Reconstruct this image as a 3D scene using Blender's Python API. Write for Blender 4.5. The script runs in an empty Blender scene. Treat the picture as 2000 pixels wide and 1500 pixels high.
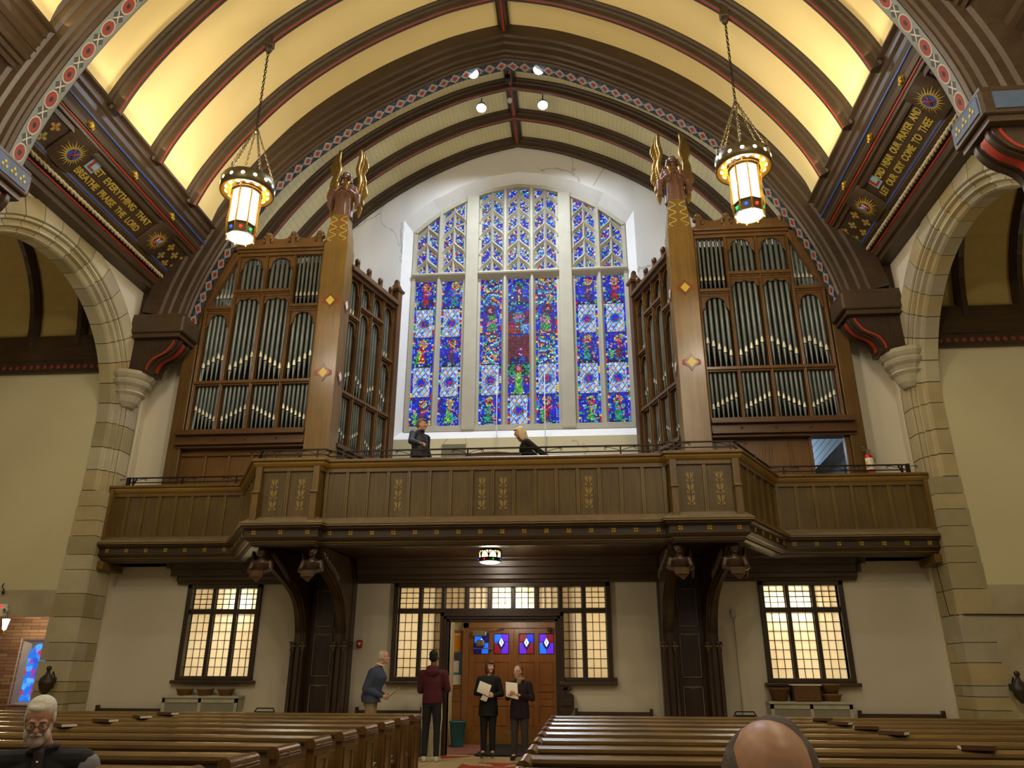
import bpy, bmesh, math, random
import numpy as np
from mathutils import Vector, Matrix, Euler
random.seed(7)
SC = bpy.context.scene
COL = SC.collection
PI = math.pi
CX = -1.5          # nave centre line
# ---------------------------------------------------------------- camera, world, exposure, lights
cam_d = bpy.data.cameras.new('camera'); cam = bpy.data.objects.new('camera', cam_d); COL.objects.link(cam)
F_PX = 1485.0
zen = Vector((14, -3880, F_PX)).normalized(); vpn = Vector((133, 568, F_PX))
Yc = (vpn - zen * vpn.dot(zen)).normalized(); Xc = Yc.cross(zen)
if Xc.x < 0: Xc = -Xc
def c2w(v): return Vector((Xc.dot(v), Yc.dot(v), zen.dot(v)))
R_, U_, B_ = c2w(Vector((1, 0, 0))), c2w(Vector((0, -1, 0))), c2w(Vector((0, 0, -1)))
cam.matrix_world = Matrix(((R_.x, U_.x, B_.x, 0), (R_.y, U_.y, B_.y, 0), (R_.z, U_.z, B_.z, 1.45), (0, 0, 0, 1)))
cam_d.sensor_width = 36; cam_d.lens = 36 * F_PX / 2000; cam_d.clip_start = 0.05; cam_d.clip_end = 200
SC.camera = cam
W = bpy.data.worlds.new('world'); SC.world = W; W.use_nodes = True
W.node_tree.nodes['Background'].inputs[0].default_value = (1.0, 0.91, 0.78, 1)
W.node_tree.nodes['Background'].inputs[1].default_value = 0.12
vs = SC.view_settings; vs.view_transform = 'Standard'; vs.look = 'None'; vs.exposure = 0.0; vs.gamma = 1.0; vs.use_curve_mapping = False
def light(kind, loc, energy, color, size=0.2, rot=None, spot=None, blend=0.5, size_y=None):
    d = bpy.data.lights.new(kind.lower() + '_light', kind); d.energy = energy; d.color = color
    if kind == 'AREA':
        d.size = size
        if size_y: d.shape = 'RECTANGLE'; d.size_y = size_y
    else: d.shadow_soft_size = size
    if kind == 'SPOT': d.spot_size = spot; d.spot_blend = blend
    o = bpy.data.objects.new(kind.lower() + '_light', d); COL.objects.link(o); o.location = loc
    if rot is not None: o.rotation_euler = rot
    return o
def aim(loc, target):
    return (Vector(target) - Vector(loc)).to_track_quat('-Z', 'Y').to_euler()
WARM = (1.0, 0.88, 0.66); WARM2 = (1.0, 0.90, 0.74); COOL = (0.74, 0.84, 1.0)
LANT = [(-6.36, 12.3), (3.34, 12.3)]
for (x, y) in LANT + [(-6.36, 6.3), (3.34, 6.3), (-6.36, 0.3), (3.34, 0.3)]:
    light('POINT', (x, y, 10.62), 225, WARM, 0.18)             # up light out of the lantern top
    light('POINT', (x, y, 9.30), 135 if y > 10 else 225, WARM2, 0.22)   # light out of its foot
for s in (-1, 1):                                               # strips standing on the cornice ledges
    light('AREA', (CX + s * 6.72, 5.5, 11.50), 48, WARM, 0.10, rot=(0, PI - s * 0.55, 0), size_y=17.0)
SPOTS = [(-2.33, 15.27, 15.90), (-2.36, 17.2, 16.46), (-0.64, 15.27, 15.90), (-0.62, 17.2, 16.44)]
for i, p in enumerate(SPOTS):
    q = (p[0], p[1], p[2] - 0.2)
    light('SPOT', q, 900 if i % 2 else 780, COOL, 0.10, rot=aim(q, (CX + (p[0] - CX) * 2.6, 18.6 if i % 2 else 14.6, 6.0)), spot=2.5, blend=0.8)
for x in (-3.2, 0.2): light('SPOT', (x, 8.6, 15.6), 380, COOL, 0.12, rot=aim((x, 8.6, 15.6), (CX + (x - CX) * 2.2, 13.6, 4.2)), spot=.75, blend=.9)   # flood lamps of the next bay, above the frame
light('POINT', (-1.65, 14.6, 3.36), 52, WARM2, 0.12)            # under the gallery ceiling lantern
for (x, z) in [(-7.09, 2.84), (-1.53, 2.82), (-1.20, 2.82), (3.96, 2.75), (4.40, 2.75)]:
    light('POINT', (x, 16.36, z), 11, (1, .93, .78), 0.06)               # lamps in the room behind the leaded windows
for x in (-7.4, 4.4): light('POINT', (x, 17.4, 1.9), 46, (1, .93, .78), 0.3)
light('POINT', (-3.4, 17.5, 2.2), 34, (1, .93, .78), 0.3); light('POINT', (0.5, 17.5, 2.2), 34, (1, .93, .78), 0.3)
light('POINT', (-1.5, 17.3, 2.65), 16, WARM2, 0.2)              # entrance lobby
light('POINT', (-12.3, 16.6, 2.5), 34, (1, .8, .6), 0.06)      # bracket lamp in the side lobby
for s in (-1, 1):
    light('POINT', (CX + s * 12.5, 11.5, 6.0), 70, WARM2, 0.5)   # lamps in the side aisles
light('POINT', (4.75, 16.6, 6.1), 38, (.6, .78, 1.0), 0.1)  # work lamp inside the organ chamber

# ---------------------------------------------------------------- mesh helpers
class MB:
    def __init__(s): s.v = []; s.f = []; s.m = []; s.sm = []
    def add(s, verts, faces, mi=0, smooth=False, M=None):
        b = len(s.v)
        if M is not None: verts = [M @ Vector(v) for v in verts]
        s.v += [tuple(v) for v in verts]; s.f += [tuple(i + b for i in f) for f in faces]
        s.m += [mi] * len(faces); s.sm += [smooth] * len(faces); return s
    def box(s, x0, y0, z0, x1, y1, z1, mi=0, M=None, bev=0.0):
        x0, x1 = min(x0, x1), max(x0, x1); y0, y1 = min(y0, y1), max(y0, y1); z0, z1 = min(z0, z1), max(z0, z1)
        if bev > 0:
            bm = bmesh.new(); bmesh.ops.create_cube(bm, size=1)
            for v in bm.verts: v.co = Vector((x0 + (v.co.x + .5) * (x1 - x0), y0 + (v.co.y + .5) * (y1 - y0), z0 + (v.co.z + .5) * (z1 - z0)))
            bmesh.ops.bevel(bm, geom=bm.edges[:], offset=min(bev, .45 * min(x1 - x0, y1 - y0, z1 - z0)), segments=2, affect='EDGES', profile=.5)
            bm.verts.ensure_lookup_table(); V = [v.co.copy() for v in bm.verts]; Fc = [[v.index for v in f.verts] for f in bm.faces]; bm.free()
            return s.add(V, Fc, mi, False, M)
        V = [(x0, y0, z0), (x1, y0, z0), (x1, y1, z0), (x0, y1, z0), (x0, y0, z1), (x1, y0, z1), (x1, y1, z1), (x0, y1, z1)]
        return s.add(V, [(0, 3, 2, 1), (4, 5, 6, 7), (0, 1, 5, 4), (1, 2, 6, 5), (2, 3, 7, 6), (3, 0, 4, 7)], mi, False, M)
    def prism(s, poly, fn, d0, d1, mi=0, M=None):
        """poly: 2d points; fn(a,b,d)->3d"""
        n = len(poly); V = [fn(a, b, d0) for a, b in poly] + [fn(a, b, d1) for a, b in poly]
        Fc = [tuple(range(n))[::-1], tuple(range(n, 2 * n))] + [(i, (i + 1) % n, n + (i + 1) % n, n + i) for i in range(n)]
        return s.add(V, Fc, mi, False, M)
    def loft(s, rings, mi=0, smooth=False, closed=True, caps=True, M=None):
        n = len(rings[0]); V = [p for r in rings for p in r]; Fc = []
        for k in range(len(rings) - 1):
            for i in range(n if closed else n - 1):
                j = (i + 1) % n; Fc.append((k * n + i, k * n + j, (k + 1) * n + j, (k + 1) * n + i))
        s.add(V, Fc, mi, smooth, M)
        if caps and closed:
            s.add(rings[0], [tuple(range(n))[::-1]], mi, False, M); s.add(rings[-1], [tuple(range(n))], mi, False, M)
        return s
    def tube(s, pts, r, n=8, mi=0, smooth=True, closed=False, caps=True, M=None):
        pts = [Vector(p) for p in pts]; m = len(pts); rs = r if isinstance(r, (list, tuple)) else [r] * m; rings = []
        t0 = (pts[1] - pts[0]).normalized(); up = Vector((0, 0, 1)) if abs(t0.z) < .9 else Vector((1, 0, 0)); a = t0.cross(up).normalized()
        for i in range(m):
            if closed: t = (pts[(i + 1) % m] - pts[i - 1]).normalized()
            elif i == 0: t = pts[1] - pts[0]
            elif i == m - 1: t = pts[-1] - pts[-2]
            else: t = (pts[i + 1] - pts[i]).normalized() + (pts[i] - pts[i - 1]).normalized()
            t = t.normalized() if t.length > 1e-9 else t0
            a = (a - t * a.dot(t)); a = a.normalized() if a.length > 1e-6 else t.orthogonal().normalized()
            b = t.cross(a)
            rings.append([pts[i] + (a * math.cos(2 * PI * k / n) + b * math.sin(2 * PI * k / n)) * rs[i] for k in range(n)])
        if closed: rings.append(rings[0])
        return s.loft(rings, mi, smooth, True, caps and not closed, M)
    def lathe(s, prof, c=(0, 0, 0), n=24, mi=0, smooth=True, M=None, a0=0.0, a1=2 * PI, caps=False):
        full = abs(a1 - a0 - 2 * PI) < 1e-6; k = n if full else n + 1
        rings = [[(c[0] + r * math.cos(a0 + (a1 - a0) * i / n), c[1] + r * math.sin(a0 + (a1 - a0) * i / n), c[2] + z) for i in range(k)] for r, z in prof]
        return s.loft(rings, mi, smooth, full, caps, M)
    def ball(s, c, r, nu=12, nv=8, mi=0, M=None, rot=None):
        if not isinstance(r, (tuple, list)): r = (r, r, r)
        V = []; c = Vector(c)
        for j in range(nv + 1):
            th = PI * j / nv
            for i in range(nu):
                ph = 2 * PI * i / nu; p = Vector((r[0] * math.sin(th) * math.cos(ph), r[1] * math.sin(th) * math.sin(ph), r[2] * math.cos(th)))
                if rot is not None: p = rot @ p
                V.append(c + p)
        Fc = [(j * nu + i, (j + 1) * nu + i, (j + 1) * nu + (i + 1) % nu, j * nu + (i + 1) % nu) for j in range(nv) for i in range(nu)]
        return s.add(V, Fc, mi, True, M)
    def sweep(s, sec, path, mi=0, smooth=False, closed_sec=True, M=None, out=1):
        """sweep section [(out,z)] along a polyline path [(x,y)] at constant height, with mitres; out to the right of travel * out"""
        P = [Vector((p[0], p[1])) for p in path]; rings = []
        for i, p in enumerate(P):
            dn = []
            if i > 0: d = (P[i] - P[i - 1]).normalized(); dn.append(Vector((d.y, -d.x)) * out)
            if i < len(P) - 1: d = (P[i + 1] - P[i]).normalized(); dn.append(Vector((d.y, -d.x)) * out)
            if len(dn) == 2: nrm = dn[0] + dn[1]; nrm = nrm / max(nrm.dot(dn[0]), .2)
            else: nrm = dn[0]
            rings.append([(p.x + nrm.x * o, p.y + nrm.y * o, z) for o, z in sec])
        return s.loft(rings, mi, smooth, closed_sec, closed_sec, M)
    def arch(s, crv, sec, mi=0, closed_sec=True, fn=None, smooth=False, caps=True):
        """sweep section [(r,d)] along a planar curve [(a,b)]; r along the left normal. fn(a,b,d)->3d"""
        P = [Vector(p) for p in crv]; rings = []
        for i, p in enumerate(P):
            dn = []
            if i > 0: d = (P[i] - P[i - 1]).normalized(); dn.append(Vector((-d.y, d.x)))
            if i < len(P) - 1: d = (P[i + 1] - P[i]).normalized(); dn.append(Vector((-d.y, d.x)))
            nrm = dn[0] if len(dn) == 1 else (dn[0] + dn[1]) / max((dn[0] + dn[1]).dot(dn[0]), .35)
            rings.append([fn(p.x + nrm.x * r, p.y + nrm.y * r, d) for r, d in sec])
        return s.loft(rings, mi, smooth, closed_sec, closed_sec and caps)
    def build(s, name, mats, parent=None, fixn=True):
        me = bpy.data.meshes.new(name); me.from_pydata(s.v, [], s.f)
        if not isinstance(mats, (list, tuple)): mats = [mats]
        for m in mats: me.materials.append(m)
        if len(mats) > 1: me.polygons.foreach_set('material_index', s.m)
        me.polygons.foreach_set('use_smooth', s.sm)
        if fixn:
            bm = bmesh.new(); bm.from_mesh(me); bmesh.ops.remove_doubles(bm, verts=bm.verts[:], dist=1e-5)
            bmesh.ops.recalc_face_normals(bm, faces=bm.faces[:]); bm.to_mesh(me); bm.free()
        me.update()
        o = bpy.data.objects.new(name, me); COL.objects.link(o)
        if parent is not None: o.parent = parent
        return o
def thing(name, label, cat, loc=(0, 0, 0), rz=0, group=None):
    o = bpy.data.objects.new(name, None); COL.objects.link(o); o.location = loc; o.rotation_euler = (0, 0, rz)
    o.empty_display_size = 0.1; o['label'] = label; o['category'] = cat
    if group: o['group'] = group
    bpy.context.view_layer.update() if False else None
    return o
def tag(o, label, cat, group=None):
    o['label'] = label; o['category'] = cat
    if group: o['group'] = group
    return o
def struct(o, label=None):
    o['kind'] = 'structure'
    if label: o['label'] = label
    return o
def wparent(o, p):
    """parent o (built in world coordinates) to thing p that stands elsewhere"""
    o.parent = p
    o.matrix_parent_inverse = (Matrix.Translation(p.location) @ p.rotation_euler.to_matrix().to_4x4()).inverted()
    return o
def dup(root, loc=None, rz=None, label=None):
    r = root.copy(); COL.objects.link(r)
    if loc is not None: r.location = loc
    if rz is not None: r.rotation_euler = (0, 0, rz)
    if label: r['label'] = label
    for ch in list(root.children):
        c = ch.copy(); COL.objects.link(c); c.parent = r
        for g in list(ch.children):
            d = g.copy(); COL.objects.link(d); d.parent = c
    return r
def smoothcrv(pts, n=8):
    """Catmull-Rom through 2d points"""
    P = [np.array(p, float) for p in pts]; P = [2 * P[0] - P[1]] + P + [2 * P[-1] - P[-2]]; out = []
    for i in range(1, len(P) - 2):
        for k in range(n):
            t = k / n; a, b, c, d = P[i - 1], P[i], P[i + 1], P[i + 2]
            out.append(tuple(.5 * ((2 * b) + (-a + c) * t + (2 * a - 5 * b + 4 * c - d) * t * t + (-a + 3 * b - 3 * c + d) * t ** 3)))
    out.append(tuple(P[-2])); return out

# ---------------------------------------------------------------- materials
def rgb(h):
    c = [int(h[i:i + 2], 16) / 255 for i in (0, 2, 4)]
    return tuple(x / 12.92 if x <= .04045 else ((x + .055) / 1.055) ** 2.4 for x in c) + (1,)
class NT:
    def __init__(s, name):
        s.mat = bpy.data.materials.new(name); s.mat.use_nodes = True; s.t = s.mat.node_tree; s.b = s.t.nodes['Principled BSDF']
    def n(s, typ, **kw):
        nd = s.t.nodes.new(typ)
        for k, v in kw.items():
            if k in nd.inputs.keys() if isinstance(k, str) else False: s.set(nd.inputs[k], v)
            else: setattr(nd, k, v)
        return nd
    def set(s, inp, v):
        if isinstance(v, bpy.types.NodeSocket): s.t.links.new(v, inp)
        else: inp.default_value = v
    def math(s, op, a, b=0.0, c=0.0):
        nd = s.t.nodes.new('ShaderNodeMath'); nd.operation = op; s.set(nd.inputs[0], a); s.set(nd.inputs[1], b)
        if op in ('MULTIPLY_ADD', 'COMPARE', 'SMOOTH_MIN'): s.set(nd.inputs[2], c)
        return nd.outputs[0]
    def mix(s, f, a, b):
        nd = s.t.nodes.new('ShaderNodeMix'); nd.data_type = 'RGBA'; s.set(nd.inputs['Factor'], f); s.set(nd.inputs[6], a); s.set(nd.inputs[7], b); return nd.outputs[2]
    def coord(s, kind='Object', scale=(1, 1, 1)):
        tc = s.t.nodes.new('ShaderNodeTexCoord'); mp = s.t.nodes.new('ShaderNodeMapping'); mp.inputs['Scale'].default_value = scale
        s.t.links.new(tc.outputs[kind], mp.inputs[0]); return mp.outputs[0]
    def noise(s, vec, scale, detail=4, rough=.55, dist=0.0):
        nd = s.t.nodes.new('ShaderNodeTexNoise'); s.set(nd.inputs['Vector'], vec); nd.inputs['Scale'].default_value = scale
        nd.inputs['Detail'].default_value = detail; nd.inputs['Roughness'].default_value = rough; nd.inputs['Distortion'].default_value = dist; return nd.outputs['Fac']
    def ramp(s, f, stops):
        nd = s.t.nodes.new('ShaderNodeValToRGB'); s.set(nd.inputs[0], f); cr = nd.color_ramp
        while len(cr.elements) < len(stops): cr.elements.new(.5)
        for e, (p, c) in zip(cr.elements, stops): e.position = p; e.color = c
        return nd.outputs[0]
    def bump(s, h, strength=.3, dist=.01):
        nd = s.t.nodes.new('ShaderNodeBump'); nd.inputs['Strength'].default_value = strength; nd.inputs['Distance'].default_value = dist
        s.set(nd.inputs['Height'], h); s.t.links.new(nd.outputs[0], s.b.inputs['Normal'])
    def out(s, col=None, rough=None, metal=None):
        if col is not None: s.set(s.b.inputs['Base Color'], col)
        if rough is not None: s.set(s.b.inputs['Roughness'], rough)
        if metal is not None: s.set(s.b.inputs['Metallic'], metal)
        return s.mat
def dk(c, k): return (c[0] * k, c[1] * k, c[2] * k, 1)
def plain(name, h, rough=.6, metal=0.0, var=.12, scale=6, bump=0.0):
    m = NT(name); c = rgb(h) if isinstance(h, str) else h; v = m.coord()
    nz = m.noise(v, scale)
    if bump: m.bump(m.noise(v, scale * 6), bump, .01)
    return m.out(m.ramp(nz, [(.3, dk(c, 1 - var)), (.7, dk(c, 1 + var))]), rough, metal)
def wood(name, h1, h2, rough=.4, ax='z', sc=1.0, contrast=1.0):
    m = NT(name); s_ = {'z': (14, 14, 1.1), 'x': (1.1, 14, 14), 'y': (14, 1.1, 14)}[ax]
    v = m.coord('Object', tuple(k * sc for k in s_)); nz = m.noise(v, 1.6, 6, .6, .6); n2 = m.noise(m.coord(), 1.3, 2)
    f = m.math('MULTIPLY_ADD', n2, .5, m.math('MULTIPLY', nz, .75))
    m.bump(nz, .12, .004)
    return m.out(m.ramp(f, [(.38, rgb(h1)), (.78, rgb(h2))]), rough)
def emit(name, h, strength, base=None):
    m = NT(name); c = rgb(h); m.set(m.b.inputs['Emission Color'], c); m.b.inputs['Emission Strength'].default_value = strength
    return m.out(base or c, .4)
# ---------------------------------------------------------------- materials used
M_plaster = plain('plaster_wall', 'd8cfb8', .9, var=.04, scale=.6, bump=.06)
M_plaster_low = plain('plaster_wall_lower', 'c8bfa9', .9, var=.05, scale=.5, bump=.06)
M_green = plain('aisle_plaster', 'c4ba94', .9, var=.04, scale=.6, bump=.05)
M_white = plain('window_wall_plaster', 'dcdad4', .9, var=.04, scale=.8, bump=.06)
M_cream = plain('vault_plaster', 'f2dc9c', .85, var=.03, scale=.4, bump=.03)
M_dark = wood('dark_wood', '2e2116', '463421', .38, 'x')
M_darkz = wood('dark_wood_upright', '261a11', '3e2c1c', .4, 'z')
M_darky = wood('dark_wood_long', '342618', '4e3c28', .42, 'y')
M_brown = wood('gallery_wood', '523d17', '745722', .38, 'z')
M_brownd = wood('gallery_panel_wood', '463412', '65501e', .42, 'z')
M_gold_m = wood('gallery_moulding_wood', '7a5c22', '9c7a34', .36, 'x')
M_case = wood('organ_case_wood', '50371a', '725028', .32, 'z')
M_casel = wood('organ_post_wood', '644a20', '83652e', .3, 'z', .6)
M_pew = wood('pew_wood', '4e3a1b', '725829', .24, 'x')
M_pewe = wood('pew_end_wood', '4a341a', '694a26', .27, 'z')
M_door = wood('door_wood', '74451a', '96602c', .32, 'z')
M_red = plain('red_paint', '9c3018', .5); M_blue = plain('blue_paint', '2f4f96', .5); M_gold = plain('gold_leaf', 'c9a63c', .35, .65, .25, 30)
M_goldp = plain('gold_paint', 'b39d45', .5, 0, .1, 20); M_lblue = plain('pale_blue_paint', '8fb4c8', .5)
M_slate = plain('slate_paint', '4b5a70', .6)
M_rope = plain('rope_moulding_paint', 'b9ad86', .55)
M_iron = plain('wrought_iron', '2a2320', .45, .6)
M_stone = plain('limestone', 'a59a7c', .85, var=.13, scale=1.7, bump=.12)
M_stoneV = [plain('limestone_%s' % n_, c_, .85, var=.10, scale=2.0, bump=.1) for n_, c_ in (('pale', 'b0a686'), ('olive', '978c66'), ('grey', 'a39a80'), ('warm', 'a8986e'))]
M_stone2 = plain('limestone_moulding', 'aba289', .85, var=.12, scale=2.2, bump=.1)
M_mortar = plain('stone_mortar', '5b5240', .95)
M_wstone = plain('window_stone', 'b4ae9a', .8, var=.06, scale=3, bump=.05)
M_black = plain('black_cloth', '0d0d10', .85, var=.2); M_brass = plain('brass', 'b08a3e', .3, .9)
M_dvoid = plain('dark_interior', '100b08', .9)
def beadboard():
    m = NT('beadboard_ceiling'); c = rgb('dcd0a0'); v = m.coord('Object'); sep = m.t.nodes.new('ShaderNodeSeparateXYZ'); m.set(sep.inputs[0], v)
    x = m.math('MULTIPLY', sep.outputs[0], 9.0); fr = m.math('FRACT', x); ln = m.math('LESS_THAN', fr, .08)
    st = m.noise(m.coord('Object', (9, .7, 9)), 1.2, 3)
    a = m.mix(ln, c, dk(c, .74)); stn = m.math('MULTIPLY', m.math('GREATER_THAN', st, .64), .22)
    return m.out(m.mix(stn, a, dk(c, .6)), .8)
M_bead = beadboard()
def band_mat(name, kind):
    """painted pattern along a band: uv.x = metres along, uv.y = 0..1 across"""
    m = NT(name); uv = m.t.nodes.new('ShaderNodeUVMap'); sep = m.t.nodes.new('ShaderNodeSeparateXYZ'); m.set(sep.inputs[0], uv.outputs[0])
    X, Y = sep.outputs[0], sep.outputs[1]
    if kind == 'diamond':
        per = .31; a = m.math('ABSOLUTE', m.math('SUBTRACT', m.math('FRACT', m.math('DIVIDE', X, per)), .5)); b = m.math('ABSOLUTE', m.math('SUBTRACT', Y, .5))
        d = m.math('ADD', m.math('MULTIPLY', a, 1.0), m.math('MULTIPLY', b, 1.0))
        red = m.math('LESS_THAN', d, .25); wh = m.math('LESS_THAN', m.math('ABSOLUTE', m.math('SUBTRACT', d, .32)), .035)
        w2 = m.math('LESS_THAN', m.math('ABSOLUTE', m.math('SUBTRACT', d, .46)), .03)
        dn = m.noise(m.coord('Object', (1, 1, 1)), 34, 0); dots = m.math('GREATER_THAN', dn, .62)
        base = m.mix(dots, rgb('151a24'), rgb('5c6670')); c = m.mix(red, base, rgb('962a18')); c = m.mix(m.math('MAXIMUM', wh, w2), c, rgb('c9c0a8'))
    else:
        per = .54; fx = m.math('SUBTRACT', m.math('FRACT', m.math('DIVIDE', X, per)), .5); ax = m.math('MULTIPLY', fx, per)
        fx2 = m.math('MULTIPLY', m.math('SUBTRACT', m.math('FRACT', m.math('ADD', m.math('DIVIDE', X, per), .5)), .5), per)
        ay = m.math('MULTIPLY', m.math('SUBTRACT', Y, .5), .46)
        r = m.math('SQRT', m.math('ADD', m.math('MULTIPLY', ax, ax), m.math('MULTIPLY', ay, ay)))
        disc = m.math('LESS_THAN', r, .140); core = m.math('LESS_THAN', r, .05); ring = m.math('LESS_THAN', m.math('ABSOLUTE', m.math('SUBTRACT', r, .155)), .014)
        xx = m.math('ABSOLUTE', m.math('SUBTRACT', m.math('ABSOLUTE', fx2), m.math('ABSOLUTE', ay))); inx = m.math('LESS_THAN', m.math('ABSOLUTE', fx2), .08)
        cross = m.math('MULTIPLY', m.math('LESS_THAN', xx, .02), inx); dia = m.math('LESS_THAN', m.math('ADD', m.math('ABSOLUTE', fx2), m.math('ABSOLUTE', ay)), .17)
        c = m.mix(dia, rgb('777a72'), rgb('403f3c')); c = m.mix(disc, c, rgb('86301f')); c = m.mix(core, c, rgb('221a18'))
        c = m.mix(ring, c, rgb('a8a08a')); c = m.mix(cross, c, rgb('b8af96'))
    return m.out(c, .6)
M_band1 = band_mat('diamond_band_paint', 'diamond'); M_band2 = band_mat('rondel_band_paint', 'rondel')

# ---------------------------------------------------------------- the curve of the roof
U_TR = [(0, 16.1), (.98, 15.87), (1.66, 15.6), (2.56, 15.13), (3.46, 14.59), (4.36, 13.94), (5.24, 13.13), (5.84, 12.36), (6.45, 11.3), (6.85, 10.4), (7.1, 9.65), (7.25, 8.95)]
U_VA = [(0, 17.05), (.85, 16.86), (1.7, 16.58), (3.0, 15.95), (4.2, 15.15), (5.2, 14.25), (6.1, 13.12), (6.72, 12.1), (7.05, 11.3), (7.15, 10.9)]
def fullcrv(pts, n=6):
    h = smoothcrv(pts, n); return [(CX - u, z) for u, z in h[::-1]] + [(CX + u, z) for u, z in h[1:]]
C_TR = fullcrv(U_TR); C_VA = fullcrv(U_VA); C_RB = [p for p in C_VA if p[1] > 11.25]
def offset_out(crv, r):
    P = [Vector(p) for p in crv]; o = []
    for i, p in enumerate(P):
        a = P[max(i - 1, 0)]; b = P[min(i + 1, len(P) - 1)]; d = (b - a).normalized(); o.append((p.x - d.y * r, p.y + d.x * r))
    return o
XZ = lambda y0: (lambda a, b, d: (a, y0 + d, b))
def surf(name, crv, y0, y1, mat, thick=.12):
    m = MB(); rings = [[(x, y, z) for x, z in crv] + [(x, y, z) for x, z in offset_out(crv, thick)[::-1]] for y in (y0, y1)]
    m.loft(rings, smooth=False); return struct(m.build(name, mat))
surf('ceiling', C_VA, -4.0, 15.2, M_cream); surf('ceiling', C_VA, 15.2, 19.5, M_bead)
# ---- minor ribs and ridge (trims)
RIB = [(0, .09), (0, .17), (-.05, .17), (-.08, .13), (-.14, .13), (-.17, .09), (-.27, .07), (-.30, .035), (-.30, -.035), (-.27, -.07), (-.17, -.09), (-.14, -.13), (-.08, -.13), (-.05, -.17), (0, -.17), (0, -.09)]
def uvband(m_pts_rings, name, mat, parent):
    """rings: list of (pA,pB,len)"""
    me = bpy.data.meshes.new(name); V = []; Fc = []
    for a, b, l in m_pts_rings: V += [a, b]
    for i in range(len(m_pts_rings) - 1): Fc.append((2 * i, 2 * i + 1, 2 * i + 3, 2 * i + 2))
    me.from_pydata([tuple(v) for v in V], [], Fc); uv = me.uv_layers.new(name='UVMap'); k = 0
    for i in range(len(m_pts_rings) - 1):
        for (j, y) in ((i, 0), (i, 1), (i + 1, 1), (i + 1, 0)): uv.data[k].uv = (m_pts_rings[j][2], y); k += 1
    me.materials.append(mat); o = bpy.data.objects.new(name, me); COL.objects.link(o); o.parent = parent; return o
def rib(y, redline=True, w=1.0, n=0):
    m = MB(); m.arch(C_RB, [(r + .01, d * w) for r, d in RIB], fn=XZ(y)); o = struct(m.build('trim_%d' % n, M_dark))
    if redline:
        q = MB(); q.arch(C_RB, [(-.290, -.042), (-.290, -.034), (-.301, -.034), (-.301, -.044), (-.286, -.056), (-.280, -.052)], fn=XZ(y)); b = q.build('red_bead', M_red, o); b['label'] = 'thin red painted bead along the rib'
    return o
n = 1
for y in (-1.7, 1.3, 4.3, 7.75, 10.8, 12.3, 13.8, 16.85, 18.1): rib(y, True, 1.0, n); n += 1
rib(19.33, False, .9, n); n += 1
m = MB()
for (a, b) in ((-3.9, 15.05), (15.5, 19.4)):
    m.add(*(lambda s_: ([(CX + x, y, z) for y in (a, b) for x, z in s_], [tuple(range(len(s_)))[::-1], tuple(range(len(s_), 2 * len(s_)))] + [(i, (i + 1) % len(s_), len(s_) + (i + 1) % len(s_), len(s_) + i) for i in range(len(s_))]))([(-.15, 17.06), (-.15, 16.96), (-.09, 16.93), (-.06, 16.82), (.06, 16.82), (.09, 16.93), (.15, 16.96), (.15, 17.06)]))
ridge = struct(m.build('trim_%d' % n, M_darky)); n += 1
m = MB(); m.box(CX - .025, -3.9, 16.80, CX + .025, 15.04, 16.825); m.box(CX - .025, 15.5, 16.80, CX + .025, 19.3, 16.825); m.build('red_stripe', M_red, ridge)['label'] = 'red painted stripe along the ridge beam'

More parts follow.
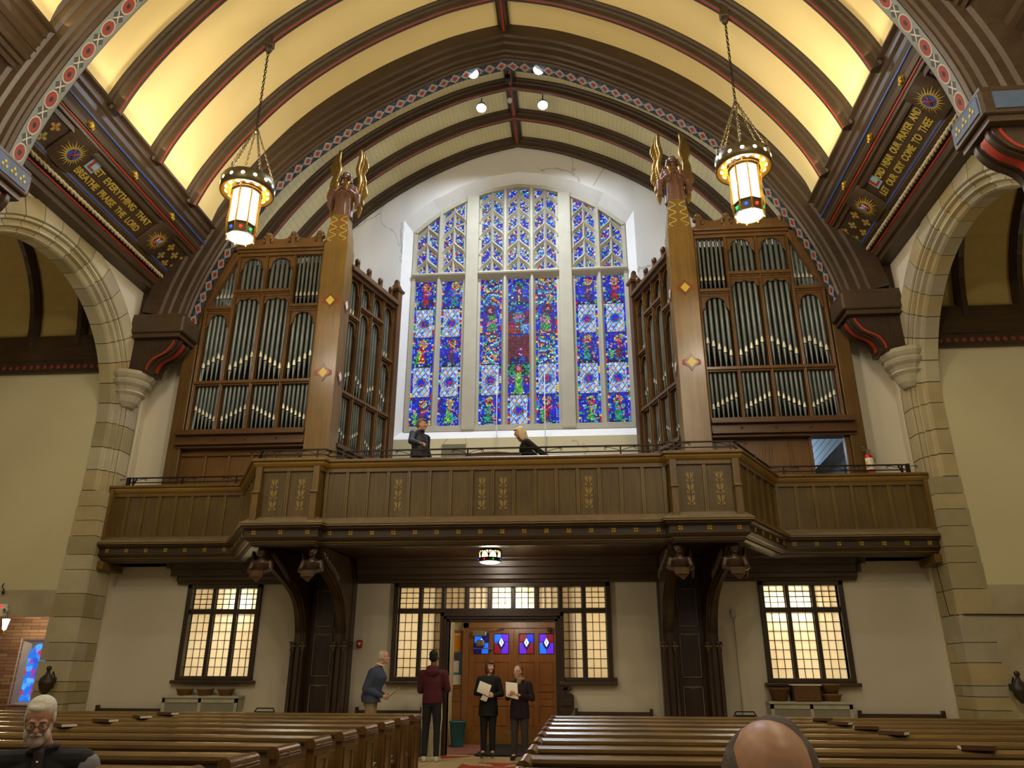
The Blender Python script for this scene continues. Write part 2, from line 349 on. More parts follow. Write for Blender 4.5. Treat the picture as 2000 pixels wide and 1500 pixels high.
# ---- the two great trusses
def truss(y0, label, kind):
    """y0 = camera-side edge of the soffit"""
    t = thing('roof_truss', label, 'roof truss', (CX, y0, 8.0))
    w = .34
    sec = [(0, 0), (.05, -.03), (.09, -.03), (.12, -.07), (.20, -.08), (.24, -.13), (.40, -.14), (.44, -.19), (.56, -.20), (.60, -.26), (.80, -.27), (1.0, -.27),
           (1.0, w + .27), (.60, w + .26), (.56, w + .20), (.44, w + .19), (.24, w + .13), (.20, w + .08), (.05, w + .03), (0, w)]
    m = MB(); m.arch(C_TR, sec, fn=XZ(y0)); wparent(m.build('arch_beam', M_dark), t)
    L = 0; rg = []; prev = None; crv = offset_out(C_TR, -.006)
    for p in crv:
        if prev is not None: L += math.dist(prev, p)
        prev = p; rg.append(((p[0], y0 + .015, p[1]), (p[0], y0 + w - .015, p[1]), L))
    b = uvband(rg, 'painted_band', M_band1 if kind == 'diamond' else M_band2, None); wparent(b, t); b['label'] = 'red diamond painted band' if kind == 'diamond' else 'red rondel painted band'
    for s in (-1, 1):
        X = lambda u: CX + s * u
        # spandrel web between arch, cornice and wall
        pts = [(u, z) for u, z in smoothcrv(U_TR, 4) if z < 12.4]
        poly = [(X(u + .25), z) for u, z in pts] + [(X(8.42), 8.95), (X(8.42), 10.9), (X(7.4), 11.6)]
        q = MB(); q.prism(poly, lambda a, b_, d: (a, y0 + d, b_), -.08, w + .10); wparent(q.build('spandrel', M_darkz), t)
        # block at the foot and console down to the stone corbel
        q = MB(); q.box(X(7.18), y0 - .30, 8.62, X(8.42), y0 + w + .22, 9.02, bev=.04); q.box(X(7.26), y0 - .24, 8.52, X(8.42), y0 + w + .16, 8.62)
        q.box(X(7.22), y0 - .27, 9.02, X(8.42), y0 + w + .2, 9.08); wparent(q.build('bracket_block', M_darky), t)
        cv = smoothcrv([(7.34, 8.55), (7.36, 8.4), (7.5, 8.2), (7.75, 8.05), (7.86, 7.88), (7.88, 7.72)], 6)
        q = MB(); q.prism([(X(u), z) for u, z in cv] + [(X(8.42), 7.72), (X(8.42), 8.55)], lambda a, b_, d: (a, y0 + d, b_), -.12, w + .06)
        q.arch([(X(u), z) for u, z in cv], [(-.03, -.06), (-.03, .02), (.05, .02), (.05, -.06)], fn=XZ(y0)); q.arch([(X(u), z) for u, z in cv], [(-.03, w - .08), (-.03, w), (.05, w), (.05, w - .08)], fn=XZ(y0))
        c_ = q.build('console', M_darkz); wparent(c_, t)
        q = MB(); q.arch([(X(u - .012), z) for u, z in cv[4:-2]], [(-.02, .03), (-.02, .16), (.03, .16), (.03, .03)], fn=XZ(y0)); q.arch([(X(u + .09), z) for u, z in cv[3:-2]], [(-.012, -.135), (-.012, -.11), (.03, -.11), (.03, -.135)], fn=XZ(y0))
        r_ = q.build('red_inlay', M_red); wparent(r_, t); r_['label'] = 'red painted inlay of the console'
        if kind != 'diamond':
            q = MB(); q.box(X(7.35), y0 - .315, 8.68, X(8.3), y0 - .30, 8.96); q.box(X(7.165), y0 - .22, 8.68, X(7.18), y0 + w + .12, 8.96); p_ = q.build('slate_panel', M_slate); wparent(p_, t); p_['label'] = 'blue-grey panel of the block'
            for k in range(3):
                q = MB()
                for dd in ((0, .05), (-.045, -.02), (.045, -.02)):
                    q.ball((X(7.16), y0 - .06 + .2 * k + dd[0], 8.82 + dd[1]), (.008, .028, .036), 8, 5)
                f_ = q.build('gilt_fleur', M_goldp); wparent(f_, t)
        # small gilt knob on the truss where the cornice meets it
    return t
truss(15.1, 'great dark wooden roof arch with a red diamond band, over the organ and gallery', 'diamond')
truss(9.15, 'nearer wooden roof arch with a red rondel band, crossing the upper corners', 'rondel')

# ---- ceiling hooks for the lanterns are built with the lanterns
# ---- painted cornice with lettering on each side
SEC_CROWN = [(7.18, 11.5), (6.88, 11.42), (6.86, 11.34), (6.95, 11.32), (6.97, 11.2), (7.03, 11.17), (7.04, 11.05), (7.10, 11.0), (7.08, 10.93), (7.5, 10.95), (7.5, 11.4)]
SEC_HOLL = [(7.10, 10.93), (7.16, 10.88), (7.14, 10.80), (7.19, 10.74), (7.30, 10.74), (7.6, 10.95), (7.3, 10.98)]
SEC_PAN = [(7.24, 10.73), (7.27, 10.66), (7.33, 10.66), (7.36, 10.58), (7.40, 10.62), (7.83, 10.22), (8.0, 10.3), (7.6, 10.85)]
SEC_LOW = [(7.80, 10.24), (7.83, 10.13), (7.90, 10.08), (8.02, 10.02), (7.99, 9.92), (8.04, 9.84), (8.10, 9.83), (8.12, 9.74), (8.45, 9.74), (8.45, 10.4), (8.0, 10.35)]
def longsec(m, s, sec, y0, y1, mi=0):
    m.loft([[(CX + s * u, y, z) for u, z in sec] for y in (y0, y1)], mi)
def text_mesh(txt, size, ext=.004):
    cu = bpy.data.curves.new('lettering', 'FONT'); cu.body = txt; cu.size = size; cu.extrude = ext; cu.align_x = 'LEFT'; cu.align_y = 'CENTER'; cu.offset = 0.006 * size / .2
    o = bpy.data.objects.new('lettering', cu); COL.objects.link(o); dg = bpy.context.evaluated_depsgraph_get(); dg.update()
    me = bpy.data.meshes.new_from_object(o.evaluated_get(dg)); bpy.data.objects.remove(o); bpy.data.curves.remove(cu); return me
def place_text(txt, size, width, origin, ex, ey, mat, parent, name='lettering', ext=.004):
    """ex reading direction, ey letter-up direction (unit vectors); text scaled to width"""
    me = text_mesh(txt, size, ext); xs = [v.co.x for v in me.vertices]; w = (max(xs) - min(xs)) or 1; k = width / w if width else 1; x0 = min(xs)
    ex = Vector(ex); ey = Vector(ey); ez = ex.cross(ey)
    for v in me.vertices: c = v.co.copy(); v.co = Vector(origin) + ex * ((c.x - x0) * k) + ey * c.y + ez * c.z
    me.materials.clear(); me.materials.append(mat); o = bpy.data.objects.new(name, me); COL.objects.link(o)
    if parent is not None: wparent(o, parent)
    return o
PA, PB = (7.40, 10.62), (7.83, 10.22)     # inner / outer edge of the lettered panel
pd = (PB[0] - PA[0], PB[1] - PA[1]); PL = math.hypot(*pd); pd = (pd[0] / PL, pd[1] / PL)
def cornice(s, y0, y1, label, words, wy, suns, near):
    t = thing('painted_cornice', label, 'cornice', (CX + s * 7.6, (y0 + y1) / 2, 9.8))
    m = MB(); longsec(m, s, SEC_CROWN, y0, y1); wparent(m.build('crown_moulding', M_darky), t)
    m = MB(); longsec(m, s, SEC_HOLL, y0, y1); wparent(m.build('hollow_moulding', M_darky), t)
    m = MB(); longsec(m, s, SEC_PAN, y0, y1); wparent(m.build('lettered_panel', M_darky), t)
    m = MB(); longsec(m, s, SEC_LOW, y0, y1); wparent(m.build('wall_moulding', M_darky), t)
    for nm, (u, z), mat in (('blue_stripe', (7.085, 10.935), M_blue), ('red_stripe', (7.235, 10.725), M_red), ('blue_stripe', (7.815, 10.19), M_blue), ('red_stripe', (7.995, 9.97), M_red)):
        m = MB(); m.tube([(CX + s * u, y0, z), (CX + s * u, y1, z)], .022, 6, smooth=False); o = m.build(nm, mat); wparent(o, t); o['label'] = nm.replace('_', ' ') + ' painted along the cornice'
    m = MB(); k = 0
    rp = [(y0 + i * .03) for i in range(int((y1 - y0) / .03))]
    for ph in (0, PI):
        m.tube([(CX + s * (7.92 + .022 * math.cos(y * 28 + ph)), y, 10.045 + .022 * math.sin(y * 28 + ph)) for y in rp], .026, 5)
    wparent(m.build('rope_moulding', M_rope), t)
    # panel frame: curved labels that carry the sun discs and the coffers with gilt crosses
    def P(a, y, h=.012):                       # a metres from inner edge down the panel
        n_ = (-pd[1], pd[0]) if pd[0] * 0 == 0 else None
        nu, nz = pd[1], -pd[0]                 # normal pointing down and inward
        return Vector((CX + s * (PA[0] + pd[0] * a + nu * h), y, PA[1] + pd[1] * a + nz * h))
    ex = Vector((0, 1, 0)) if s < 0 else Vector((0, -1, 0)); ey = Vector((s * -pd[0], 0, -pd[1]))
    dir_ = 1 if s < 0 else -1
    for (yc, col) in suns:
        m = MB(); m.loft([[P(-.12, yc + d, .02 + .0 * d), P(.62, yc + d, .02), P(.62, yc + d, .07 * (1 - (d / .34) ** 2) + .03), P(-.10, yc + d, .10 * (1 - (d / .34) ** 2) + .03)] for d in [-.34 + .068 * i for i in range(11)]])
        b = m.build('sun_label_board', M_darky); wparent(b, t)
        H = lambda a, dy: P(a, yc + dy, .10 * (1 - (dy / .34) ** 2) * (1 - .3 * (a + .1) / .7) + .042)
        m = MB(); N = 24
        for k in range(N):
            a0 = 2 * PI * k / N; a1 = 2 * PI * (k + .8) / N; am = (a0 + a1) / 2; rr = .145; R2 = .29 if k % 2 else .24
            pr = [H(.27 + rr * math.sin(a0), rr * .95 * math.cos(a0)), H(.27 + rr * math.sin(a1), rr * .95 * math.cos(a1)), H(.27 + R2 * math.sin(am) * .95, R2 * math.cos(am))]
            m.add(pr, [(0, 1, 2)])
        m.add([H(.27 + .145 * math.sin(2 * PI * k / 24), .138 * math.cos(2 * PI * k / 24)) for k in range(24)], [tuple(range(24))])
        r_ = m.build('gilt_sun', M_goldp, fixn=False); wparent(r_, t)
        m = MB(); m.add([H(.27 + .125 * math.sin(2 * PI * k / 24), .118 * math.cos(2 * PI * k / 24)) + (H(.27, 0) - P(.27, yc, 0)).normalized() * .005 for k in range(24)], [tuple(range(24))])
        d_ = m.build('sun_disc', M_blue if col else M_red, fixn=False); wparent(d_, r_) if False else wparent(d_, t)
        m = MB(); up = (H(.27, 0) - P(.27, yc, 0)).normalized() * .012
        for (a0, b0, a1, b1) in ([(-.09, -.07, .09, .05), (.09, -.06, -.09, .06), (-.07, 0.02, .08, .02)] if col else [(-.08, -.05, .08, -.05), (-.08, .05, .08, .05), (0, -.05, 0, .05), (-.06, 0, .06, .01)]):
            p0 = H(.27 + a0, b0) + up; p1 = H(.27 + a1, b1) + up; m.tube([p0, p1], .011, 5)
        g_ = m.build('monogram', M_red if col else M_lblue); wparent(g_, t)
    for (ya, yb) in near:                      # rows of small gilt crosses
        ny = max(1, round((yb - ya) / .30)); m = MB(); ms = []
        for i in range(ny):
            for j in range(2):
                yc = ya + (i + .5) * (yb - ya) / ny; a = .16 + .28 * j + (.07 if i % 2 else 0)
                q = MB()
                for (da, db) in ((1, 0), (-1, 0), (0, 1), (0, -1)):
                    pts = [P(a + da * .015 + db * .018, yc + db * .015 + da * .018, .014), P(a + da * .015 - db * .018, yc + db * .015 - da * .018, .014), P(a + da * .085 - db * .035, yc + db * .085 - da * .035, .014), P(a + da * .105, yc + db * .105, .014), P(a + da * .085 + db * .035, yc + db * .085 + da * .035, .014)]
                    q.add(pts, [(0, 1, 2, 3, 4)])
                o = q.build('gilt_cross', M_goldp, fixn=False); wparent(o, t)
                q = MB(); q.add([P(a - .06, yc - .06, .008), P(a + .06, yc - .06, .008), P(a + .06, yc + .06, .008), P(a - .06, yc + .06, .008)], [(0, 1, 2, 3)])
                o = q.build('cross_ground', M_slate if (i + j) % 2 else M_red, fixn=False); wparent(o, t)
    ya, yb = wy
    m = MB(); m.loft([[P(-.02, y, .02), P(.04, y, .02), P(.04, y, .05), P(-.02, y, .05)] for y in (ya - .1, yb + .1)]); wparent(m.build('panel_fillet', M_darky), t)
    for li, (txt, a, i0) in enumerate(words):
        start = (ya if s < 0 else yb); ini = .24 if i0 else 0.0; W_ = yb - ya
        st = start + dir_ * ((.05 if li == 0 else -.02) + ini)
        place_text(txt, .20, W_ - ini - .02, P(a, st, .012), ex, ey, M_goldp, t)
        if i0:
            place_text(i0, .26, .17, P(a - .01, start + dir_ * .08, .022), ex, ey, M_red, t, 'initial')
            q = MB(); c0 = start + dir_ * .16; q.add([P(a - .13, c0 - .12, .012), P(a + .12, c0 - .12, .012), P(a + .12, c0 + .12, .012), P(a - .13, c0 + .12, .012)], [(0, 1, 2, 3)]); o = q.build('initial_ground', M_lblue, fixn=False); wparent(o, t)
    for k in range(-1, 5):
        yb_ = 10.62 + 1.48 * k
        if y0 < yb_ < y1:
            q = MB(); q.ball((CX + s * 7.17, yb_, 10.83), (.07, .10, .07), 10, 6)
            for a in range(6): q.ball((CX + s * (7.13 + .02 * math.cos(a)), yb_ + .07 * math.cos(a * 1.05), 10.80 + .05 * math.sin(a * 1.05)), .032, 7, 5)
            o = q.build('gilt_boss', M_gold); wparent(o, t)
    return t
cornice(-1, 9.3, 15.05, 'dark painted cornice on the left wall, lettered LET EVERYTHING THAT BREATHE PRAISE', [('ET  EVERYTHING  THAT', .17, 'L'), ('BREATHE  PRAISE  THE  LORD', .42, None)], (11.2, 13.35), [(10.82, 1), (13.82, 0)], [(9.45, 10.4), (14.2, 15.0)])
cornice(1, 9.3, 15.05, 'dark painted cornice on the right wall, lettered LORD HEAR OUR PRAYER', [('ORD  HEAR  OUR  PRAYER  AND', .17, 'L'), ('LET  OUR  CRY  COME  TO  THEE', .42, None)], (11.0, 13.2), [(10.62, 1), (13.7, 0)], [(9.45, 10.2), (14.05, 15.0)])
for s in (-1, 1):
    m = MB()
    for sec in (SEC_CROWN, SEC_HOLL, SEC_PAN, SEC_LOW): longsec(m, s, sec, -3.9, 9.28); 
    for sec in (SEC_CROWN, SEC_LOW): longsec(m, s, sec, 15.5, 19.4)
    struct(m.build('trim_%d' % n, M_darky)); n += 1

# ---------------------------------------------------------------- side walls, stone arches and piers
AY, AZ, RI, RE = 12.3, 6.55, 2.65, 3.35
NB = 26
def wall_side(s, name):
    X = lambda u: CX + s * u
    m = MB(); th = .35
    def slab(y0, y1, z0, z1): m.box(X(8.4), y0, z0, X(8.4 + th), y1, z1)
    slab(-4, AY - RE, 0, 10.4); slab(AY + RE, 16.0, 0, 10.4); slab(16.0, 19.6, 3.5, 11.4); m.box(X(7.3), 15.98, 3.73, X(8.4), 16.12, 10.6)
    ang = [PI * i / NB for i in range(NB + 1)]
    for a, b in zip(ang[:-1], ang[1:]):
        p = [(AY + RE * math.cos(a), AZ + RE * math.sin(a)), (AY + RE * math.cos(b), AZ + RE * math.sin(b))]
        poly = [p[0], p[1], (p[1][0], 10.4), (p[0][0], 10.4)]
        m.prism(poly, lambda a_, b_, d: (X(8.4 + d), a_, b_), 0, th)
    return struct(m.build(name, M_plaster))
wall_side(-1, 'wall_left'); wall_side(1, 'wall_right')
ARCSEC = [(RE, 0), (2.98, 0), (2.96, .04), (2.90, .04), (2.88, .10), (2.83, .13), (2.80, .10), (2.77, .10), (2.75, .18), (2.70, .22), (2.67, .19), (RI, .24), (RI, .50), (RE, .50)]
def stone_arch(s, side):
    X = lambda u: CX + s * u
    t = thing('stone_arch', 'limestone arch and piers opening through the %s wall' % side, 'stone arch', (X(8.6), AY, 0))
    nv = 19
    m = MB(); jm = MB()
    def ring(a, grow=0):
        return [(X(8.4 - .03 + d + (.012 if grow else 0)), AY + (r + (0.0)) * math.cos(a), AZ + r * math.sin(a)) for r, d in ARCSEC]
    def ringz(y_s, z): return [(X(8.4 - .03 + d), AY + y_s * r, z) for r, d in ARCSEC]
    ga = .0035
    for k in range(nv):
        a0 = PI * k / nv + ga; a1 = PI * (k + 1) / nv - ga
        q = MB(); q.loft([ring(a0 + (a1 - a0) * i / 4) for i in range(5)]); o = q.build('voussoir', random.choice(M_stoneV)); wparent(o, t)
    def ring2(sec, a): return [(X(8.385 + d), AY + r * math.cos(a), AZ + r * math.sin(a)) for r, d in sec]
    jsec = [(RE - .01, 0), (2.99, .0), (2.9, .06), (2.83, .14), (2.76, .19), (2.67, .24), (2.665, .49), (RE - .01, .49)]
    jm.loft([ring2(jsec, PI * i / 60) for i in range(61)])
    zs = [AZ, 6.0, 5.5, 5.05]
    for ys in (1, -1):
        for z1, z0 in zip(zs[:-1], zs[1:]):
            q = MB(); q.loft([ringz(ys, z0 + .012), ringz(ys, z1 - .006)]); o = q.build('jamb_block', random.choice(M_stoneV)); wparent(o, t)
        jm.loft([[(X(8.385 + d), AY + ys * r, z) for r, d in jsec] for z in (5.0, AZ)])
        # pier courses
        zc = [0, .62, .90, 1.12, 1.30, 1.68, 2.02, 2.50, 2.95, 3.42, 3.72, 4.10, 4.42, 4.72, 5.05]
        yi, yo = AY + ys * RI, AY + ys * 3.45
        for k, (z0, z1) in enumerate(zip(zc[:-1], zc[1:])):
            base = .05 if z1 <= .63 else 0
            cuts = [.38, .62] if k % 2 else [.55]
            c_ = random.choice([.3, .45, .6]) if k % 2 else None
            segs = [0, 1] if c_ is None else [0, c_, 1]
            for a, b in zip(segs[:-1], segs[1:]):
                q = MB(); y_a = yi + (yo - yi) * a; y_b = yi + (yo - yi) * b
                if a > 0: y_a += ys * .006
                if b < 1: y_b -= ys * .006
                if a == 0: y_a -= ys * base
                if b == 1: y_b += ys * base
                q.box(X(8.37 - base), y_a, z0 + .006, X(9.02 - .13 * max(0, z1 - 1.5) / 3.5), y_b, z1 - .006); o = q.build('pier_block', random.choice(M_stoneV) if z1 > .63 else M_cream2); wparent(o, t)
        jm.box(X(8.385), yi + ys * .012, .0, X(8.88), yo - ys * .01, 5.05); jm.box(X(8.88), yi + ys * .012, .0, X(9.0), yo - ys * .01, 1.6)
        # filler between jamb and the wall above the pier
        # stone corbel that carries the truss console
        if ys > 0 or True:
            yc = 15.27 if ys > 0 else 9.32
            q = MB(); pr = [(0.001, 6.92), (.16, 6.98), (.24, 7.08), (.30, 7.22), (.36, 7.28), (.33, 7.33), (.37, 7.40), (.44, 7.46), (.47, 7.52), (.44, 7.56), (.48, 7.60), (.52, 7.66), (.52, 7.74), (0.001, 7.74)]
            q.lathe(pr, (X(8.46), yc, 0), 16, smooth=False)
            o = q.build('stone_corbel', M_stone2); wparent(o, t)
    o = jm.build('mortar', M_mortar); wparent(o, t)
    return t
M_cream2 = plain('painted_plinth', 'b9b192', .8)
stone_arch(-1, 'left'); stone_arch(1, 'right')

# ---------------------------------------------------------------- side aisles seen through the arches
def aisle(s, name_end):
    X = lambda u: CX + s * u
    y0, y1 = AY - RI, AY + RI; uo = 17.0
    m = MB()
    if s < 0: ux0, ux1, zt = 8.98, 11.4, 2.5
    else: ux0, ux1, zt = 9.62, 11.4, 2.5
    # far end wall (towards the gallery) with a doorway
    m.box(X(8.86), y1 + .006, zt + .45, X(uo), y1 + .3, 12); m.box(X(8.92), y1 + .006, 0, X(ux0), y1 + .3, zt + .45) if ux0 > 9.2 else None
    m.box(X(ux1), y1, 0, X(uo), y1 + .3, zt + .45)
    m.box(X(uo), y0 - .3, 0, X(uo + .3), y1 + .3, 12)
    m.box(X(8.75), y0 - .3, 0, X(uo), y0, 12)
    struct(m.build('wall_' + ('left' if s < 0 else 'right') + '_aisle', M_green))
    m = MB(); m.box(X(8.95), y1 + .002, zt, X(13.6), y1 + .02, zt + .52); m.box(X(8.95), y1 + .002, 0, X(ux0 - .01), y1 + .02, zt) if s > 0 else None
    struct(m.build('trim_%d' % (20 + (s > 0)), M_stone))
    # barrel ceiling along x
    r = RI + .02; ang = [PI * i / 20 for i in range(21)]
    cv = [(AY + r * math.cos(a), 8.35 + 2.9 * math.sin(a)) for a in ang]
    m = MB(); m.loft([[(X(u), y, z) for y, z in cv] + [(X(u), y, z + .15) for y, z in cv[::-1]] for u in (8.76, uo + .1)]); struct(m.build('ceiling', M_cream3))
    for k, u in enumerate((9.6, 10.75, 11.9, 13.05, 14.2, 15.35)):
        m = MB(); m.loft([[(X(u + d), AY + (r - rr) * math.cos(a), 8.35 + (2.9 - rr) * math.sin(a)) for d, rr in ((-.11, -.02), (-.11, .10), (-.05, .2), (.05, .2), (.11, .10), (.11, -.02))] for a in ang]); struct(m.build('trim_%d' % (30 + k + 10 * (s > 0)), M_dark))
    m = MB(); m.box(X(8.9), y1 - .14, 8.0, X(uo), y1 + .02, 8.6); m.box(X(8.9), y1 - .09, 7.72, X(uo), y1 + .02, 8.0); m.box(X(8.9), y0, 8.0, X(uo), y0 + .14, 8.6)
    o = struct(m.build('trim_%d' % (50 + (s > 0)), M_dark))
    m = MB()
    for k in range(34): m.ball((X(9.0 + .16 * k), y1 - .10, 7.86), (.06, .02, .06), 8, 5)
    m.build('painted_beads', M_redbrown, o)
    return
M_redbrown = plain('red_brown_paint', '6e3020', .6)
M_cream3 = plain('aisle_ceiling_plaster', 'b39a58', .85, var=.04)
aisle(-1, 'left'); aisle(1, 'right')
# ---------------------------------------------------------------- floor
def floor_mat():
    m = NT('terrazzo_floor'); v = m.coord(); nz = m.noise(v, 3, 5); br = m.t.nodes.new('ShaderNodeTexBrick'); m.set(br.inputs['Vector'], v)
    br.offset = 0; br.inputs['Scale'].default_value = 1; br.inputs['Brick Width'].default_value = .9; br.inputs['Row Height'].default_value = .9; br.inputs['Mortar Size'].default_value = .008
    br.inputs['Color1'].default_value = rgb('cdb98c'); br.inputs['Color2'].default_value = rgb('c6b184'); br.inputs['Mortar'].default_value = rgb('8f7f5e')
    return m.out(m.mix(m.math('MULTIPLY', nz, .3), br.outputs[0], rgb('a08c60')), .3)
M_floor = floor_mat(); M_tred = plain('red_floor_tile', 'a8432f', .35); M_carpet = plain('rose_carpet', '94605a', .95, bump=.3); M_mat = plain('black_door_mat', '1a1a20', .9)
m = MB(); m.box(-19, -4, -.2, 16, 19.6, 0); fl = struct(m.build('floor', M_floor))
m = MB(); cxx, cyy = -1.42, 14.15
for k in range(4):
    R = Matrix.Translation((cxx, cyy, 0)) @ Matrix.Rotation(k * PI / 2, 4, 'Z')
    m.prism([(.06, .06), (-.06, .06), (-.16, .45), (-.42, .66), (.42, .66), (.16, .45)], lambda a, b, d: (a, b, d), .001, .006, M=R)
for sx in (-1, 1): m.prism([(cxx + sx * .95, 15.55), (cxx + sx * 1.25, 15.45), (cxx + sx * 1.25, 15.95), (cxx + sx * .7, 15.9)], lambda a, b, d: (a, b, d), .001, .006)
m.build('red_tile_inlay', M_tred, fl)
m = MB(); m.box(-2.89, 16.25, .0, -2.0, 18.36, .012); tag(m.build('carpet', M_carpet), 'dusty rose carpet on the floor of the entrance lobby', 'carpet')
m = MB(); m.box(-2.05, 15.95, .012, -.3, 18.40, .026, bev=.004); tag(m.build('door_mat', M_mat), 'black ribbed door mat running up to the wooden double doors', 'door mat')

# ---------------------------------------------------------------- lower back wall and the room behind it
def wallboxes(name, y0, y1, x0, x1, z0, z1, holes, mat):
    xs = sorted({x0, x1, *[h[0] for h in holes], *[h[1] for h in holes]}); m = MB()
    for a, b in zip(xs[:-1], xs[1:]):
        hs = sorted([h for h in holes if h[0] <= a + 1e-6 and h[1] >= b - 1e-6], key=lambda h: h[2]); z = z0
        for h in hs:
            if h[2] > z: m.box(a, y0, z, b, y1, h[2])
            z = max(z, h[3])
        if z < z1: m.box(a, y0, z, b, y1, z1)
    return struct(m.build(name, mat))
wallboxes('wall_back', 16.0, 16.22, -9.9, 6.9, 0, 4.0, [(-8.14, -6.68, 1.34, 3.2), (-3.68, -2.78, 1.34, 2.5), (-2.62, -.47, 0, 2.46), (-.32, .56, 1.34, 2.5), (3.68, 5.12, 1.34, 3.2), (-3.68, .56, 2.5, 3.2)], M_plaster_low)
M_narth = plain('narthex_plaster', 'd8c79c', .9)
m = MB()
m.box(-9.9, 18.6, 0, -2.75, 18.8, 3.6); m.box(-.25, 18.6, 0, 6.9, 18.8, 3.6); m.box(-2.75, 18.6, 2.55, -.25, 18.8, 3.6); m.box(-3.0, 16.23, 0, -2.9, 18.6, 3.3) ; m.box(-.15, 16.23, 0, -.05, 18.6, 3.3)
m.box(-9.98, 16, 0, -9.9, 18.8, 3.6); m.box(6.9, 16, 0, 6.98, 18.8, 3.6); m.box(-9.9, 16.0, 3.6, 6.9, 18.8, 3.72)
struct(m.build('wall_narthex', M_narth))
# stone plinth blocks beside the doorway
for xa, xb, lb in ((-2.98, -2.70, 'left'), (-.40, -.12, 'right')):
    m = MB(); m.box(xa - .2 if lb == 'left' else xa, 15.93, 0, xb if lb == 'left' else xb + .2, 16.0, .50); m.box(xa + .02, 15.86, 0, xb, 16.0, .46, bev=.01)
    struct(m.build('baseboard_' + lb, M_stone))
# leaded windows
def frosted():
    m = NT('frosted_amber_glass'); t = m.t; tr = t.nodes.new('ShaderNodeBsdfTranslucent'); gl = t.nodes.new('ShaderNodeBsdfGlossy'); mx = t.nodes.new('ShaderNodeMixShader')
    v = m.coord(); vr = t.nodes.new('ShaderNodeTexVoronoi'); m.set(vr.inputs['Vector'], v); vr.inputs['Scale'].default_value = 3.4
    nz = m.noise(v, 2.0, 2); c = m.ramp(m.math('MULTIPLY_ADD', nz, .8, m.math('MULTIPLY', vr.outputs['Distance'], .15)), [(.2, rgb('fff4d8')), (.6, rgb('fdeac2')), (.85, rgb('ece0cc'))])
    m.set(tr.inputs[0], c); gl.inputs['Roughness'].default_value = .25; mx.inputs[0].default_value = .06
    t.links.new(tr.outputs[0], mx.inputs[1]); t.links.new(gl.outputs[0], mx.inputs[2]); t.links.new(mx.outputs[0], t.nodes['Material Output'].inputs[0]); return m.mat
M_frost = frosted(); M_lead = plain('lead_came', '2b2a1c', .6, .3)
def leaded(win, x0, x1, z0, z1, nx, nz, y=16.10):
    m = MB(); m.add([(x0, y, z0), (x1, y, z0), (x1, y, z1), (x0, y, z1)], [(0, 1, 2, 3)], 0)
    for i in range(1, nx): x = x0 + (x1 - x0) * i / nx; m.box(x - .006, y - .008, z0, x + .006, y + .014, z1, 1)
    for i in range(1, nz): z = z0 + (z1 - z0) * i / nz; m.box(x0, y - .008, z - .006, x1, y + .014, z + .006, 1)
    m.box(x0, y - .006, z0, x0 + .012, y + .012, z1, 1); m.box(x1 - .012, y - .006, z0, x1, y + .012, z1, 1)
    o = m.build('leaded_glass', [M_frost, M_lead]); wparent(o, win); return o
def frame_win(n_, x0, x1, z0, z1, lights, sill=True):
    """lights: (x0,x1,z0,z1,nx,nz)"""
    m = MB(); fw = .07
    xs = sorted({l[0] for l in lights} | {l[1] for l in lights})
    m.box(x0 - .03, 15.93, z0, x0 + fw, 16.16, z1 + .02, bev=.012); m.box(x1 - fw, 15.93, z0, x1 + .03, 16.16, z1 + .02, bev=.012); m.box(x0 - .03, 15.93, z1 - fw, x1 + .03, 16.16, z1 + .02, bev=.012)
    o = struct(m.build('window_%d' % n_, M_darkz))
    for l in lights: leaded(o, *l)
    return o
def threelight(n_, x0, x1):
    w = (x1 - x0 - .14 - .16) / 3; L = []
    for i in range(3):
        a = x0 + .07 + i * (w + .08); L += [(a, a + w, 1.41, 2.62, 3, 7), (a, a + w, 2.72, 3.13, 3, 4)]
    o = frame_win(n_, x0, x1, 1.33, 3.2, L)
    m = MB()
    for i in range(2): a = x0 + .07 + w + i * (w + .08); m.box(a, 16.02, 1.35, a + .08, 16.15, 3.18, bev=.01)
    m.box(x0 + .03, 16.0, 2.62, x1 - .03, 16.15, 2.72, bev=.01); wparent(m.build('mullion', M_darkz), o)
    m = MB(); m.box(x0 - .1, 15.88, 1.26, x1 + .1, 16.0, 1.33, bev=.015); m.box(x0 - .03, 15.94, 1.33, x1 + .03, 16.16, 1.41, bev=.01); wparent(m.build('window_sill', M_dark), o)
threelight(2, -8.19, -6.63); threelight(4, 3.61, 5.19)
x0, x1 = -3.75, .62; w9 = (x1 - x0 - .14 - 8 * .075) / 9; L = []
for i in range(9):
    a = x0 + .07 + i * (w9 + .075); L.append((a, a + w9, 2.72, 3.14, 3, 4))
    if i in (0, 1, 7, 8): L.append((a, a + w9, 1.41, 2.62, 3, 7))
win3 = frame_win(3, x0, x1, 1.33, 3.2, L)
m = MB()
for i in range(8):
    a = x0 + .07 + w9 + i * (w9 + .075); m.box(a, 16.02, 2.66 if i in (1, 2, 3, 4, 5, 6) else 1.35, a + .075, 16.15, 3.18, bev=.01)
m.box(x0 + .03, 16.0, 2.62, x1 - .03, 16.15, 2.72, bev=.01); wparent(m.build('mullion', M_darkz), win3)
m = MB()
for a, b in ((x0 - .1, -2.70), (-.40, x1 + .1)): m.box(a, 15.88, 1.26, b, 16.0, 1.33, bev=.015); m.box(a + .07, 15.94, 1.33, b, 16.16, 1.41, bev=.01)
wparent(m.build('window_sill', M_dark), win3)
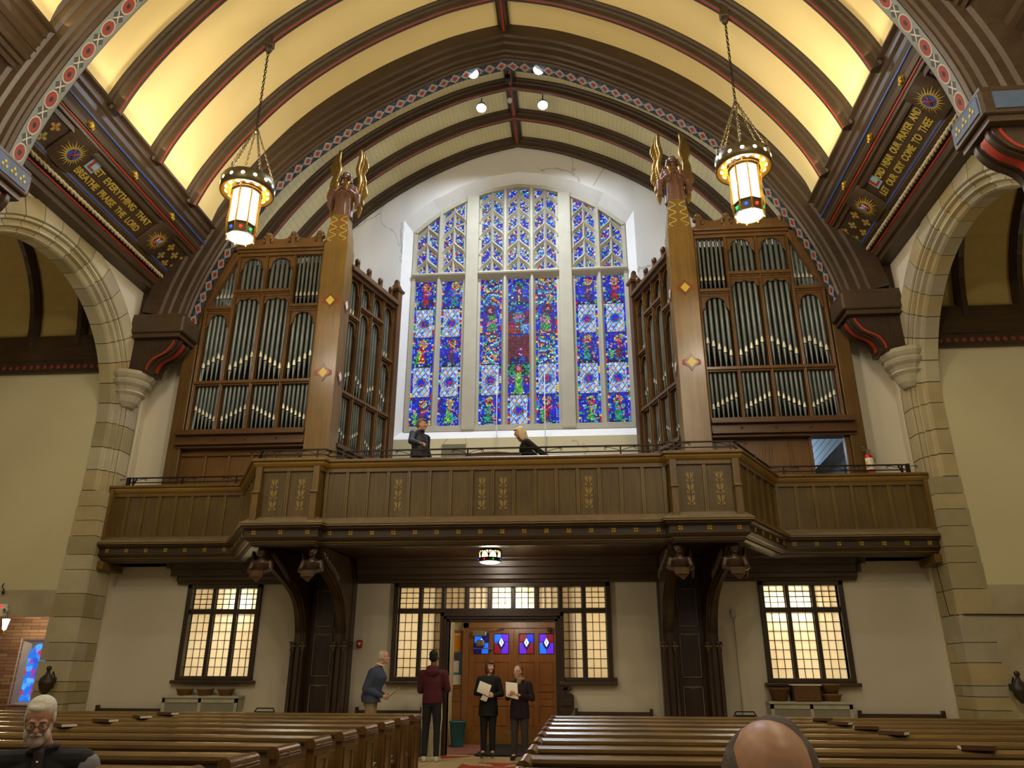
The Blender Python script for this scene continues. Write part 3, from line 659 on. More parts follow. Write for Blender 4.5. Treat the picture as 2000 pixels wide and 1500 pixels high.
# door surround
m = MB()
for s, xa in ((-1, -2.62), (1, -.47)):
    for k, (o1, o2, yy) in enumerate(((0, .07, 15.98), (.05, .12, 15.94), (.10, .17, 15.90))):
        m.box(xa + s * o1, yy, 0, xa + s * o2, 16.2, 2.46 + o2)
for k, (o1, o2, yy) in enumerate(((0, .07, 15.98), (.05, .12, 15.94), (.10, .17, 15.90))): m.box(-2.62 - o2, yy, 2.46 + o1 - (.0), -.47 + o2, 16.2, 2.46 + o2)
d1 = struct(m.build('door_1', M_darkz))
# inner door frame, transom and double doors
m = MB()
m.box(-2.68, 18.38, 0, -2.54, 18.6, 2.6, bev=.01); m.box(-.46, 18.38, 0, -.32, 18.6, 2.6, bev=.01); m.box(-2.68, 18.38, 2.46, -.32, 18.6, 2.60, bev=.01); m.box(-2.72, 18.36, 2.58, -.28, 18.6, 2.66)
m.box(-2.95, 18.42, 0, -2.7, 18.6, .9); m.box(-2.95, 18.40, .9, -2.7, 18.6, .96); m.box(-2.93, 18.44, .96, -2.7, 18.6, 1.15); 
struct(m.build('trim_60', wood('door_case_wood', '6a4420', '8e6233', .35)))
M_kick = plain('brass_kick_plate', 'a87c3c', .35, .6); M_mount = plain('dark_moulding', '5b3212', .4)
def dglass(i):
    """small leaded window of a door: blue, red and violet quarters round a pale lozenge"""
    m = MB(); z0, z1 = 1.93, 2.33; w = .26; q = []
    return z0, z1, w
M_gb = [emit('door_glass_blue', '0a2cd8', .9), emit('door_glass_red', '7a0a28', .6), emit('door_glass_violet', '5a1fd0', .9), emit('door_glass_sky', '1f66e8', 1.0), emit('door_glass_pale', 'cfe4ff', 1.6), emit('door_glass_indigo', '160a60', .6)]
def leaf(xa, xb, n_, cols):
    m = MB(); y0, y1 = 18.42, 18.47
    w = xb - xa; st = .12; pw = (w - 3 * st) / 2
    cx = [xa + st + pw / 2, xb - st - pw / 2]
    # stiles and rails
    for a, b in ((xa, xa + st), (cx[0] + pw / 2, cx[1] - pw / 2), (xb - st, xb)): m.box(a, y0, .01, b, y1, 2.45, bev=.006)
    for a, b in ((.01, .36), (.80, .92), (1.10, 1.22), (1.72, 1.90), (2.34, 2.45)):
        for c in cx: m.box(c - pw / 2 - .002, y0 + .002, a, c + pw / 2 + .002, y1 - .002, b)
    for a, b in ((.36, .80), (.92, 1.10), (1.22, 1.72)):
        for c in cx: m.box(c - pw / 2, y0 + .02, a, c + pw / 2, y1 - .01, b); m.box(c - pw / 2 + .03, y0 + .008, a + .03, c + pw / 2 - .03, y1 - .01, b - .03, bev=.006)
    o = struct(m.build('door_%d' % n_, M_door))
    m = MB(); m.box(xa + .01, y0 - .006, .02, xb - .01, y0, .30); p = m.build('kick_plate', M_kick); wparent(p, o)
    for ci, c in enumerate(cx):
        z0, z1 = 1.90, 2.34; a, b = c - pw / 2, c + pw / 2; zc = (z0 + z1) / 2 + .02; m = MB(); k = cols[ci]
        V = lambda x, z, y=y0 + .018: (x, y, z)
        m.add([V(a, z0), V(c, z0), V(c, zc), V(a, zc)], [(0, 1, 2, 3)], k[0]); m.add([V(c, z0), V(b, z0), V(b, zc), V(c, zc)], [(0, 1, 2, 3)], k[1])
        m.add([V(a, zc), V(c, zc), V(c, z1), V(a, z1)], [(0, 1, 2, 3)], k[2]); m.add([V(c, zc), V(b, zc), V(b, z1), V(c, z1)], [(0, 1, 2, 3)], k[3])
        sh = [(c, zc - .15, ), (c + .07, zc - .06), (c + .09, zc + .03), (c, zc + .05), (c - .09, zc + .03), (c - .07, zc - .06)]
        m.add([V(x, z, y0 + .016) for x, z in sh], [tuple(range(6))], 5)
        m.add([V(c, zc - .085, y0 + .014), V(c + .055, zc + .01, y0 + .014), V(c, zc + .105, y0 + .014), V(c - .055, zc + .01, y0 + .014)], [(0, 1, 2, 3)], 4)
        m.add([V(c, zc - .025, y0 + .012), V(c + .015, zc + .01, y0 + .012), V(c, zc + .035, y0 + .012), V(c - .015, zc + .01, y0 + .012)], [(0, 1, 2, 3)], 0)
        g = m.build('door_pane', M_gb, fixn=False); wparent(g, o)
        m = MB()
        for (xa_, za, xb_, zb) in ((c, z0, c, zc - .085), (a, zc + .02, c - .09, zc + .03), (b, zc + .02, c + .09, zc + .03), (c, zc + .105, c, z1)): m.tube([V(xa_, za, y0 + .012), V(xb_, zb, y0 + .012)], .004, 4)
        for P_, Q_ in zip(sh, sh[1:] + sh[:1]): m.tube([V(*P_, y0 + .012), V(*Q_, y0 + .012)], .004, 4)
        for (p1, p2) in (((a, z0), (b, z0)), ((b, z0), (b, z1)), ((b, z1), (a, z1)), ((a, z1), (a, z0))): m.tube([V(*p1, y0), V(*p2, y0)], .009, 4)
        wparent(m.build('pane_came', plain_lead), g) if False else wparent(m.build('pane_came', M_lead), o)
    return o
lf1 = leaf(-2.54, -1.50, 2, [(5, 3, 3, 5), (1, 2, 3, 2)]); lf2 = leaf(-1.50, -.46, 3, [(2, 1, 1, 0), (3, 2, 2, 1)])
M_steel = plain('brushed_steel', '8f8a80', .35, .8)
m = MB(); m.box(-2.44, 18.24, 2.28, -2.12, 18.41, 2.40, bev=.02); m.box(-2.34, 18.18, 2.05, -2.16, 18.40, 2.20, bev=.03); m.tube([(-2.2, 18.26, 2.38), (-1.95, 18.22, 2.43), (-1.72, 18.34, 2.44)], .014, 6); m.box(-2.42, 18.3, 2.0, -1.98, 18.36, 2.03)
tag(m.build('door_closer', M_steel), 'grey metal door closer and arm at the top of the left wooden door', 'door closer')
m = MB(); m.box(-.72, 18.26, 2.38, -.62, 18.37, 2.47, bev=.01); tag(m.build('door_closer', M_iron), 'small dark closer bracket above the right wooden door', 'door closer')
# notice board
nb = thing('notice_board', 'wood framed notice board with pinned papers beside the inner doors', 'notice board', (-2.83, 18.58, .0))
m = MB(); m.box(-2.93, 18.50, 1.16, -2.68, 18.58, 1.22); m.box(-2.93, 18.50, 2.36, -2.68, 18.58, 2.42); m.box(-2.72, 18.50, 1.2, -2.68, 18.58, 2.4); m.box(-2.93, 18.56, 1.2, -2.7, 18.59, 2.4); wparent(m.build('frame', M_door), nb)
for (z0, z1, xa, h) in ((1.95, 2.36, -2.92, 'd8902c'), (1.45, 1.95, -2.92, '3f7fb0'), (1.24, 1.45, -2.92, 'e8e4da')):
    m = MB(); m.box(xa, 18.548, z0, -2.73 if h != 'd8902c' else -2.76, 18.556, z1); wparent(m.build('backing_paper', plain('paper_' + h, h, .8, var=.03)), nb)
for (z0, z1, xa, xb, h) in ((1.50, 1.75, -2.90, -2.78, 'e6dcd8'), (1.78, 1.92, -2.90, -2.79, '6a3a34'), (2.32, 2.40, -2.90, -2.76, 'f0e6c0')):
    m = MB(); m.box(xa, 18.54, z0, xb, 18.547, z1); wparent(m.build('pinned_sheet', plain('sheet_' + h, h, .8, var=.05)), nb)
# waste bin
wb = thing('waste_bin', 'teal plastic waste bin standing left of the inner doors', 'waste bin', (-2.66, 17.8, .012))
M_teal = plain('teal_plastic', '2d6f74', .45)
m = MB(); m.lathe([(.001, 0), (.13, 0), (.135, .02), (.175, .46), (.19, .47), (.19, .50), (.178, .50), (.17, .47), (.13, .03), (.001, .03)], n=28); m.build('bucket', M_teal, wb)
m = MB(); m.lathe([(.185, .478), (.198, .48), (.198, .503), (.185, .505)], n=28); m.build('rim', M_teal, wb)

# beams under the gallery along the wall
m = MB()
BS = [(16.0, 3.22), (15.92, 3.22), (15.90, 3.27), (15.84, 3.29), (15.84, 3.36), (15.78, 3.38), (15.76, 3.50), (15.70, 3.52), (15.68, 3.62), (15.60, 3.66), (15.58, 3.72), (16.0, 3.72)]
for (a, b) in ((-8.45, -5.6), (-4.55, 1.6), (2.6, 5.5)):
    m.loft([[(x, y, z) for y, z in BS] for x in (a, b)])
for s in (-1, 1):   # stepped ends
    x = CX + s * 7.0; m.loft([[(x + s * d, y, z) for y, z in BS[4:]] for d in (-.05, .06)]); m.loft([[(x + s * d, y, z) for y, z in BS[7:]] for d in (0, .14)])
struct(m.build('trim_61', M_dark))

# ---------------------------------------------------------------- upper end wall and the great stained glass window
TOPC = [(0, 15.62), (.8, 15.50), (1.58, 15.2), (2.4, 14.72), (3.17, 14.05)]
def ztop(u): return float(np.interp(abs(u), [p[0] for p in TOPC], [p[1] for p in TOPC]))
us = [3.17 * i / 12 for i in range(-12, 13)]
KF = 3.44 / 3.17
front = [(u * KF, ztop(u) + .24) for u in us]; back = [(u, ztop(u)) for u in us]
m = MB(); zw = 17.6
m.box(-9.9, 19.4, 3.7, CX - 3.44, 20.2, 12.9); m.box(CX + 3.44, 19.4, 3.7, 6.9, 20.2, 12.9); m.box(CX - 3.44, 19.4, 3.7, CX + 3.44, 20.2, 7.38)
m.box(-9.9, 19.4, 12.9, CX - 3.44, 20.2, 16.5); m.box(CX + 3.44, 19.4, 12.9, 6.9, 20.2, 16.5)
for a, b in zip(front[:-1], front[1:]): m.prism([(CX + a[0], a[1]), (CX + b[0], b[1]), (CX + b[0], zw), (CX + a[0], zw)], lambda p, q, d: (p, 19.4 + d, q), 0, .8)
def cracks():
    mt = NT('window_wall_cracked_plaster'); c = rgb('dcd8d0'); v = mt.coord('Object', (1, 1, .45)); vr = mt.t.nodes.new('ShaderNodeTexVoronoi'); vr.feature = 'DISTANCE_TO_EDGE'
    nz = mt.noise(mt.coord(), 2.2, 5); off = mt.t.nodes.new('ShaderNodeVectorMath'); off.operation = 'ADD'; mt.set(off.inputs[0], v); cb = mt.t.nodes.new('ShaderNodeCombineXYZ'); mt.set(cb.inputs[0], mt.math('MULTIPLY', nz, .5)); mt.set(cb.inputs[2], mt.math('MULTIPLY', nz, .3)); mt.set(off.inputs[1], cb.outputs[0])
    mt.set(vr.inputs['Vector'], off.outputs[0]); vr.inputs['Scale'].default_value = .55
    ln = mt.math('MULTIPLY', mt.math('LESS_THAN', vr.outputs['Distance'], .006), mt.math('GREATER_THAN', mt.noise(mt.coord('Object', (.5, .5, .5)), 1.1, 1), .5))
    sp = mt.t.nodes.new('ShaderNodeSeparateXYZ'); mt.set(sp.inputs[0], mt.coord()); low = mt.math('LESS_THAN', sp.outputs[2], 7.38)
    cc = mt.mix(low, c, rgb('d8cda6'))
    return mt.out(mt.mix(mt.math('MULTIPLY', ln, .45), cc, rgb('7b7468')), .9)
M_crack = cracks()
struct(m.build('wall_back_upper', M_crack))
m = MB(); loopF = [(CX - 3.44, 19.4, 7.38)] + [(CX + a, 19.4, z) for a, z in front] + [(CX + 3.44, 19.4, 7.38)]
loopB = [(CX - 3.17, 19.84, 7.78)] + [(CX + a, 19.84, z) for a, z in back] + [(CX + 3.17, 19.84, 7.78)]
m.loft([loopF, loopB], caps=False)
win = struct(m.build('window_1', plain('window_splay', 'e6e5e2', .85, var=.03)))
Y0, Y1 = 19.74, 19.93
m = MB()
def rect(x0, x1, z0, z1, y0=Y0, y1=Y1): m.box(CX + x0, y0, z0, CX + x1, y1, z1)
EDG = [-3.17, -2.375, -1.58, -1.2, -.4, .4, 1.2, 1.58, 2.375, 3.17]
LIGHTS = [(-3.09, -2.46), (-2.29, -1.66), (-1.12, -.49), (-.31, .31), (.49, 1.12), (1.66, 2.29), (2.46, 3.09)]
for x0, x1 in ((-1.58, -1.2), (1.2, 1.58)):
    m.box(CX + x0, 19.66, 7.7, CX + x1, 19.95, 15.25 if True else 0, bev=.03); m.box(CX + x0 - .08, 19.80, 7.7, CX + x1 + .08, 19.95, 15.2)
for xm in (-2.375, -.4, .4, 2.375):
    zt_ = ztop(xm) - .02; hw = .035
    m.loft([[(CX + xm + a, y, z) for a, y in ((-.095, 19.93), (-.095, 19.86), (-.03, 19.72), (.03, 19.72), (.095, 19.86), (.095, 19.93))] for z in (7.78, zt_)])
for x0 in (-3.19, 3.08): rect(x0, x0 + .11, 7.7, ztop(3.17))
rect(-3.17, 3.17, 7.68, 7.84, 19.70)
wparent(m.build('mullion', M_wstone), win)
m = MB()
for a, b in ((-3.17, -1.58), (-1.2, 1.2), (1.58, 3.17)):
    m.loft([[(x, y, z) for y, z in ((19.93, 12.40), (19.86, 12.42), (19.66, 12.52), (19.64, 12.56), (19.66, 12.60), (19.93, 12.66))] for x in (CX + a, CX + b)])
for i, (a, b) in enumerate(LIGHTS):     # cusped heads below the transom
    for s_, xx in ((1, a), (-1, b)): m.tube([(CX + xx, 19.86, 12.16), (CX + xx + s_ * .05, 19.86, 12.24), (CX + xx + s_ * .14, 19.86, 12.27), (CX + xx + s_ * .10, 19.86, 12.34), (CX + xx + s_ * .16, 19.86, 12.40)], [.02, .02, .012, .018, .02], 5)
wparent(m.build('transom', M_wstone), win)
m = MB()
for i, (a, b) in enumerate(LIGHTS):
    c = (a + b) / 2; w = (b - a) / 2 + .05; zt_ = ztop(c)
    m.loft([[(CX + c + dx, y, z) for dx, y in ((-.05, 19.93), (-.05, 19.85), (0, 19.76), (.05, 19.85), (.05, 19.93))] for z in (12.6, zt_ - .03)])
    z = 12.62; k = 0
    while z < zt_ - .12:
        for s_ in (-1, 1):
            pts = []
            for t in [j / 10 for j in range(11)]:
                tt = t ** 1.25; sm = tt * tt * (3 - 2 * tt); x = s_ * w * (1 - sm); zz = z + .04 + .50 * t
                pts.append((CX + c + x, zz))
            pts = [p for p in pts if p[1] < ztop(p[0] - CX) + .02]
            if len(pts) > 1:
                m.arch(pts, [(-.070, .03), (0, -.07), (.070, .03), (.070, .1), (-.070, .1)], fn=lambda p, q, d: (p, 19.83 + d, q))
                # little cusps under each curve
                if len(pts) > 8:
                    for ti in (3, 6):
                        p = pts[ti]; m.tube([(p[0], 19.87, p[1]), (p[0] - s_ * .03, 19.87, p[1] - .12), (p[0] - s_ * .10, 19.87, p[1] - .16)], [.04, .03, .010], 5)
        z += .56; k += 1
for s_ in (-1, 1):                      # stone edge that follows the arch
    pts = [(CX + s_ * u, z) for u, z in smoothcrv(TOPC, 3)]; m.arch(pts, [(-.06, -.1), (.06, -.1), (.06, .1), (-.06, .1)], fn=lambda p, q, d: (p, 19.84 + d, q))
wparent(m.build('tracery', M_wstone), win)

# ---- glass: leaded mosaic computed piece by piece
def gmat():
    m = NT('stained_glass'); at = m.t.nodes.new('ShaderNodeAttribute'); at.attribute_name = 'glass'; m.set(m.b.inputs['Base Color'], (.02, .02, .03, 1)); m.set(m.b.inputs['Emission Color'], at.outputs['Color'])
    m.b.inputs['Emission Strength'].default_value = 1.05; m.b.inputs['Roughness'].default_value = .7; m.b.inputs['Specular IOR Level'].default_value = .1; return m.mat
M_sg = gmat(); RNG = np.random.default_rng(5)
def c8(h): return np.array(rgb(h)[:3])
PAL = {k: c8(v) for k, v in dict(b1='1a22e8', b2='0f1a9a', b3='2f62f2', b4='3b1fd0', wb='a9d4ff', w='e8f2ff', r='d81830', r2='7a1420', y='f2c23a', o='e08a2c', g='1fa050', lg='8fdc5a', p='6a2a90', pk='d88aa8', br='4a2430', t='2fa8b8', dk='10142c', rb='8a2f2a').items()}
def pick(opts, rnd):
    ks = [o[0] for o in opts]; ws = np.cumsum([o[1] for o in opts]); ws = ws / ws[-1]; idx = np.searchsorted(ws, rnd); return np.array([PAL[k] for k in ks])[np.clip(idx, 0, len(ks) - 1)]
ROBES = [('r', 'r2'), ('rb', 'p'), ('g', 't'), ('p', 'br'), ('r', 'y'), ('lg', 'g'), ('t', 'b3')]
def design(kind, a, b, rnd, r2, var):
    """a -1..1 across, b 0..1 up, arrays -> colours"""
    bg = pick([('b1', 4), ('b2', 2.2), ('b4', 2), ('b3', 1.2), ('t', .5), ('g', .4), ('wb', .4)], rnd); C = bg
    def put(mask, opts):
        nonlocal C; C = np.where(mask[:, None], pick(opts, r2), C)
    ro, rr = ROBES[var % len(ROBES)]; ox = (.0, .18, -.15, .1, -.05)[var % 5]
    if kind == 'F':
        put((np.abs(a) < .75) & (b < .34) & (rnd > .45), [('b2', 2), ('t', 1), ('g', 1), ('dk', 1)])
        lean = ox + (b - .4) * (.35 if var % 2 else -.2)
        put((np.abs(a - lean) < .16 + .28 * np.clip(.72 - b, 0, .7)) & (b > .14) & (b < .74), [(ro, 4), (rr, 2), ('br', 1)])
        put((np.abs(b - .52 - .12 * (a - ox)) < .05) & (a > ox - .05) & (a < ox + .6), [('pk', 2), (ro, 1)])
        hd = np.hypot((a - ox - .08) * .33, (b - .80) * .9); put(hd < .13, [('y', 2), ('r', 1), ('lg', 1)]); put(hd < .075, [('pk', 2), ('br', 1)])
        if var % 3 == 1:
            put((np.abs(a + .45) < .16) & (b > .12) & (b < .5), [('lg', 2), ('g', 2)]); put(np.hypot((a + .45) * .33, (b - .56) * .9) < .06, [('pk', 1)])
        if var % 3 == 2: put((np.abs(a - .5 + .3 * b) < .13) & (b > .1) & (b < .62), [('p', 1), ('pk', 1), ('t', 1)])
        put((b < .09), [('dk', 1)]); put((b < .09) & (rnd > .5) & (np.abs(a) < .7), [('wb', 1), ('dk', .6)])
    elif kind == 'Q':
        return None
    elif kind == 'RAY':
        ang = np.arctan2((b - .5) * 2.2, (a - (1.2 if var else -1.2))); k = np.floor(ang * 12).astype(int) % 5
        C = np.where(((k == 0) & (r2 > .45))[:, None], PAL['o'], np.where(((k == 1) & (r2 > .7))[:, None], PAL['y'] * .9, C)); C = np.where((k == 3)[:, None], PAL['wb'], C); C = np.where((k == 2)[:, None], PAL['t'] * .8, C); put((k == 4) & (r2 > .5), [('br', 2), ('rb', 1)])
    elif kind == 'KNEEL':
        sx = 1 if var else -1
        hd = np.hypot((a - .1 * sx) * .33, (b - .83) * .9); put(hd < .17, [('rb', 2), ('r', 1)]); put(hd < .14, [('br', 3)]); put(hd < .06, [('pk', 1)])
        put((np.abs(a + .1 * sx) < .55 - .3 * b) & (b < .68), [('lg', 2), ('g', 3), ('p', 1.5)]); put((np.abs(b - .42 + .15 * a * sx) < .05) & (np.abs(a) < .6), [('pk', 1)]); put((a * sx > .35) & (b > .2) & (b < .6), [('p', 2), ('b4', 1)]); put((b < .12), [('rb', 1), ('p', 1), ('pk', .5)])
    elif kind == 'FACE':
        put((b < .5) & (np.abs(a) < .25 + .7 * (.5 - b) * 2), [('p', 3), ('b4', 1), ('br', 1)]); put((np.hypot(a * .33, (b - .55) * .7) < .11), [('rb', 1), ('br', 2), ('pk', 1)])
        d_ = (.92 - b) * 1.6 - np.abs(a); put((np.abs(d_) < .10) & (b > .62), [('t', 2), ('g', 1)]); put((d_ > .1) & (b > .68), [('br', 2), ('rb', 1)]); put((b < .12), [('dk', 2), ('t', 1)]); put((np.abs(a) < .12) & (b < .34), [('lg', 2)])
    elif kind == 'HALO':
        put((b < .78), [('br', 2), ('r2', 2), ('p', 1.5)]); hd = np.hypot(a * .33, (b - .60) * .95); put((hd < .17), [('r', 2), ('rb', 1)]); put((hd < .17) & (hd > .13) , [('t', 2)]); put((hd < .11), [('pk', 2), ('p', 1)]); put((np.abs(np.abs(a) - .28) < .06) & (b < .5), [('t', 3)])
        put((b < .42) & (np.abs(a) < .2), [('rb', 2), ('pk', 1)]); put((b < .34) & (a > .35), [('wb', 1), ('b3', 1)]); put((b < .3) & (a < -.35), [('r', 2), ('rb', 1)]); put((b > .84) & (np.abs(a) > .2), [('b3', 2), ('t', 1), ('dk', 1)])
    elif kind == 'RED':
        put((b < .95), [('r2', 3), ('rb', 3), ('br', 2)]); put((np.abs(a - .3 + b * .3) < .14) & (b < .55), [('b4', 2), ('p', 2), ('pk', 1)]); put((b < .22) & (np.abs(a) < .8), [('b3', 2), ('dk', 2)])
    elif kind == 'GREEN':
        hd = np.hypot(a * .33, (b - .86) * .9); put((np.abs(a) < .22 + .2 * (1 - b)) & (b < .78), [('lg', 3), ('g', 3), ('y', .5)]); put((np.abs(a) > .45) & (b > .35) & (b < .62), [('p', 2), ('pk', 1), ('br', 1)]); put(hd < .12, [('r', 2), ('rb', 1)]); put(hd < .07, [('pk', 2)]); put((np.abs(a) > .3) & (b > .62), [('g', 2), ('t', 1), ('dk', 1)]); put((np.abs(b - .55) < .04) & (np.abs(a) < .5), [('pk', 1), ('lg', 1)])
    elif kind == 'T':
        C = pick([('b1', 4), ('b4', 2), ('wb', 3), ('w', 1), ('t', 1.3), ('r', 1.1), ('y', .6), ('g', .7), ('b3', 2), ('o', .3)], rnd)
    return C
def glass_light(x0, x1, z0, z1, panels, seed, quar_lower=None, step=.0118):
    nx = int((x1 - x0) / step); nz = int((z1 - z0) / step); xs = x0 + (np.arange(nx) + .5) * (x1 - x0) / nx; zs = z0 + (np.arange(nz) + .5) * (z1 - z0) / nz
    Xg, Zg = np.meshgrid(xs, zs); cs = .050; jit = np.random.default_rng(seed).random((400, 60, 4)); col = np.zeros((nz, nx, 3)); d1 = np.full((nz, nx), 9.); d2 = np.full((nz, nx), 9.); sx = np.zeros((nz, nx)); sz = np.zeros((nz, nx)); s1 = np.zeros((nz, nx)); s2 = np.zeros((nz, nx))
    gi = np.floor((Xg - x0) / cs).astype(int) + 2; gj = np.floor((Zg - z0) / cs).astype(int) + 2
    for di in (-1, 0, 1):
        for dj in (-1, 0, 1):
            i = gi + di; j = gj + dj; J = jit[j % 400, i % 60]; px = x0 + (i - 2 + J[..., 0]) * cs; pz = z0 + (j - 2 + J[..., 1]) * cs; d = np.hypot(Xg - px, Zg - pz)
            near = d < d1; d2 = np.where(near, d1, np.minimum(d2, d)); sx = np.where(near, px, sx); sz = np.where(near, pz, sz); s1 = np.where(near, J[..., 2], s1); s2 = np.where(near, J[..., 3], s2); d1 = np.where(near, d, d1)
    lead = (d2 - d1) < .0075; zz = z1; col[:] = .02; hw = (x1 - x0) / 2; xc = (x0 + x1) / 2
    H = (z1 - z0) / sum(p[2] if len(p) > 2 else 1 for p in panels); top = z1
    for p in panels:
        kind, var = p[0], p[1]; ph = H * (p[2] if len(p) > 2 else 1); lo = top - ph; rows = (zs < top) & (zs >= lo)
        if rows.any():
            a = ((sx[rows] - xc) / hw).ravel(); b = ((sz[rows] - lo) / ph).ravel(); shp = sx[rows].shape
            if kind == 'Q':
                Xr, Zr = Xg[rows], Zg[rows]; q = .155; U1 = (Xr - xc) / q + (Zr - lo) / (q * 1.35); V1 = (Xr - xc) / q - (Zr - lo) / (q * 1.35); fu = U1 - np.floor(U1); fv = V1 - np.floor(V1)
                hsh = np.abs(np.sin(np.floor(U1) * 12.9 + np.floor(V1) * 78.2 + var) * 437.5) % 1; sub = np.abs(np.sin(np.floor(U1 * 2) * 3.9 + np.floor(V1 * 3) * 8.2) * 37.5) % 1
                C = PAL['wb'] * np.array([.8, .95, 1.1]) * (.5 + .5 * hsh[..., None]) + np.array([.18, .12, .0]) * (sub[..., None] > .5); C = np.where((sub > .84)[..., None], PAL['b3'], C)
                C = np.where(((fu < .16))[..., None], np.where((hsh > .5)[..., None], PAL['o'], PAL['y']), C); C = np.where(((fv < .12))[..., None], np.where((hsh > .3)[..., None], PAL['dk'] + .1, PAL['o']), C)
                C = np.where(((fu > .16) & (fu < .22) | (fv > .12) & (fv < .18))[..., None], .03, C)
                rr_ = np.hypot(Xr - xc, (Zr - (top + lo) / 2)); C = np.where((rr_ < .135)[..., None], PAL['t'] * .8, C); C = np.where((rr_ < .11)[..., None], np.where((s1[rows] > .35)[..., None], PAL['b1'], PAL['r']), C); C = np.where((np.abs(rr_ - .14) < .008)[..., None], .03, C)
                if p[0] == 'Q' and var >= 10: pass
                Cc = C; L_ = lead[rows] & (rr_ < .13)
            else:
                Cc = design(kind, a, b, s1[rows].ravel(), s2[rows].ravel(), var).reshape(shp + (3,)); L_ = lead[rows]; Cc = Cc * (.55 + .75 * s2[rows])[..., None]
            # border of small pieces
            if kind not in ('T', 'FACE', 'HALO', 'RED', 'GREEN'):
                e = hw - np.abs(Xg[rows] - xc); bb = e < .075; seq = np.floor((Zg[rows] - z0) / .075).astype(int); hs = np.abs(np.sin(seq * 12.99 + (Xg[rows] > xc) * 4.1 + seed) * 43758.5) % 1
                bc = np.array([PAL[k] for k in ('b1', 'b1', 'b4', 'r', 'b2', 'y', 'wb', 'g', 'b1', 'b3')])[(hs * 10).astype(int) % 10]; inner = (e > .055); bc = np.where(inner[..., None], np.where((hs > .5)[..., None], PAL['wb'], PAL['b2']), bc)
                bl = (((Zg[rows] - z0) / .075) % 1 < .14) | (np.abs(e - .055) < .006) | (np.abs(e - .085) < .006)
                Cc = np.where(bb[..., None], bc, Cc); L_ = np.where(bb, bl, L_)
            Cc = np.where(L_[..., None], .012, Cc); Cc = np.where(((Zg[rows] - lo < .022))[..., None], .01, Cc)
            col[rows] = Cc
            if len(p) > 3:                                       # name along the foot of the panel, 3x5 letters
                F3 = dict(A='010101111101101', D='110101101101110', E='111100110100111', I='111010010010111', L='100100100100111', N='101111111111101', R='110101110101101', S='011100010001110', U='101101101101111', V='101101101101010', Z='111001010100111')
                r0 = np.where(rows)[0][0] + 3; wn = len(p[3]) * 4 * 1 - 1; c0 = (nx - wn) // 2; col[r0 - 1:r0 + 6, 8:nx - 8] = PAL['dk'] * .4
                for ci, ch in enumerate(p[3]):
                    for rr_i in range(5):
                        for cc_i in range(3):
                            if F3[ch][rr_i * 3 + cc_i] == '1':
                                cx_ = c0 + ci * 4 + cc_i
                                if 0 <= cx_ < nx: col[r0 + 4 - rr_i, cx_] = PAL['wb']
        top = lo
    return xs, zs, col
def glass_obj(x0, x1, z0, z1, panels, seed, parent, keep=None):
    xs, zs, col = glass_light(x0, x1, z0, z1, panels, seed); nx, nz = len(xs), len(zs); dx = (x1 - x0) / nx; dz = (z1 - z0) / nz
    ex = x0 + np.arange(nx + 1) * dx; ez = z0 + np.arange(nz + 1) * dz; V = np.zeros(((nz + 1) * (nx + 1), 3)); XX, ZZ = np.meshgrid(ex, ez); V[:, 0] = XX.ravel() + CX; V[:, 1] = 19.885; V[:, 2] = ZZ.ravel()
    J, I = np.meshgrid(np.arange(nz), np.arange(nx), indexing='ij'); J = J.ravel(); I = I.ravel()
    if keep is not None:
        k = np.array([ez[j + 1] <= keep(abs(ex[i] + dx / 2)) for j, i in zip(J, I)]); J, I = J[k], I[k]
    A = J * (nx + 1) + I; Fc = np.stack([A, A + 1, A + nx + 2, A + nx + 1], 1)
    me = bpy.data.meshes.new('stained_glass'); me.vertices.add(len(V)); me.vertices.foreach_set('co', V.ravel()); me.loops.add(Fc.size); me.loops.foreach_set('vertex_index', Fc.ravel().astype(np.int32)); me.polygons.add(len(Fc)); me.polygons.foreach_set('loop_start', np.arange(0, Fc.size, 4, dtype=np.int32)); me.update(calc_edges=True)
    at = me.attributes.new('glass', 'FLOAT_COLOR', 'FACE'); cc = np.ones((len(Fc), 4)); cc[:, :3] = np.clip(col[J, I], 0, 1); at.data.foreach_set('color', cc.ravel().astype(np.float32))
    me.materials.append(M_sg); o = bpy.data.objects.new('stained_glass', me); COL.objects.link(o); wparent(o, parent); return o
PAN = [[('F', 0), ('Q', 1), ('F', 4), ('Q', 2), ('F', 1, .98)], [('F', 6), ('Q', 3), ('F', 3), ('Q', 4), ('F', 5, .98)],
       [('RAY', 0, .93), ('KNEEL', 0), ('RAY', 0), ('Q', 5), ('F', 2, .98, 'LAZARUS')], [('FACE', 0, .93), ('HALO', 0), ('RED', 0), ('GREEN', 0), ('Q', 6, .98)], [('RAY', 1, .93), ('KNEEL', 1), ('RAY', 1), ('Q', 7), ('F', 7, .98, 'DIVES')],
       [('F', 3), ('Q', 8), ('F', 2), ('Q', 9), ('F', 5, .98)], [('F', 0), ('Q', 10), ('F', 1), ('Q', 3), ('F', 2, .98)]]
for i, (a, b) in enumerate(LIGHTS):
    glass_obj(a, b, 7.84, 12.42, PAN[i], 11 + i, win)
    glass_obj(a - .02, b + .02, 12.62, max(ztop(a), ztop(b)), [('T', 0)], 41 + i, win, keep=lambda u: ztop(u) + .01)
m = MB(); m.box(CX - 3.3, 19.955, 7.6, CX + 3.3, 19.99, 15.9); wparent(m.build('outer_shutter', M_dvoid), win)  # near-black sheet closing the opening behind the glass
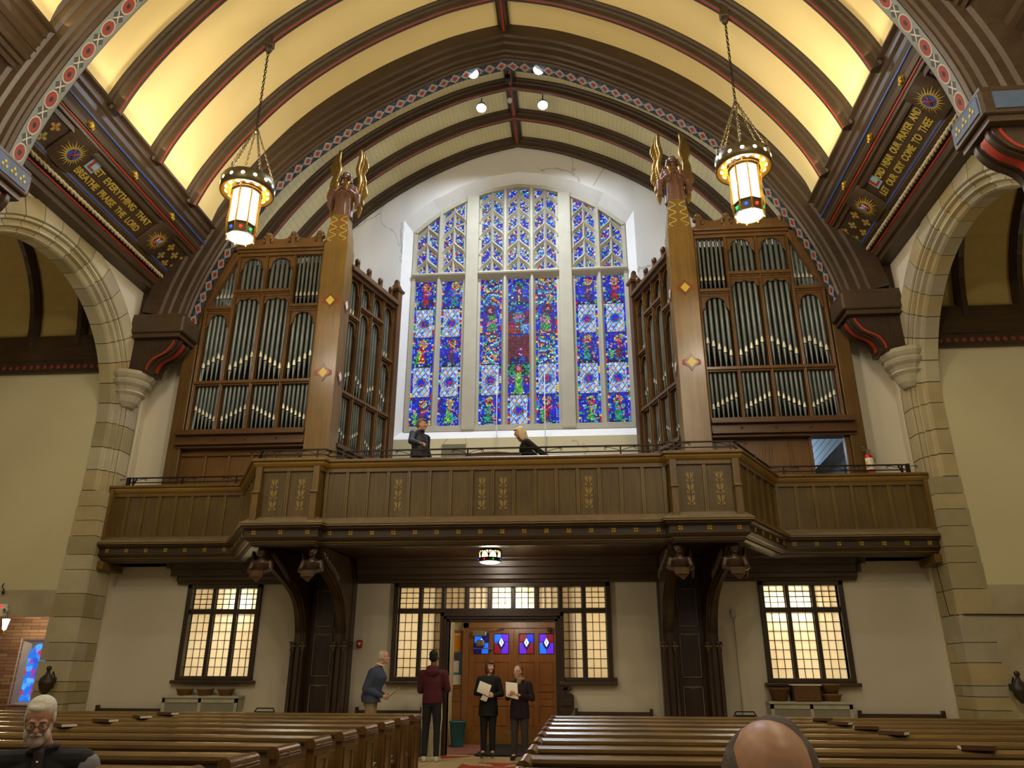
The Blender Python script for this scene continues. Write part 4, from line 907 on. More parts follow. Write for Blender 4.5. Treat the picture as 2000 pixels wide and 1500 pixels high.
# two thin pull cords hanging down the centre lights
for x in (-2.05, -.75):
    m = MB(); m.tube([(x, 19.30, 9.15), (x, 19.30, 5.5)], .012, 5); m.tube([(x + .0, 19.30, 9.15), (x, 19.72, 9.2)], .008, 5)
    tag(m.build('window_cord', plain('white_cord', 'd8d8d8', .6)), 'thin white pole hanging before the %s centre light of the stained glass' % ('left' if x < -1.5 else 'right'), 'cord')
# ---------------------------------------------------------------- organic shapes: unions of round cones fused into one skin
def cone_prim(m, p0, r0, p1, r1, n=12):
    p0 = Vector(p0); p1 = Vector(p1); d = p1 - p0; L = d.length
    if L < 1e-6: m.ball(p0, r0, n, 8); return
    d.normalize(); a = d.orthogonal().normalized(); b = d.cross(a); prof = []
    for k in range(5): t = PI / 2 * k / 4; prof.append((r0 * math.sin(t), -r0 * math.cos(t)))
    for k in range(5): t = PI / 2 * k / 4; prof.append((r1 * math.cos(t), L + r1 * math.sin(t)))
    rings = [[p0 + d * z + (a * math.cos(2 * PI * i / n) + b * math.sin(2 * PI * i / n)) * max(r, 1e-4) for i in range(n)] for r, z in prof]
    m.loft(rings, 0, True)
def blob(prims, name, mats, vox, smooth=3, fac=.5, pick_mat=None, decim=None):
    m = MB()
    for p in prims:
        if p[0] == 'c': cone_prim(m, *p[1:5])
        elif p[0] == 'e': m.ball(p[1], p[2], 16, 12, rot=p[3] if len(p) > 3 else None)
        elif p[0] == 'l':
            rings = []
            for (c, rx, ry) in p[1]:
                R = p[2] if len(p) > 2 else Matrix.Identity(3)
                rings.append([Vector(c) + R @ Vector((rx * math.cos(2 * PI * i / 20), ry * math.sin(2 * PI * i / 20), 0)) for i in range(20)])
            m.loft(rings, 0, True)
        elif p[0] == 'path':
            for a, b in zip(p[1][:-1], p[1][1:]): cone_prim(m, a[0], a[1], b[0], b[1])
    o = m.build('tmp', mats[0] if isinstance(mats, (list, tuple)) else mats)
    r = o.modifiers.new('r', 'REMESH'); r.mode = 'VOXEL'; r.voxel_size = vox; r.use_smooth_shade = True
    s = o.modifiers.new('s', 'SMOOTH'); s.factor = fac; s.iterations = smooth
    if decim: d_ = o.modifiers.new('d', 'DECIMATE'); d_.ratio = decim
    dg = bpy.context.evaluated_depsgraph_get(); me = bpy.data.meshes.new_from_object(o.evaluated_get(dg)); bpy.data.objects.remove(o)
    me.name = name; me.materials.clear()
    ms = mats if isinstance(mats, (list, tuple)) else [mats]
    for q in ms: me.materials.append(q)
    if pick_mat: me.polygons.foreach_set('material_index', [pick_mat(f.center) for f in me.polygons])
    me.polygons.foreach_set('use_smooth', [True] * len(me.polygons))
    ob = bpy.data.objects.new(name, me); COL.objects.link(ob); return ob
# ---------------------------------------------------------------- gallery
PB_ = [(-8.4, 15.28), (-5.47, 15.28), (-4.4, 13.38), (-3.17, 13.38), (-3.13, 13.53), (3.13, 13.53), (3.17, 13.38), (4.4, 13.38), (5.47, 15.28), (8.4, 15.28)]
GP = [(CX + u, y) for u, y in PB_]
gal = thing('choir_gallery', 'brown panelled wooden gallery spanning the end of the nave on carved brackets', 'gallery', (CX, 14.4, 3.6))
def gpart(m, name, mat, label=None):
    o = m.build(name, mat); wparent(o, gal)
    if label: o['label'] = label
    return o
m = MB(); m.sweep([(-.14, 5.13), (-.14, 5.20), (.10, 5.20), (.12, 5.18), (.12, 5.15), (.09, 5.13)], GP); gpart(m, 'top_rail', M_brown)
m = MB(); m.sweep([(-.02, 5.13), (.085, 5.13), (.08, 5.10), (.05, 5.06), (.02, 5.04), (-.02, 5.04)], GP); gpart(m, 'rail_moulding', M_gold_m)
m = MB(); m.sweep([(-.10, 4.06), (-.10, 5.12), (-.025, 5.12), (-.025, 4.06)], GP); gpart(m, 'parapet', M_brownd)
m = MB(); m.sweep([(-.03, 4.96), (-.03, 5.05), (.015, 5.05), (.015, 4.97)], GP); m.sweep([(-.03, 4.06), (-.03, 4.13), (.0, 4.13), (.015, 4.12), (.015, 4.06)], GP); gpart(m, 'parapet_rail', M_brown)
m = MB(); m.sweep([(-.10, 4.12), (.0, 4.12), (.21, 3.99), (.22, 3.98), (.22, 3.97), (-.10, 3.97)], GP); gpart(m, 'ledge', plain('ledge_varnish', '75654c', .25))
m = MB(); m.sweep([(-.2, 3.98), (.21, 3.975), (.21, 3.95), (.17, 3.94), (.17, 3.90), (.12, 3.88), (.11, 3.87), (.09, 3.86), (.09, 3.78), (.115, 3.77), (.115, 3.74), (.06, 3.70), (.0, 3.68), (-.02, 3.66), (-.02, 3.63), (-.07, 3.60), (-.10, 3.60), (-.2, 3.60)], GP); gpart(m, 'cornice', M_dark)
m = MB(); m.sweep([(-.03, 3.70), (.012, 3.685), (.012, 3.67), (-.03, 3.66)], GP); m.sweep([(.1, 3.955), (.222, 3.955), (.222, 3.94), (.1, 3.94)], GP); gpart(m, 'gilt_bead', M_gold_m)
inner = [(CX + u, y + .18) for u, y in PB_]
m = MB(); m.prism(inner + [(CX + 8.4, 19.4), (CX - 8.4, 19.4)], lambda a, b, d: (a, b, d), 4.28, 4.38); gpart(m, 'gallery_floor', M_darky)
def soffit():
    mt = NT('soffit_boards'); sep = mt.t.nodes.new('ShaderNodeSeparateXYZ'); mt.set(sep.inputs[0], mt.coord()); fr = mt.math('FRACT', mt.math('MULTIPLY', sep.outputs[0], 4.2)); ln = mt.math('LESS_THAN', fr, .07)
    mt.bump(mt.math('SUBTRACT', 1.0, ln), .6, .01); return mt.out(mt.mix(ln, rgb('3e2411'), rgb('1c0f07')), .3)
m = MB(); m.prism([(CX + u, y + .1) for u, y in PB_] + [(CX + 8.38, 15.95), (CX - 8.38, 15.95)], lambda a, b, d: (a, b, d), 3.68, 3.72); gpart(m, 'soffit', soffit())
def seg(i): a, b = Vector(GP[i]), Vector(GP[i + 1]); return a, b
M_mun = wood('muntin_wood', '5e4a20', '7d6430', .33, 'z')
def flower(m, P, h=.62):
    """a stem of three tulip leaves stencilled on the panel; P(a,z)->3d"""
    for k in range(3):
        z0 = -h / 2 + k * h / 3
        for sx in (-1, 1):
            m.add([P(0, z0 + .02), P(sx * .055, z0 + .10), P(sx * .075, z0 + .185), P(sx * .035, z0 + .14), P(sx * .045, z0 + .20), P(sx * .012, z0 + .15), P(0, z0 + .19)], [tuple(range(7))])
            m.add([P(sx * .01, z0), P(sx * .07, z0 + .015), P(sx * .06, z0 + .06), P(sx * .035, z0 + .035)], [(0, 1, 2, 3)])
    m.add([P(-.005, -h / 2), P(.005, -h / 2), P(.005, h / 2 - .05), P(-.005, h / 2 - .05)], [(0, 1, 2, 3)])
M_stencil = plain('gilt_stencil', '8f7434', .45, 0, .1, 20)
NPAN = {0: (8, []), 1: (5, []), 2: (2, [0, 1]), 4: (16, [3, 7, 8, 12]), 6: (2, [0, 1]), 7: (5, []), 8: (8, [])}
for i, (npn, fl_) in NPAN.items():
    a, b = seg(i); L = (b - a).length; d = (b - a) / L; nrm = Vector((d.y, -d.x)); e0 = .10 if i in (2, 6) else .03; w = (L - 2 * e0) / npn
    def P3(t, o, z): q = a + d * t + nrm * o; return (q.x, q.y, z)
    for k in range(npn + 1):
        t = e0 + k * w; m = MB(); hw = .028
        for (q0, q1, o) in ((-hw, -.012, .010), (-.012, .012, -.004), (.012, hw, .010)):
            if k == 0 and q0 < 0 and i in (0,): pass
            m.loft([[P3(t + x, o2, z) for x, o2 in ((q0, -.03), (q0, o), (q1, o), (q1, -.03))] for z in (4.12, 4.98)])
        gpart(m, 'muntin', M_mun)
    for k in fl_:
        t = e0 + (k + .5) * w; m = MB(); flower(m, lambda x, z: P3(t + x, -.019, 4.55 + z)); o = m.build('stencilled_flower', M_stencil, fixn=False); wparent(o, gal); o['label'] = 'gold stencilled flower stem on a gallery panel'
    nr = {0: 7, 1: 5, 2: 3, 4: 16, 6: 3, 7: 5, 8: 7}[i]
    for k in range(nr):
        t = L * (k + .5) / nr if i in (0, 1, 7, 8, 4) else (.12 + (L - .24) * k / (nr - 1)); m = MB(); c = P3(t, .09, 3.82); R = Matrix(((d.x, nrm.x, 0), (d.y, nrm.y, 0), (0, 0, 1))).to_4x4(); T = Matrix.Translation(c) @ R
        m.box(-.045, -.01, -.045, .045, .008, .045, 1, M=T)
        for (x, z) in ((-.022, -.022), (.022, -.022), (-.022, .022), (.022, .022)): m.ball((x, .010, z), (.019, .016, .019), 8, 5, M=T)
        m.ball((0, .012, 0), .011, 8, 5, M=T); o = m.build('gilt_rosette', [M_gold, M_brown]); wparent(o, gal)
for u in (-4.33, -3.24, 3.24, 4.33):          # small buttresses with weathered caps on the bays
    m = MB(); x = CX + u; m.box(x - .06, 13.30, 4.55, x + .06, 13.40, 5.05, bev=.008); m.box(x - .06, 13.25, 4.02, x + .06, 13.40, 4.55, bev=.008); m.prism([(13.22, 4.54), (13.30, 4.60), (13.40, 4.60), (13.40, 4.54)], lambda a_, b_, dd: (dd, a_, b_), x - .068, x + .068); gpart(m, 'parapet_post', M_brown)
for s in (-1, 1):
    m = MB(); x = CX + s * 8.4; m.box(x, 15.18, 4.06, x - s * .10, 15.30, 5.13); m.box(x, 15.20, 3.45, x - s * .16, 15.95, 3.62, bev=.02); gpart(m, 'end_post', M_brown)
# iron railing on top of the parapet
rail = thing('iron_railing', 'dark iron handrail with scrolled stays along the top of the gallery', 'railing', (CX, 14.4, 5.2))
RP = [(CX + u * .99, y + .06) for u, y in PB_]; RP[0] = (CX - 8.1, 15.36); RP[-1] = (CX + 8.15, 15.36)
m = MB()
m.sweep([(-.018, 5.385), (-.018, 5.41), (.018, 5.41), (.018, 5.385)], RP); wparent(m.build('handrail', M_iron), rail)
m = MB(); m.sweep([(-.010, 5.285), (-.010, 5.305), (.010, 5.305), (.010, 5.285)], RP); wparent(m.build('middle_rail', M_iron), rail)
def rail_post(x, y, dx, dy, scroll=True, hgt=5.4):
    m = MB(); m.box(x - .014, y - .014, 5.19, x + .014, y + .014, hgt); m.box(x - .03, y - .03, 5.19, x + .03, y + .03, 5.20); wparent(m.build('rail_post', M_iron), rail)
    if scroll:
        m = MB()
        for s in (-1, 1):
            pts = []
            for k in range(14):
                t = k / 13; r = .05 * (1 - .75 * max(0, (t - .55) / .45)); 
                if t < .55: pts.append((x + s * dx * (.02 + .26 * t / .55), y + s * dy * (.02 + .26 * t / .55), 5.31 + .065 * math.sin(t / .55 * PI / 2) ))
                else:
                    an = (t - .55) / .45 * 2 * PI; cx_ = .28; pts.append((x + s * dx * (cx_ + .022 * math.sin(an)), y + s * dy * (cx_ + .022 * math.sin(an)), 5.353 + .022 * math.cos(an)))
            m.tube(pts, .006, 5)
        wparent(m.build('scroll_stay', M_iron), rail)
for u in (-2.85, -1.55, -.38 - .1, .98, 2.35): rail_post(CX + u, 13.59, 1, 0)
for u in (-4.3, -3.3, 3.3, 4.3): rail_post(CX + u, 13.44, 1, 0)
for s in (-1, 1):
    for u in (5.7, 6.9, 8.0): rail_post(CX + s * u, 15.34, 1, 0)
    rail_post(CX + s * 4.95, 14.42, .46, .88 * s)
    m = MB(); x = CX + s * 8.12; m.box(x - .03, 15.32, 5.19, x + .03, 15.40, 5.41); m.tube([(x - s * .18, 15.36, 5.39), (x - s * .10, 15.36, 5.2)], .018, 6); wparent(m.build('end_standard', M_iron), rail)

# carved supports under the bays
M_carve = wood('carved_dark_wood', '2c1c10', '46301c', .35, 'z')
def bust(x, y, z, s):
    pr = [('e', (x, y, z + .02), (.075, .085, .10)), ('e', (x, y + .03, z + .05), (.092, .09, .085)), ('c', (x, y + .02, z - .05), .05, (x, y + .05, z - .14), .06), ('l', [((x, y + .07, z - .38), .06, .05), ((x, y + .06, z - .26), .12, .09), ((x, y + .05, z - .16), .17, .10), ((x, y + .05, z - .11), .12, .08), ((x, y + .05, z - .08), .05, .05)]),
          ('e', (x, y - .085, z + .01), (.016, .02, .022)), ('e', (x, y - .06, z - .05), (.03, .025, .02))]
    for q in (-1, 1):
        pr += [('path', [((x + q * .16, y + .05, z - .15), .055), ((x + q * .20, y - .0, z - .30), .045), ((x + q * .10, y - .12, z - .36), .032)]), ('e', (x + q * .09, y - .13, z - .36), (.035, .03, .025))]
    return pr
def support(s, label):
    t = thing('gallery_bracket', label, 'bracket', (CX + s * 3.62, 15.6, 0)); X = lambda u: CX + s * u
    m = MB(); m.box(X(3.08), 15.72, 0, X(4.16), 16.0, 3.66); m.box(X(3.02), 15.66, 0, X(4.22), 16.0, .12); wparent(m.build('pilaster', M_darkz), t)
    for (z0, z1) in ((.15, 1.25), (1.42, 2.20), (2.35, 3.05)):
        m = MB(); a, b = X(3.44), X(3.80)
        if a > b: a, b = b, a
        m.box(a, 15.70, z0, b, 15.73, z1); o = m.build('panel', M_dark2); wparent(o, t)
        m = MB()
        for (x0, za, x1, zb) in ((a, z0, a, z1), (b, z0, b, z1), (a, z0, b, z0), (a, z1, b, z1)): m.box(x0 - .006, 15.69, za - .006, x1 + .006, 15.705, zb + .006)
        m.tube([((a + b) / 2 - .1, 15.698, z1), ((a + b) / 2, 15.698, z1 - .03), ((a + b) / 2 + .1, 15.698, z1)], .006, 4); o = m.build('panel_line', M_line); wparent(o, t); o['label'] = 'pale painted outline of the panel'
    for uc, uf in ((4.03, 4.22), (3.21, 3.28)):
        cv = smoothcrv([(15.50, 0), (15.50, 1.9), (15.48, 2.3), (15.30, 2.72), (14.95, 3.02), (14.4, 3.26), (13.95, 3.42), (13.72, 3.58)], 5)
        m = MB(); sl = (uf - uc) / 1.8
        def fx(y, z, w): return (X(uc + (15.5 - y) * sl + w), y, z)
        for (w, rin) in ((.11, 0), (.075, .05), (.04, .09)):
            pts = cv; rr = []
            for k, (y, z) in enumerate(pts):
                y2 = y - rin * .6; z2 = z - rin * (1 if k > 10 else 0); top = max(z2 + .0, 3.66 if y2 < 15.3 else 3.66)
                rr.append([fx(y2, z2, -w), fx(y2, z2, w), fx(15.75, min(3.66, z2 + .6) if y > 15.4 else 3.66, w), fx(15.75, min(3.66, z2 + .6) if y > 15.4 else 3.66, -w)] if y > 15.4 else [fx(y2, z2, -w), fx(y2, z2, w), fx(y2, 3.66, w), fx(y2, 3.66, -w)])
            m.loft(rr)
        wparent(m.build('curved_brace', M_carve), t)
        m = MB()
        for dw in (-.10, .10): m.lathe([(.001, .1), (.05, .1), (.055, .2), (.035, .24), (.035, 1.86), (.05, 1.90), (.038, 1.93), (.062, 2.02), (.065, 2.05), (.001, 2.05)], (X(uc + dw), 15.42, 0), 12)
        wparent(m.build('colonnette', M_darkz), t)
        m = MB(); [m.ball((X(uc + dw + .05 * math.cos(q)), 15.42 + .05 * math.sin(q), 1.97), .02, 6, 4) for dw in (-.10, .10) for q in [k * PI / 3 for k in range(6)]]; wparent(m.build('gilt_capital', M_brass), t)
        xb, yb = X(uf), 13.62
        o = blob(bust(xb, yb, 3.50, s), 'carved_angel', M_carve, .014, 2, decim=.5); wparent(o, t)
        for q in (-1, 1):       # folded wings sweeping back
            m = MB()
            for k in range(6): m.ball((xb + q * (.20 + .02 * k), yb + .18 + .09 * k, 3.46 - .055 * k), (.028, .16, .075), 8, 6, rot=Matrix.Rotation(-.5, 3, 'X'))
            wparent(m.build('carved_wing', M_carve), t)
        m = MB(); m.loft([[(xb + x, yb - .16 - .03 * math.cos(x * 12), z) for x in (-.12, -.06, 0, .06, .12)] for z in (3.18, 3.13, 3.07)] , closed=False); m.add([(xb - .12, yb - .17, 3.07), (xb + .12, yb - .17, 3.07), (xb + .02, yb - .15, 2.97)], [(0, 1, 2)]); wparent(m.build('carved_scroll', M_scroll), t)
    return t
M_dark2 = wood('shadow_panel_wood', '1f120a', '3a2616', .4, 'z'); M_line = plain('pale_line_paint', '8a7358', .5); M_scroll = wood('scroll_wood', '3f2a14', '5c4020', .35, 'x')  # very dark brown wood for the bracket panels and alms boxes
support(-1, 'carved dark bracket pier with angel busts under the left bay of the gallery'); support(1, 'carved dark bracket pier with angel busts under the right bay of the gallery')
# ceiling lantern below the gallery
cl = thing('ceiling_lantern', 'small lit glass drum lantern with pointed arches under the gallery ceiling', 'lantern', (-1.65, 14.6, 3.68))
M_lit = emit('lantern_glass_lit', 'ffd890', 3.4); M_litw = emit('lantern_glass_white', 'fff2dc', 7.0); M_bronze = plain('dark_bronze', '4a3820', .4, .8, .2)
m = MB(); m.lathe([(.06, 0), (.20, 0), (.21, -.02), (.205, -.03)], n=24); m.lathe([(.215, -.155), (.22, -.165), (.22, -.225), (.20, -.235), (.195, -.15)], n=24)
for k in range(8):
    a = 2 * PI * k / 8; c_ = (.208 * math.cos(a), .208 * math.sin(a)); m.tube([(c_[0], c_[1], -.02), (c_[0], c_[1], -.16)], .012, 6)
    pts = [(.212 * math.cos(a + t * PI / 4), .212 * math.sin(a + t * PI / 4), -.155 + .125 * math.sin(PI * t) ** .6) for t in [j / 8 for j in range(9)]]; m.tube(pts, .009, 5)
m.build('frame', M_bronze, cl)
m = MB(); m.lathe([(.20, -.02), (.20, -.16)], n=32); m.build('glass_drum', M_lit, cl)
m = MB(); m.lathe([(.20, -.225), (.16, -.25), (.08, -.262), (.001, -.265)], n=28); m.build('bottom_glass', emit('lantern_bowl', 'ffe9c8', 5.0), cl)
for k, h in enumerate(('1fae4a', '2457e0', 'd8262a', '1fae4a', '2457e0', 'd8262a', '1fae4a', '2457e0')):
    a = 2 * PI * (k + .5) / 8; m = MB(); m.ball((.222 * math.cos(a), .222 * math.sin(a), -.195), .018, 8, 6); m.build('glass_jewel', emit('jewel_' + h, h, 1.0), cl)

# ---------------------------------------------------------------- organ cases
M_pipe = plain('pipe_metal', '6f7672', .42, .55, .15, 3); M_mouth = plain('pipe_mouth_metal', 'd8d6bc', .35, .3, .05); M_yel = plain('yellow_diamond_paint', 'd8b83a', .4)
def pipe(P, a, d, z0, zm, z1, r, parent):
    m = MB(); m.lathe([(.010, z0), (r * .93, zm - .03), (r * .93, zm - .015), (r, zm - .01), (r, z1)], (a, d, 0), 12)
    h = r * 3.1; rows = []
    for k, (w, z) in enumerate(((.95, 0), (.95, .35), (.72, .62), (.38, .84), (.04, 1.0))):
        rows.append([(a + r * 1.02 * math.sin(w * t), d - r * 1.035 * math.cos(w * t), zm - .008 + h * z) for t in (-.85, -.42, 0, .42, .85)])
    m.loft(rows, 1, False, closed=False); m.box(a - r * .75, d - r * 1.08, zm - .022, a + r * .75, d - r * .6, zm - .010, 2)
    m.v = [P(*v) for v in m.v]; o = m.build('organ_pipe', [M_pipe, M_mouth, M_dvoid], fixn=False); wparent(o, parent)
def bar(m, P, a0, a1, z0, z1, d0=-.05, d1=.12): 
    q = MB(); q.box(a0, d0, z0, a1, d1, z1, bev=.012); q.v = [P(*v) for v in q.v]; m.v, m.f, m.m, m.sm = (m.v, m.f, m.m, m.sm); b = len(m.v); m.v += q.v; m.f += [tuple(i + b for i in f) for f in q.f]; m.m += q.m; m.sm += q.sm
def moulded_bar(m, P, a0, a1, z0, z1, vertical=True):
    bar(m, P, a0, a1, z0, z1, -.02, .14)
    if vertical: w = a1 - a0; bar(m, P, a0 + w * .28, a1 - w * .28, z0, z1, -.055, -.02)
    else: h = z1 - z0; bar(m, P, a0, a1, z0 + h * .35, z1 + h * .1, -.06, -.02)
def tracery_head(P, a0, a1, zt, kind, parent):
    """pierced head of an opening: board with a cusped arch cut out of it"""
    w = a1 - a0; n = 40; pts = []
    for k in range(n + 1):
        t = k / n
        if kind == 'arch':
            x = abs(2 * t - 1)
            if x < .78: z = zt - .04 - .20 * (1 - math.sqrt(max(0, 1 - (x / .80) ** 2)))
            else: z = zt - .04 - .20 - .10 - .05 * math.sin((x - .78) / .22 * PI) * -1 - .06 * (x - .78) / .22
        else:
            z = zt - .035 - .05 * abs(math.cos(3 * PI * t)) - .13 * abs(2 * t - 1) ** 3
        pts.append((a0 + w * t, z))
    m = MB(); V = []
    for d in (.02, .06):
        for (a, z) in pts: V += [(a, d, z), (a, d, zt + .005)]
    N = 2 * (n + 1); Fc = []
    for k in range(n): Fc += [(2 * k, 2 * k + 2, 2 * k + 3, 2 * k + 1), (N + 2 * k, N + 2 * k + 1, N + 2 * k + 3, N + 2 * k + 2), (2 * k, N + 2 * k, N + 2 * k + 2, 2 * k + 2)]
    m.add(V, Fc); m.tube([(a, .01, z) for a, z in pts], .014, 5)
    m.v = [P(*v) for v in m.v]; o = m.build('tracery', M_case); wparent(o, parent)
def organ(s, label):
    t = thing('organ_case', label, 'pipe organ', (CX + s * 5.6, 16.5, 4.38)); X = lambda u: CX + s * u
    PF = lambda a, d, z: (X(4.41 + a), 15.62 + d, z)
    ed = [0, .69, 1.39, 2.09, 2.73]; fr = MB()
    for k, e in enumerate(ed):
        ztop = 10.98 if k < 4 else 9.60
        moulded_bar(fr, PF, e - .035, e + .035, 6.52, ztop)
    moulded_bar(fr, PF, 0, 2.73, 7.60, 7.70, False)
    for k in range(4):
        z = 9.50 if k in (0, 3) else 9.92; moulded_bar(fr, PF, ed[k], ed[k + 1], z, z + .10, False)
        z = 9.50 if k in (0, 3) else 9.92; bar(fr, PF, ed[k], ed[k + 1], z - .06, z, .0, .10)
    bar(fr, PF, -.02, 2.10, 10.94, 11.02, -.05, .14)
    # sloping edge of the outer bay
    q = MB(); q.prism([(2.70, 9.58), (2.78, 9.62), (2.14, 11.0), (2.06, 10.96)], lambda a, b, d: (a, d, b), -.06, .14); q.prism([(2.80, 9.4), (3.02, 9.4), (2.20, 11.2), (2.10, 11.1)], lambda a, b, d: (a, d, b), -.10, .2)
    q.v = [PF(*v) for v in q.v]; b = len(fr.v); fr.v += q.v; fr.f += [tuple(i + b for i in f) for f in q.f]; fr.m += q.m; fr.sm += q.sm
    wparent(fr.build('front_frame', M_case), t)
    m = MB()
    for (z0, z1, pr) in ((11.02, 11.08, .10), (11.08, 11.15, .16), (11.15, 11.20, .13)): bar(m, PF, -.02, 2.20 + pr * .3, z0, z1, -pr, .2)
    wparent(m.build('case_cornice', M_case), t)
    m = MB()
    for (z0, z1, pr) in ((6.44, 6.52, .14), (6.38, 6.44, .20), (6.22, 6.38, .10), (6.16, 6.22, .16), (6.10, 6.16, .08)): bar(m, PF, -.02, 2.90, z0, z1, -pr, .2)
    for a in (.6, 1.3, 2.0): q = MB(); q.ball((a, -.11, 6.30), (.03, .02, .03), 8, 5); q.v = [PF(*v) for v in q.v]; b = len(m.v); m.v += q.v; m.f += [tuple(i + b for i in f) for f in q.f]; m.m += q.m; m.sm += q.sm
    wparent(m.build('base_moulding', M_casedk), t)
    # outer post
    m = MB(); bar(m, PF, 2.78, 3.08, 4.38, 9.45, -.06, .25); wparent(m.build('outer_post', M_casel2), t)
    # cresting
    for k in range(4):
        e = [.12, .78, 1.42, 2.1][k]; m = MB(); bar(m, PF, e - .05, e + .05, 11.20, 11.50, -.08, .06); q = MB(); q.ball((e, -.01, 11.52), (.09, .11, .07), 12, 8)
        for sg in (-1, 1): q.ball((e + sg * .07, -.01, 11.44), (.045, .10, .06), 8, 6)
        q.v = [PF(*v) for v in q.v]; b = len(m.v); m.v += q.v; m.f += [tuple(i + b for i in f) for f in q.f]; m.m += q.m; m.sm += q.sm
        wparent(m.build('finial', M_case), t)
        if k < 3:
            a0, a1 = e + .08, [.12, .78, 1.42, 2.1][k + 1] - .08; cvv = [(a0 + (a1 - a0) * j / 12, 11.40 + .10 * abs(2 * j / 12 - 1) ** 3) for j in range(13)]
            m = MB(); V = [(a, d, z) for d in (-.03, .03) for (a, z) in cvv] + [(a, d, 11.19) for d in (-.03, .03) for (a, z) in cvv]; Fc = []
            for j in range(12): Fc += [(j, j + 1, 26 + j + 1, 26 + j), (13 + j, 39 + j, 39 + j + 1, 13 + j + 1), (j, 13 + j, 13 + j + 1, j + 1)]
            m.add(V, Fc)
            for aa in (a0 + .02, a1 - .02): m.tube([(aa, -.05, 11.30), (aa, -.02, 11.44), (aa, .02, 11.46)], .03, 6)
            m.v = [PF(*v) for v in m.v]; wparent(m.build('crest_board', M_case), t)
    # front pipes
    def vee(k, n, up): 
        return [abs((j / (n - 1)) - (0 if up == 'r' else 1 if up == 'l' else .5)) for j in range(n)]
    for k in range(4):
        a0, a1 = ed[k] + .045, ed[k + 1] - .045
        for j in range(6):
            a = a0 + (a1 - a0) * (j + .5) / 6; q = j / 5; prof = q if k in (0, 1, 3) else 1 - q
            if k == 2: prof = 1 - q
            pipe(PF, a, .10, 6.53, 6.78 + .26 * abs(prof), 7.62, .040, t)
        n5 = 5; zc = 9.52 if k in (0, 3) else 9.94
        for j in range(n5):
            a = a0 + (a1 - a0) * (j + .5) / n5; q = j / (n5 - 1); prof = (1 - q) if k in (0, 2) else q if k == 1 else 1 - abs(q - .2)
            pipe(PF, a, .11, 7.72, 8.02 + .30 * prof, zc + (.0 if k in (0, 3) else 0), .048, t)
        if k in (0, 3):
            for j in range(6):
                a = a0 + (a1 - a0) * (j + .5) / 6; zt_ = 10.95 if k == 0 else min(10.95, 9.60 + (2.73 - a) * 2.13 - .02)
                if zt_ > 9.95: pipe(PF, a, .10, 9.62, 9.88, zt_, .036, t)
        else:
            for j in range(5):
                a = a0 + (a1 - a0) * (j + .5) / 5; m = MB(); m.lathe([(.048, 9.9), (.048, 10.96)], (a, .13, 0), 12); m.v = [PF(*v) for v in m.v]; o = m.build('organ_pipe', M_pipe, fixn=False); wparent(o, t)
            tracery_head(PF, a0, a1, 10.95, 'arch', t); tracery_head(PF, a0, a1, 9.88, 'cusp', t)
        if k in (0, 3): tracery_head(PF, a0, a1, 9.46, 'arch', t)
    m = MB(); bar(m, PF, 0, 2.1, 6.5, 10.9, .30, .34); bar(m, PF, 2.1, 2.75, 6.5, 9.6, .30, .34); wparent(m.build('back_board', M_dvoid), t)  # near-black sheets added behind the pipes for the shade inside the case
    # panelling under the case
    m = MB(); ops = None
    if s > 0:
        bar(m, PF, 0, 2.0, 4.38, 6.10, .10, .16)
        for (a0, a1) in ((.05, .50), (.6, 1.05), (1.15, 1.6)):
            bar(m, PF, a0, a0 + .04, 4.5, 6.0, .06, .1); bar(m, PF, a1 - .04, a1, 4.5, 6.0, .06, .1)
        bar(m, PF, 1.96, 2.02, 4.38, 6.1, .04, .16); bar(m, PF, 2.68, 2.78, 4.38, 6.1, .02, .16)
    else:
        bar(m, PF, 0, 2.8, 4.38, 6.10, .10, .16)
        for a0 in (.1, .62, 1.14, 1.66, 2.2):
            bar(m, PF, a0, a0 + .05, 4.45, 6.0, .05, .1)
        bar(m, PF, 0, 2.8, 5.95, 6.02, .05, .1); bar(m, PF, .6, 2.2, 5.1, 5.16, .05, .1)
    wparent(m.build('panelling', M_panel), t)
    # corner pier
    m = MB(); xa, xb = X(3.80), X(4.38); m.box(xa, 15.50, 4.38, xb, 16.08, 11.20, bev=.015); wparent(m.build('corner_pier', M_casel), t)
    xm = X(4.09)
    for zc in (9.62, 7.80):
        for nm, r, mat, off in (('red_diamond', .22, M_red, 0), ('wood_diamond', .19, M_case, .006), ('yellow_diamond', .125, M_yel, .014)):
            m = MB(); poly = [(0, -r), (r * .85, 0), (0, r), (-r * .85, 0)] if nm != 'red_diamond' else [(0, -r), (.07, -.10), (r * .9, -.05), (r * .9, .05), (.07, .10), (0, r), (-.07, .10), (-r * .9, .05), (-r * .9, -.05), (-.07, -.10)]
            m.prism([(xm + a, zc + b_) for a, b_ in poly], lambda a, b_, d: (a, 15.50 - d, b_), 0, .008 + off); o = m.build(nm, mat); wparent(o, t)
            xs_ = X(3.80); m = MB(); m.prism([(15.79 + a, zc + b_) for a, b_ in poly], lambda a, b_, d: (xs_ - s * d, a, b_), 0, .008 + off); o = m.build(nm, mat if nm != 'yellow_diamond' else M_whitep); wparent(o, t)
    m = MB()       # tapering fretted top of the pier that the angel stands on
    m.loft([[(xm + dx * w, 15.79 + dy * w, z) for dx, dy in ((-1, -1), (1, -1), (1, 1), (-1, 1))] for z, w in ((11.2, .27), (11.55, .25), (11.9, .20), (12.02, .20))]); wparent(m.build('pier_top', M_casel), t)
    m = MB()
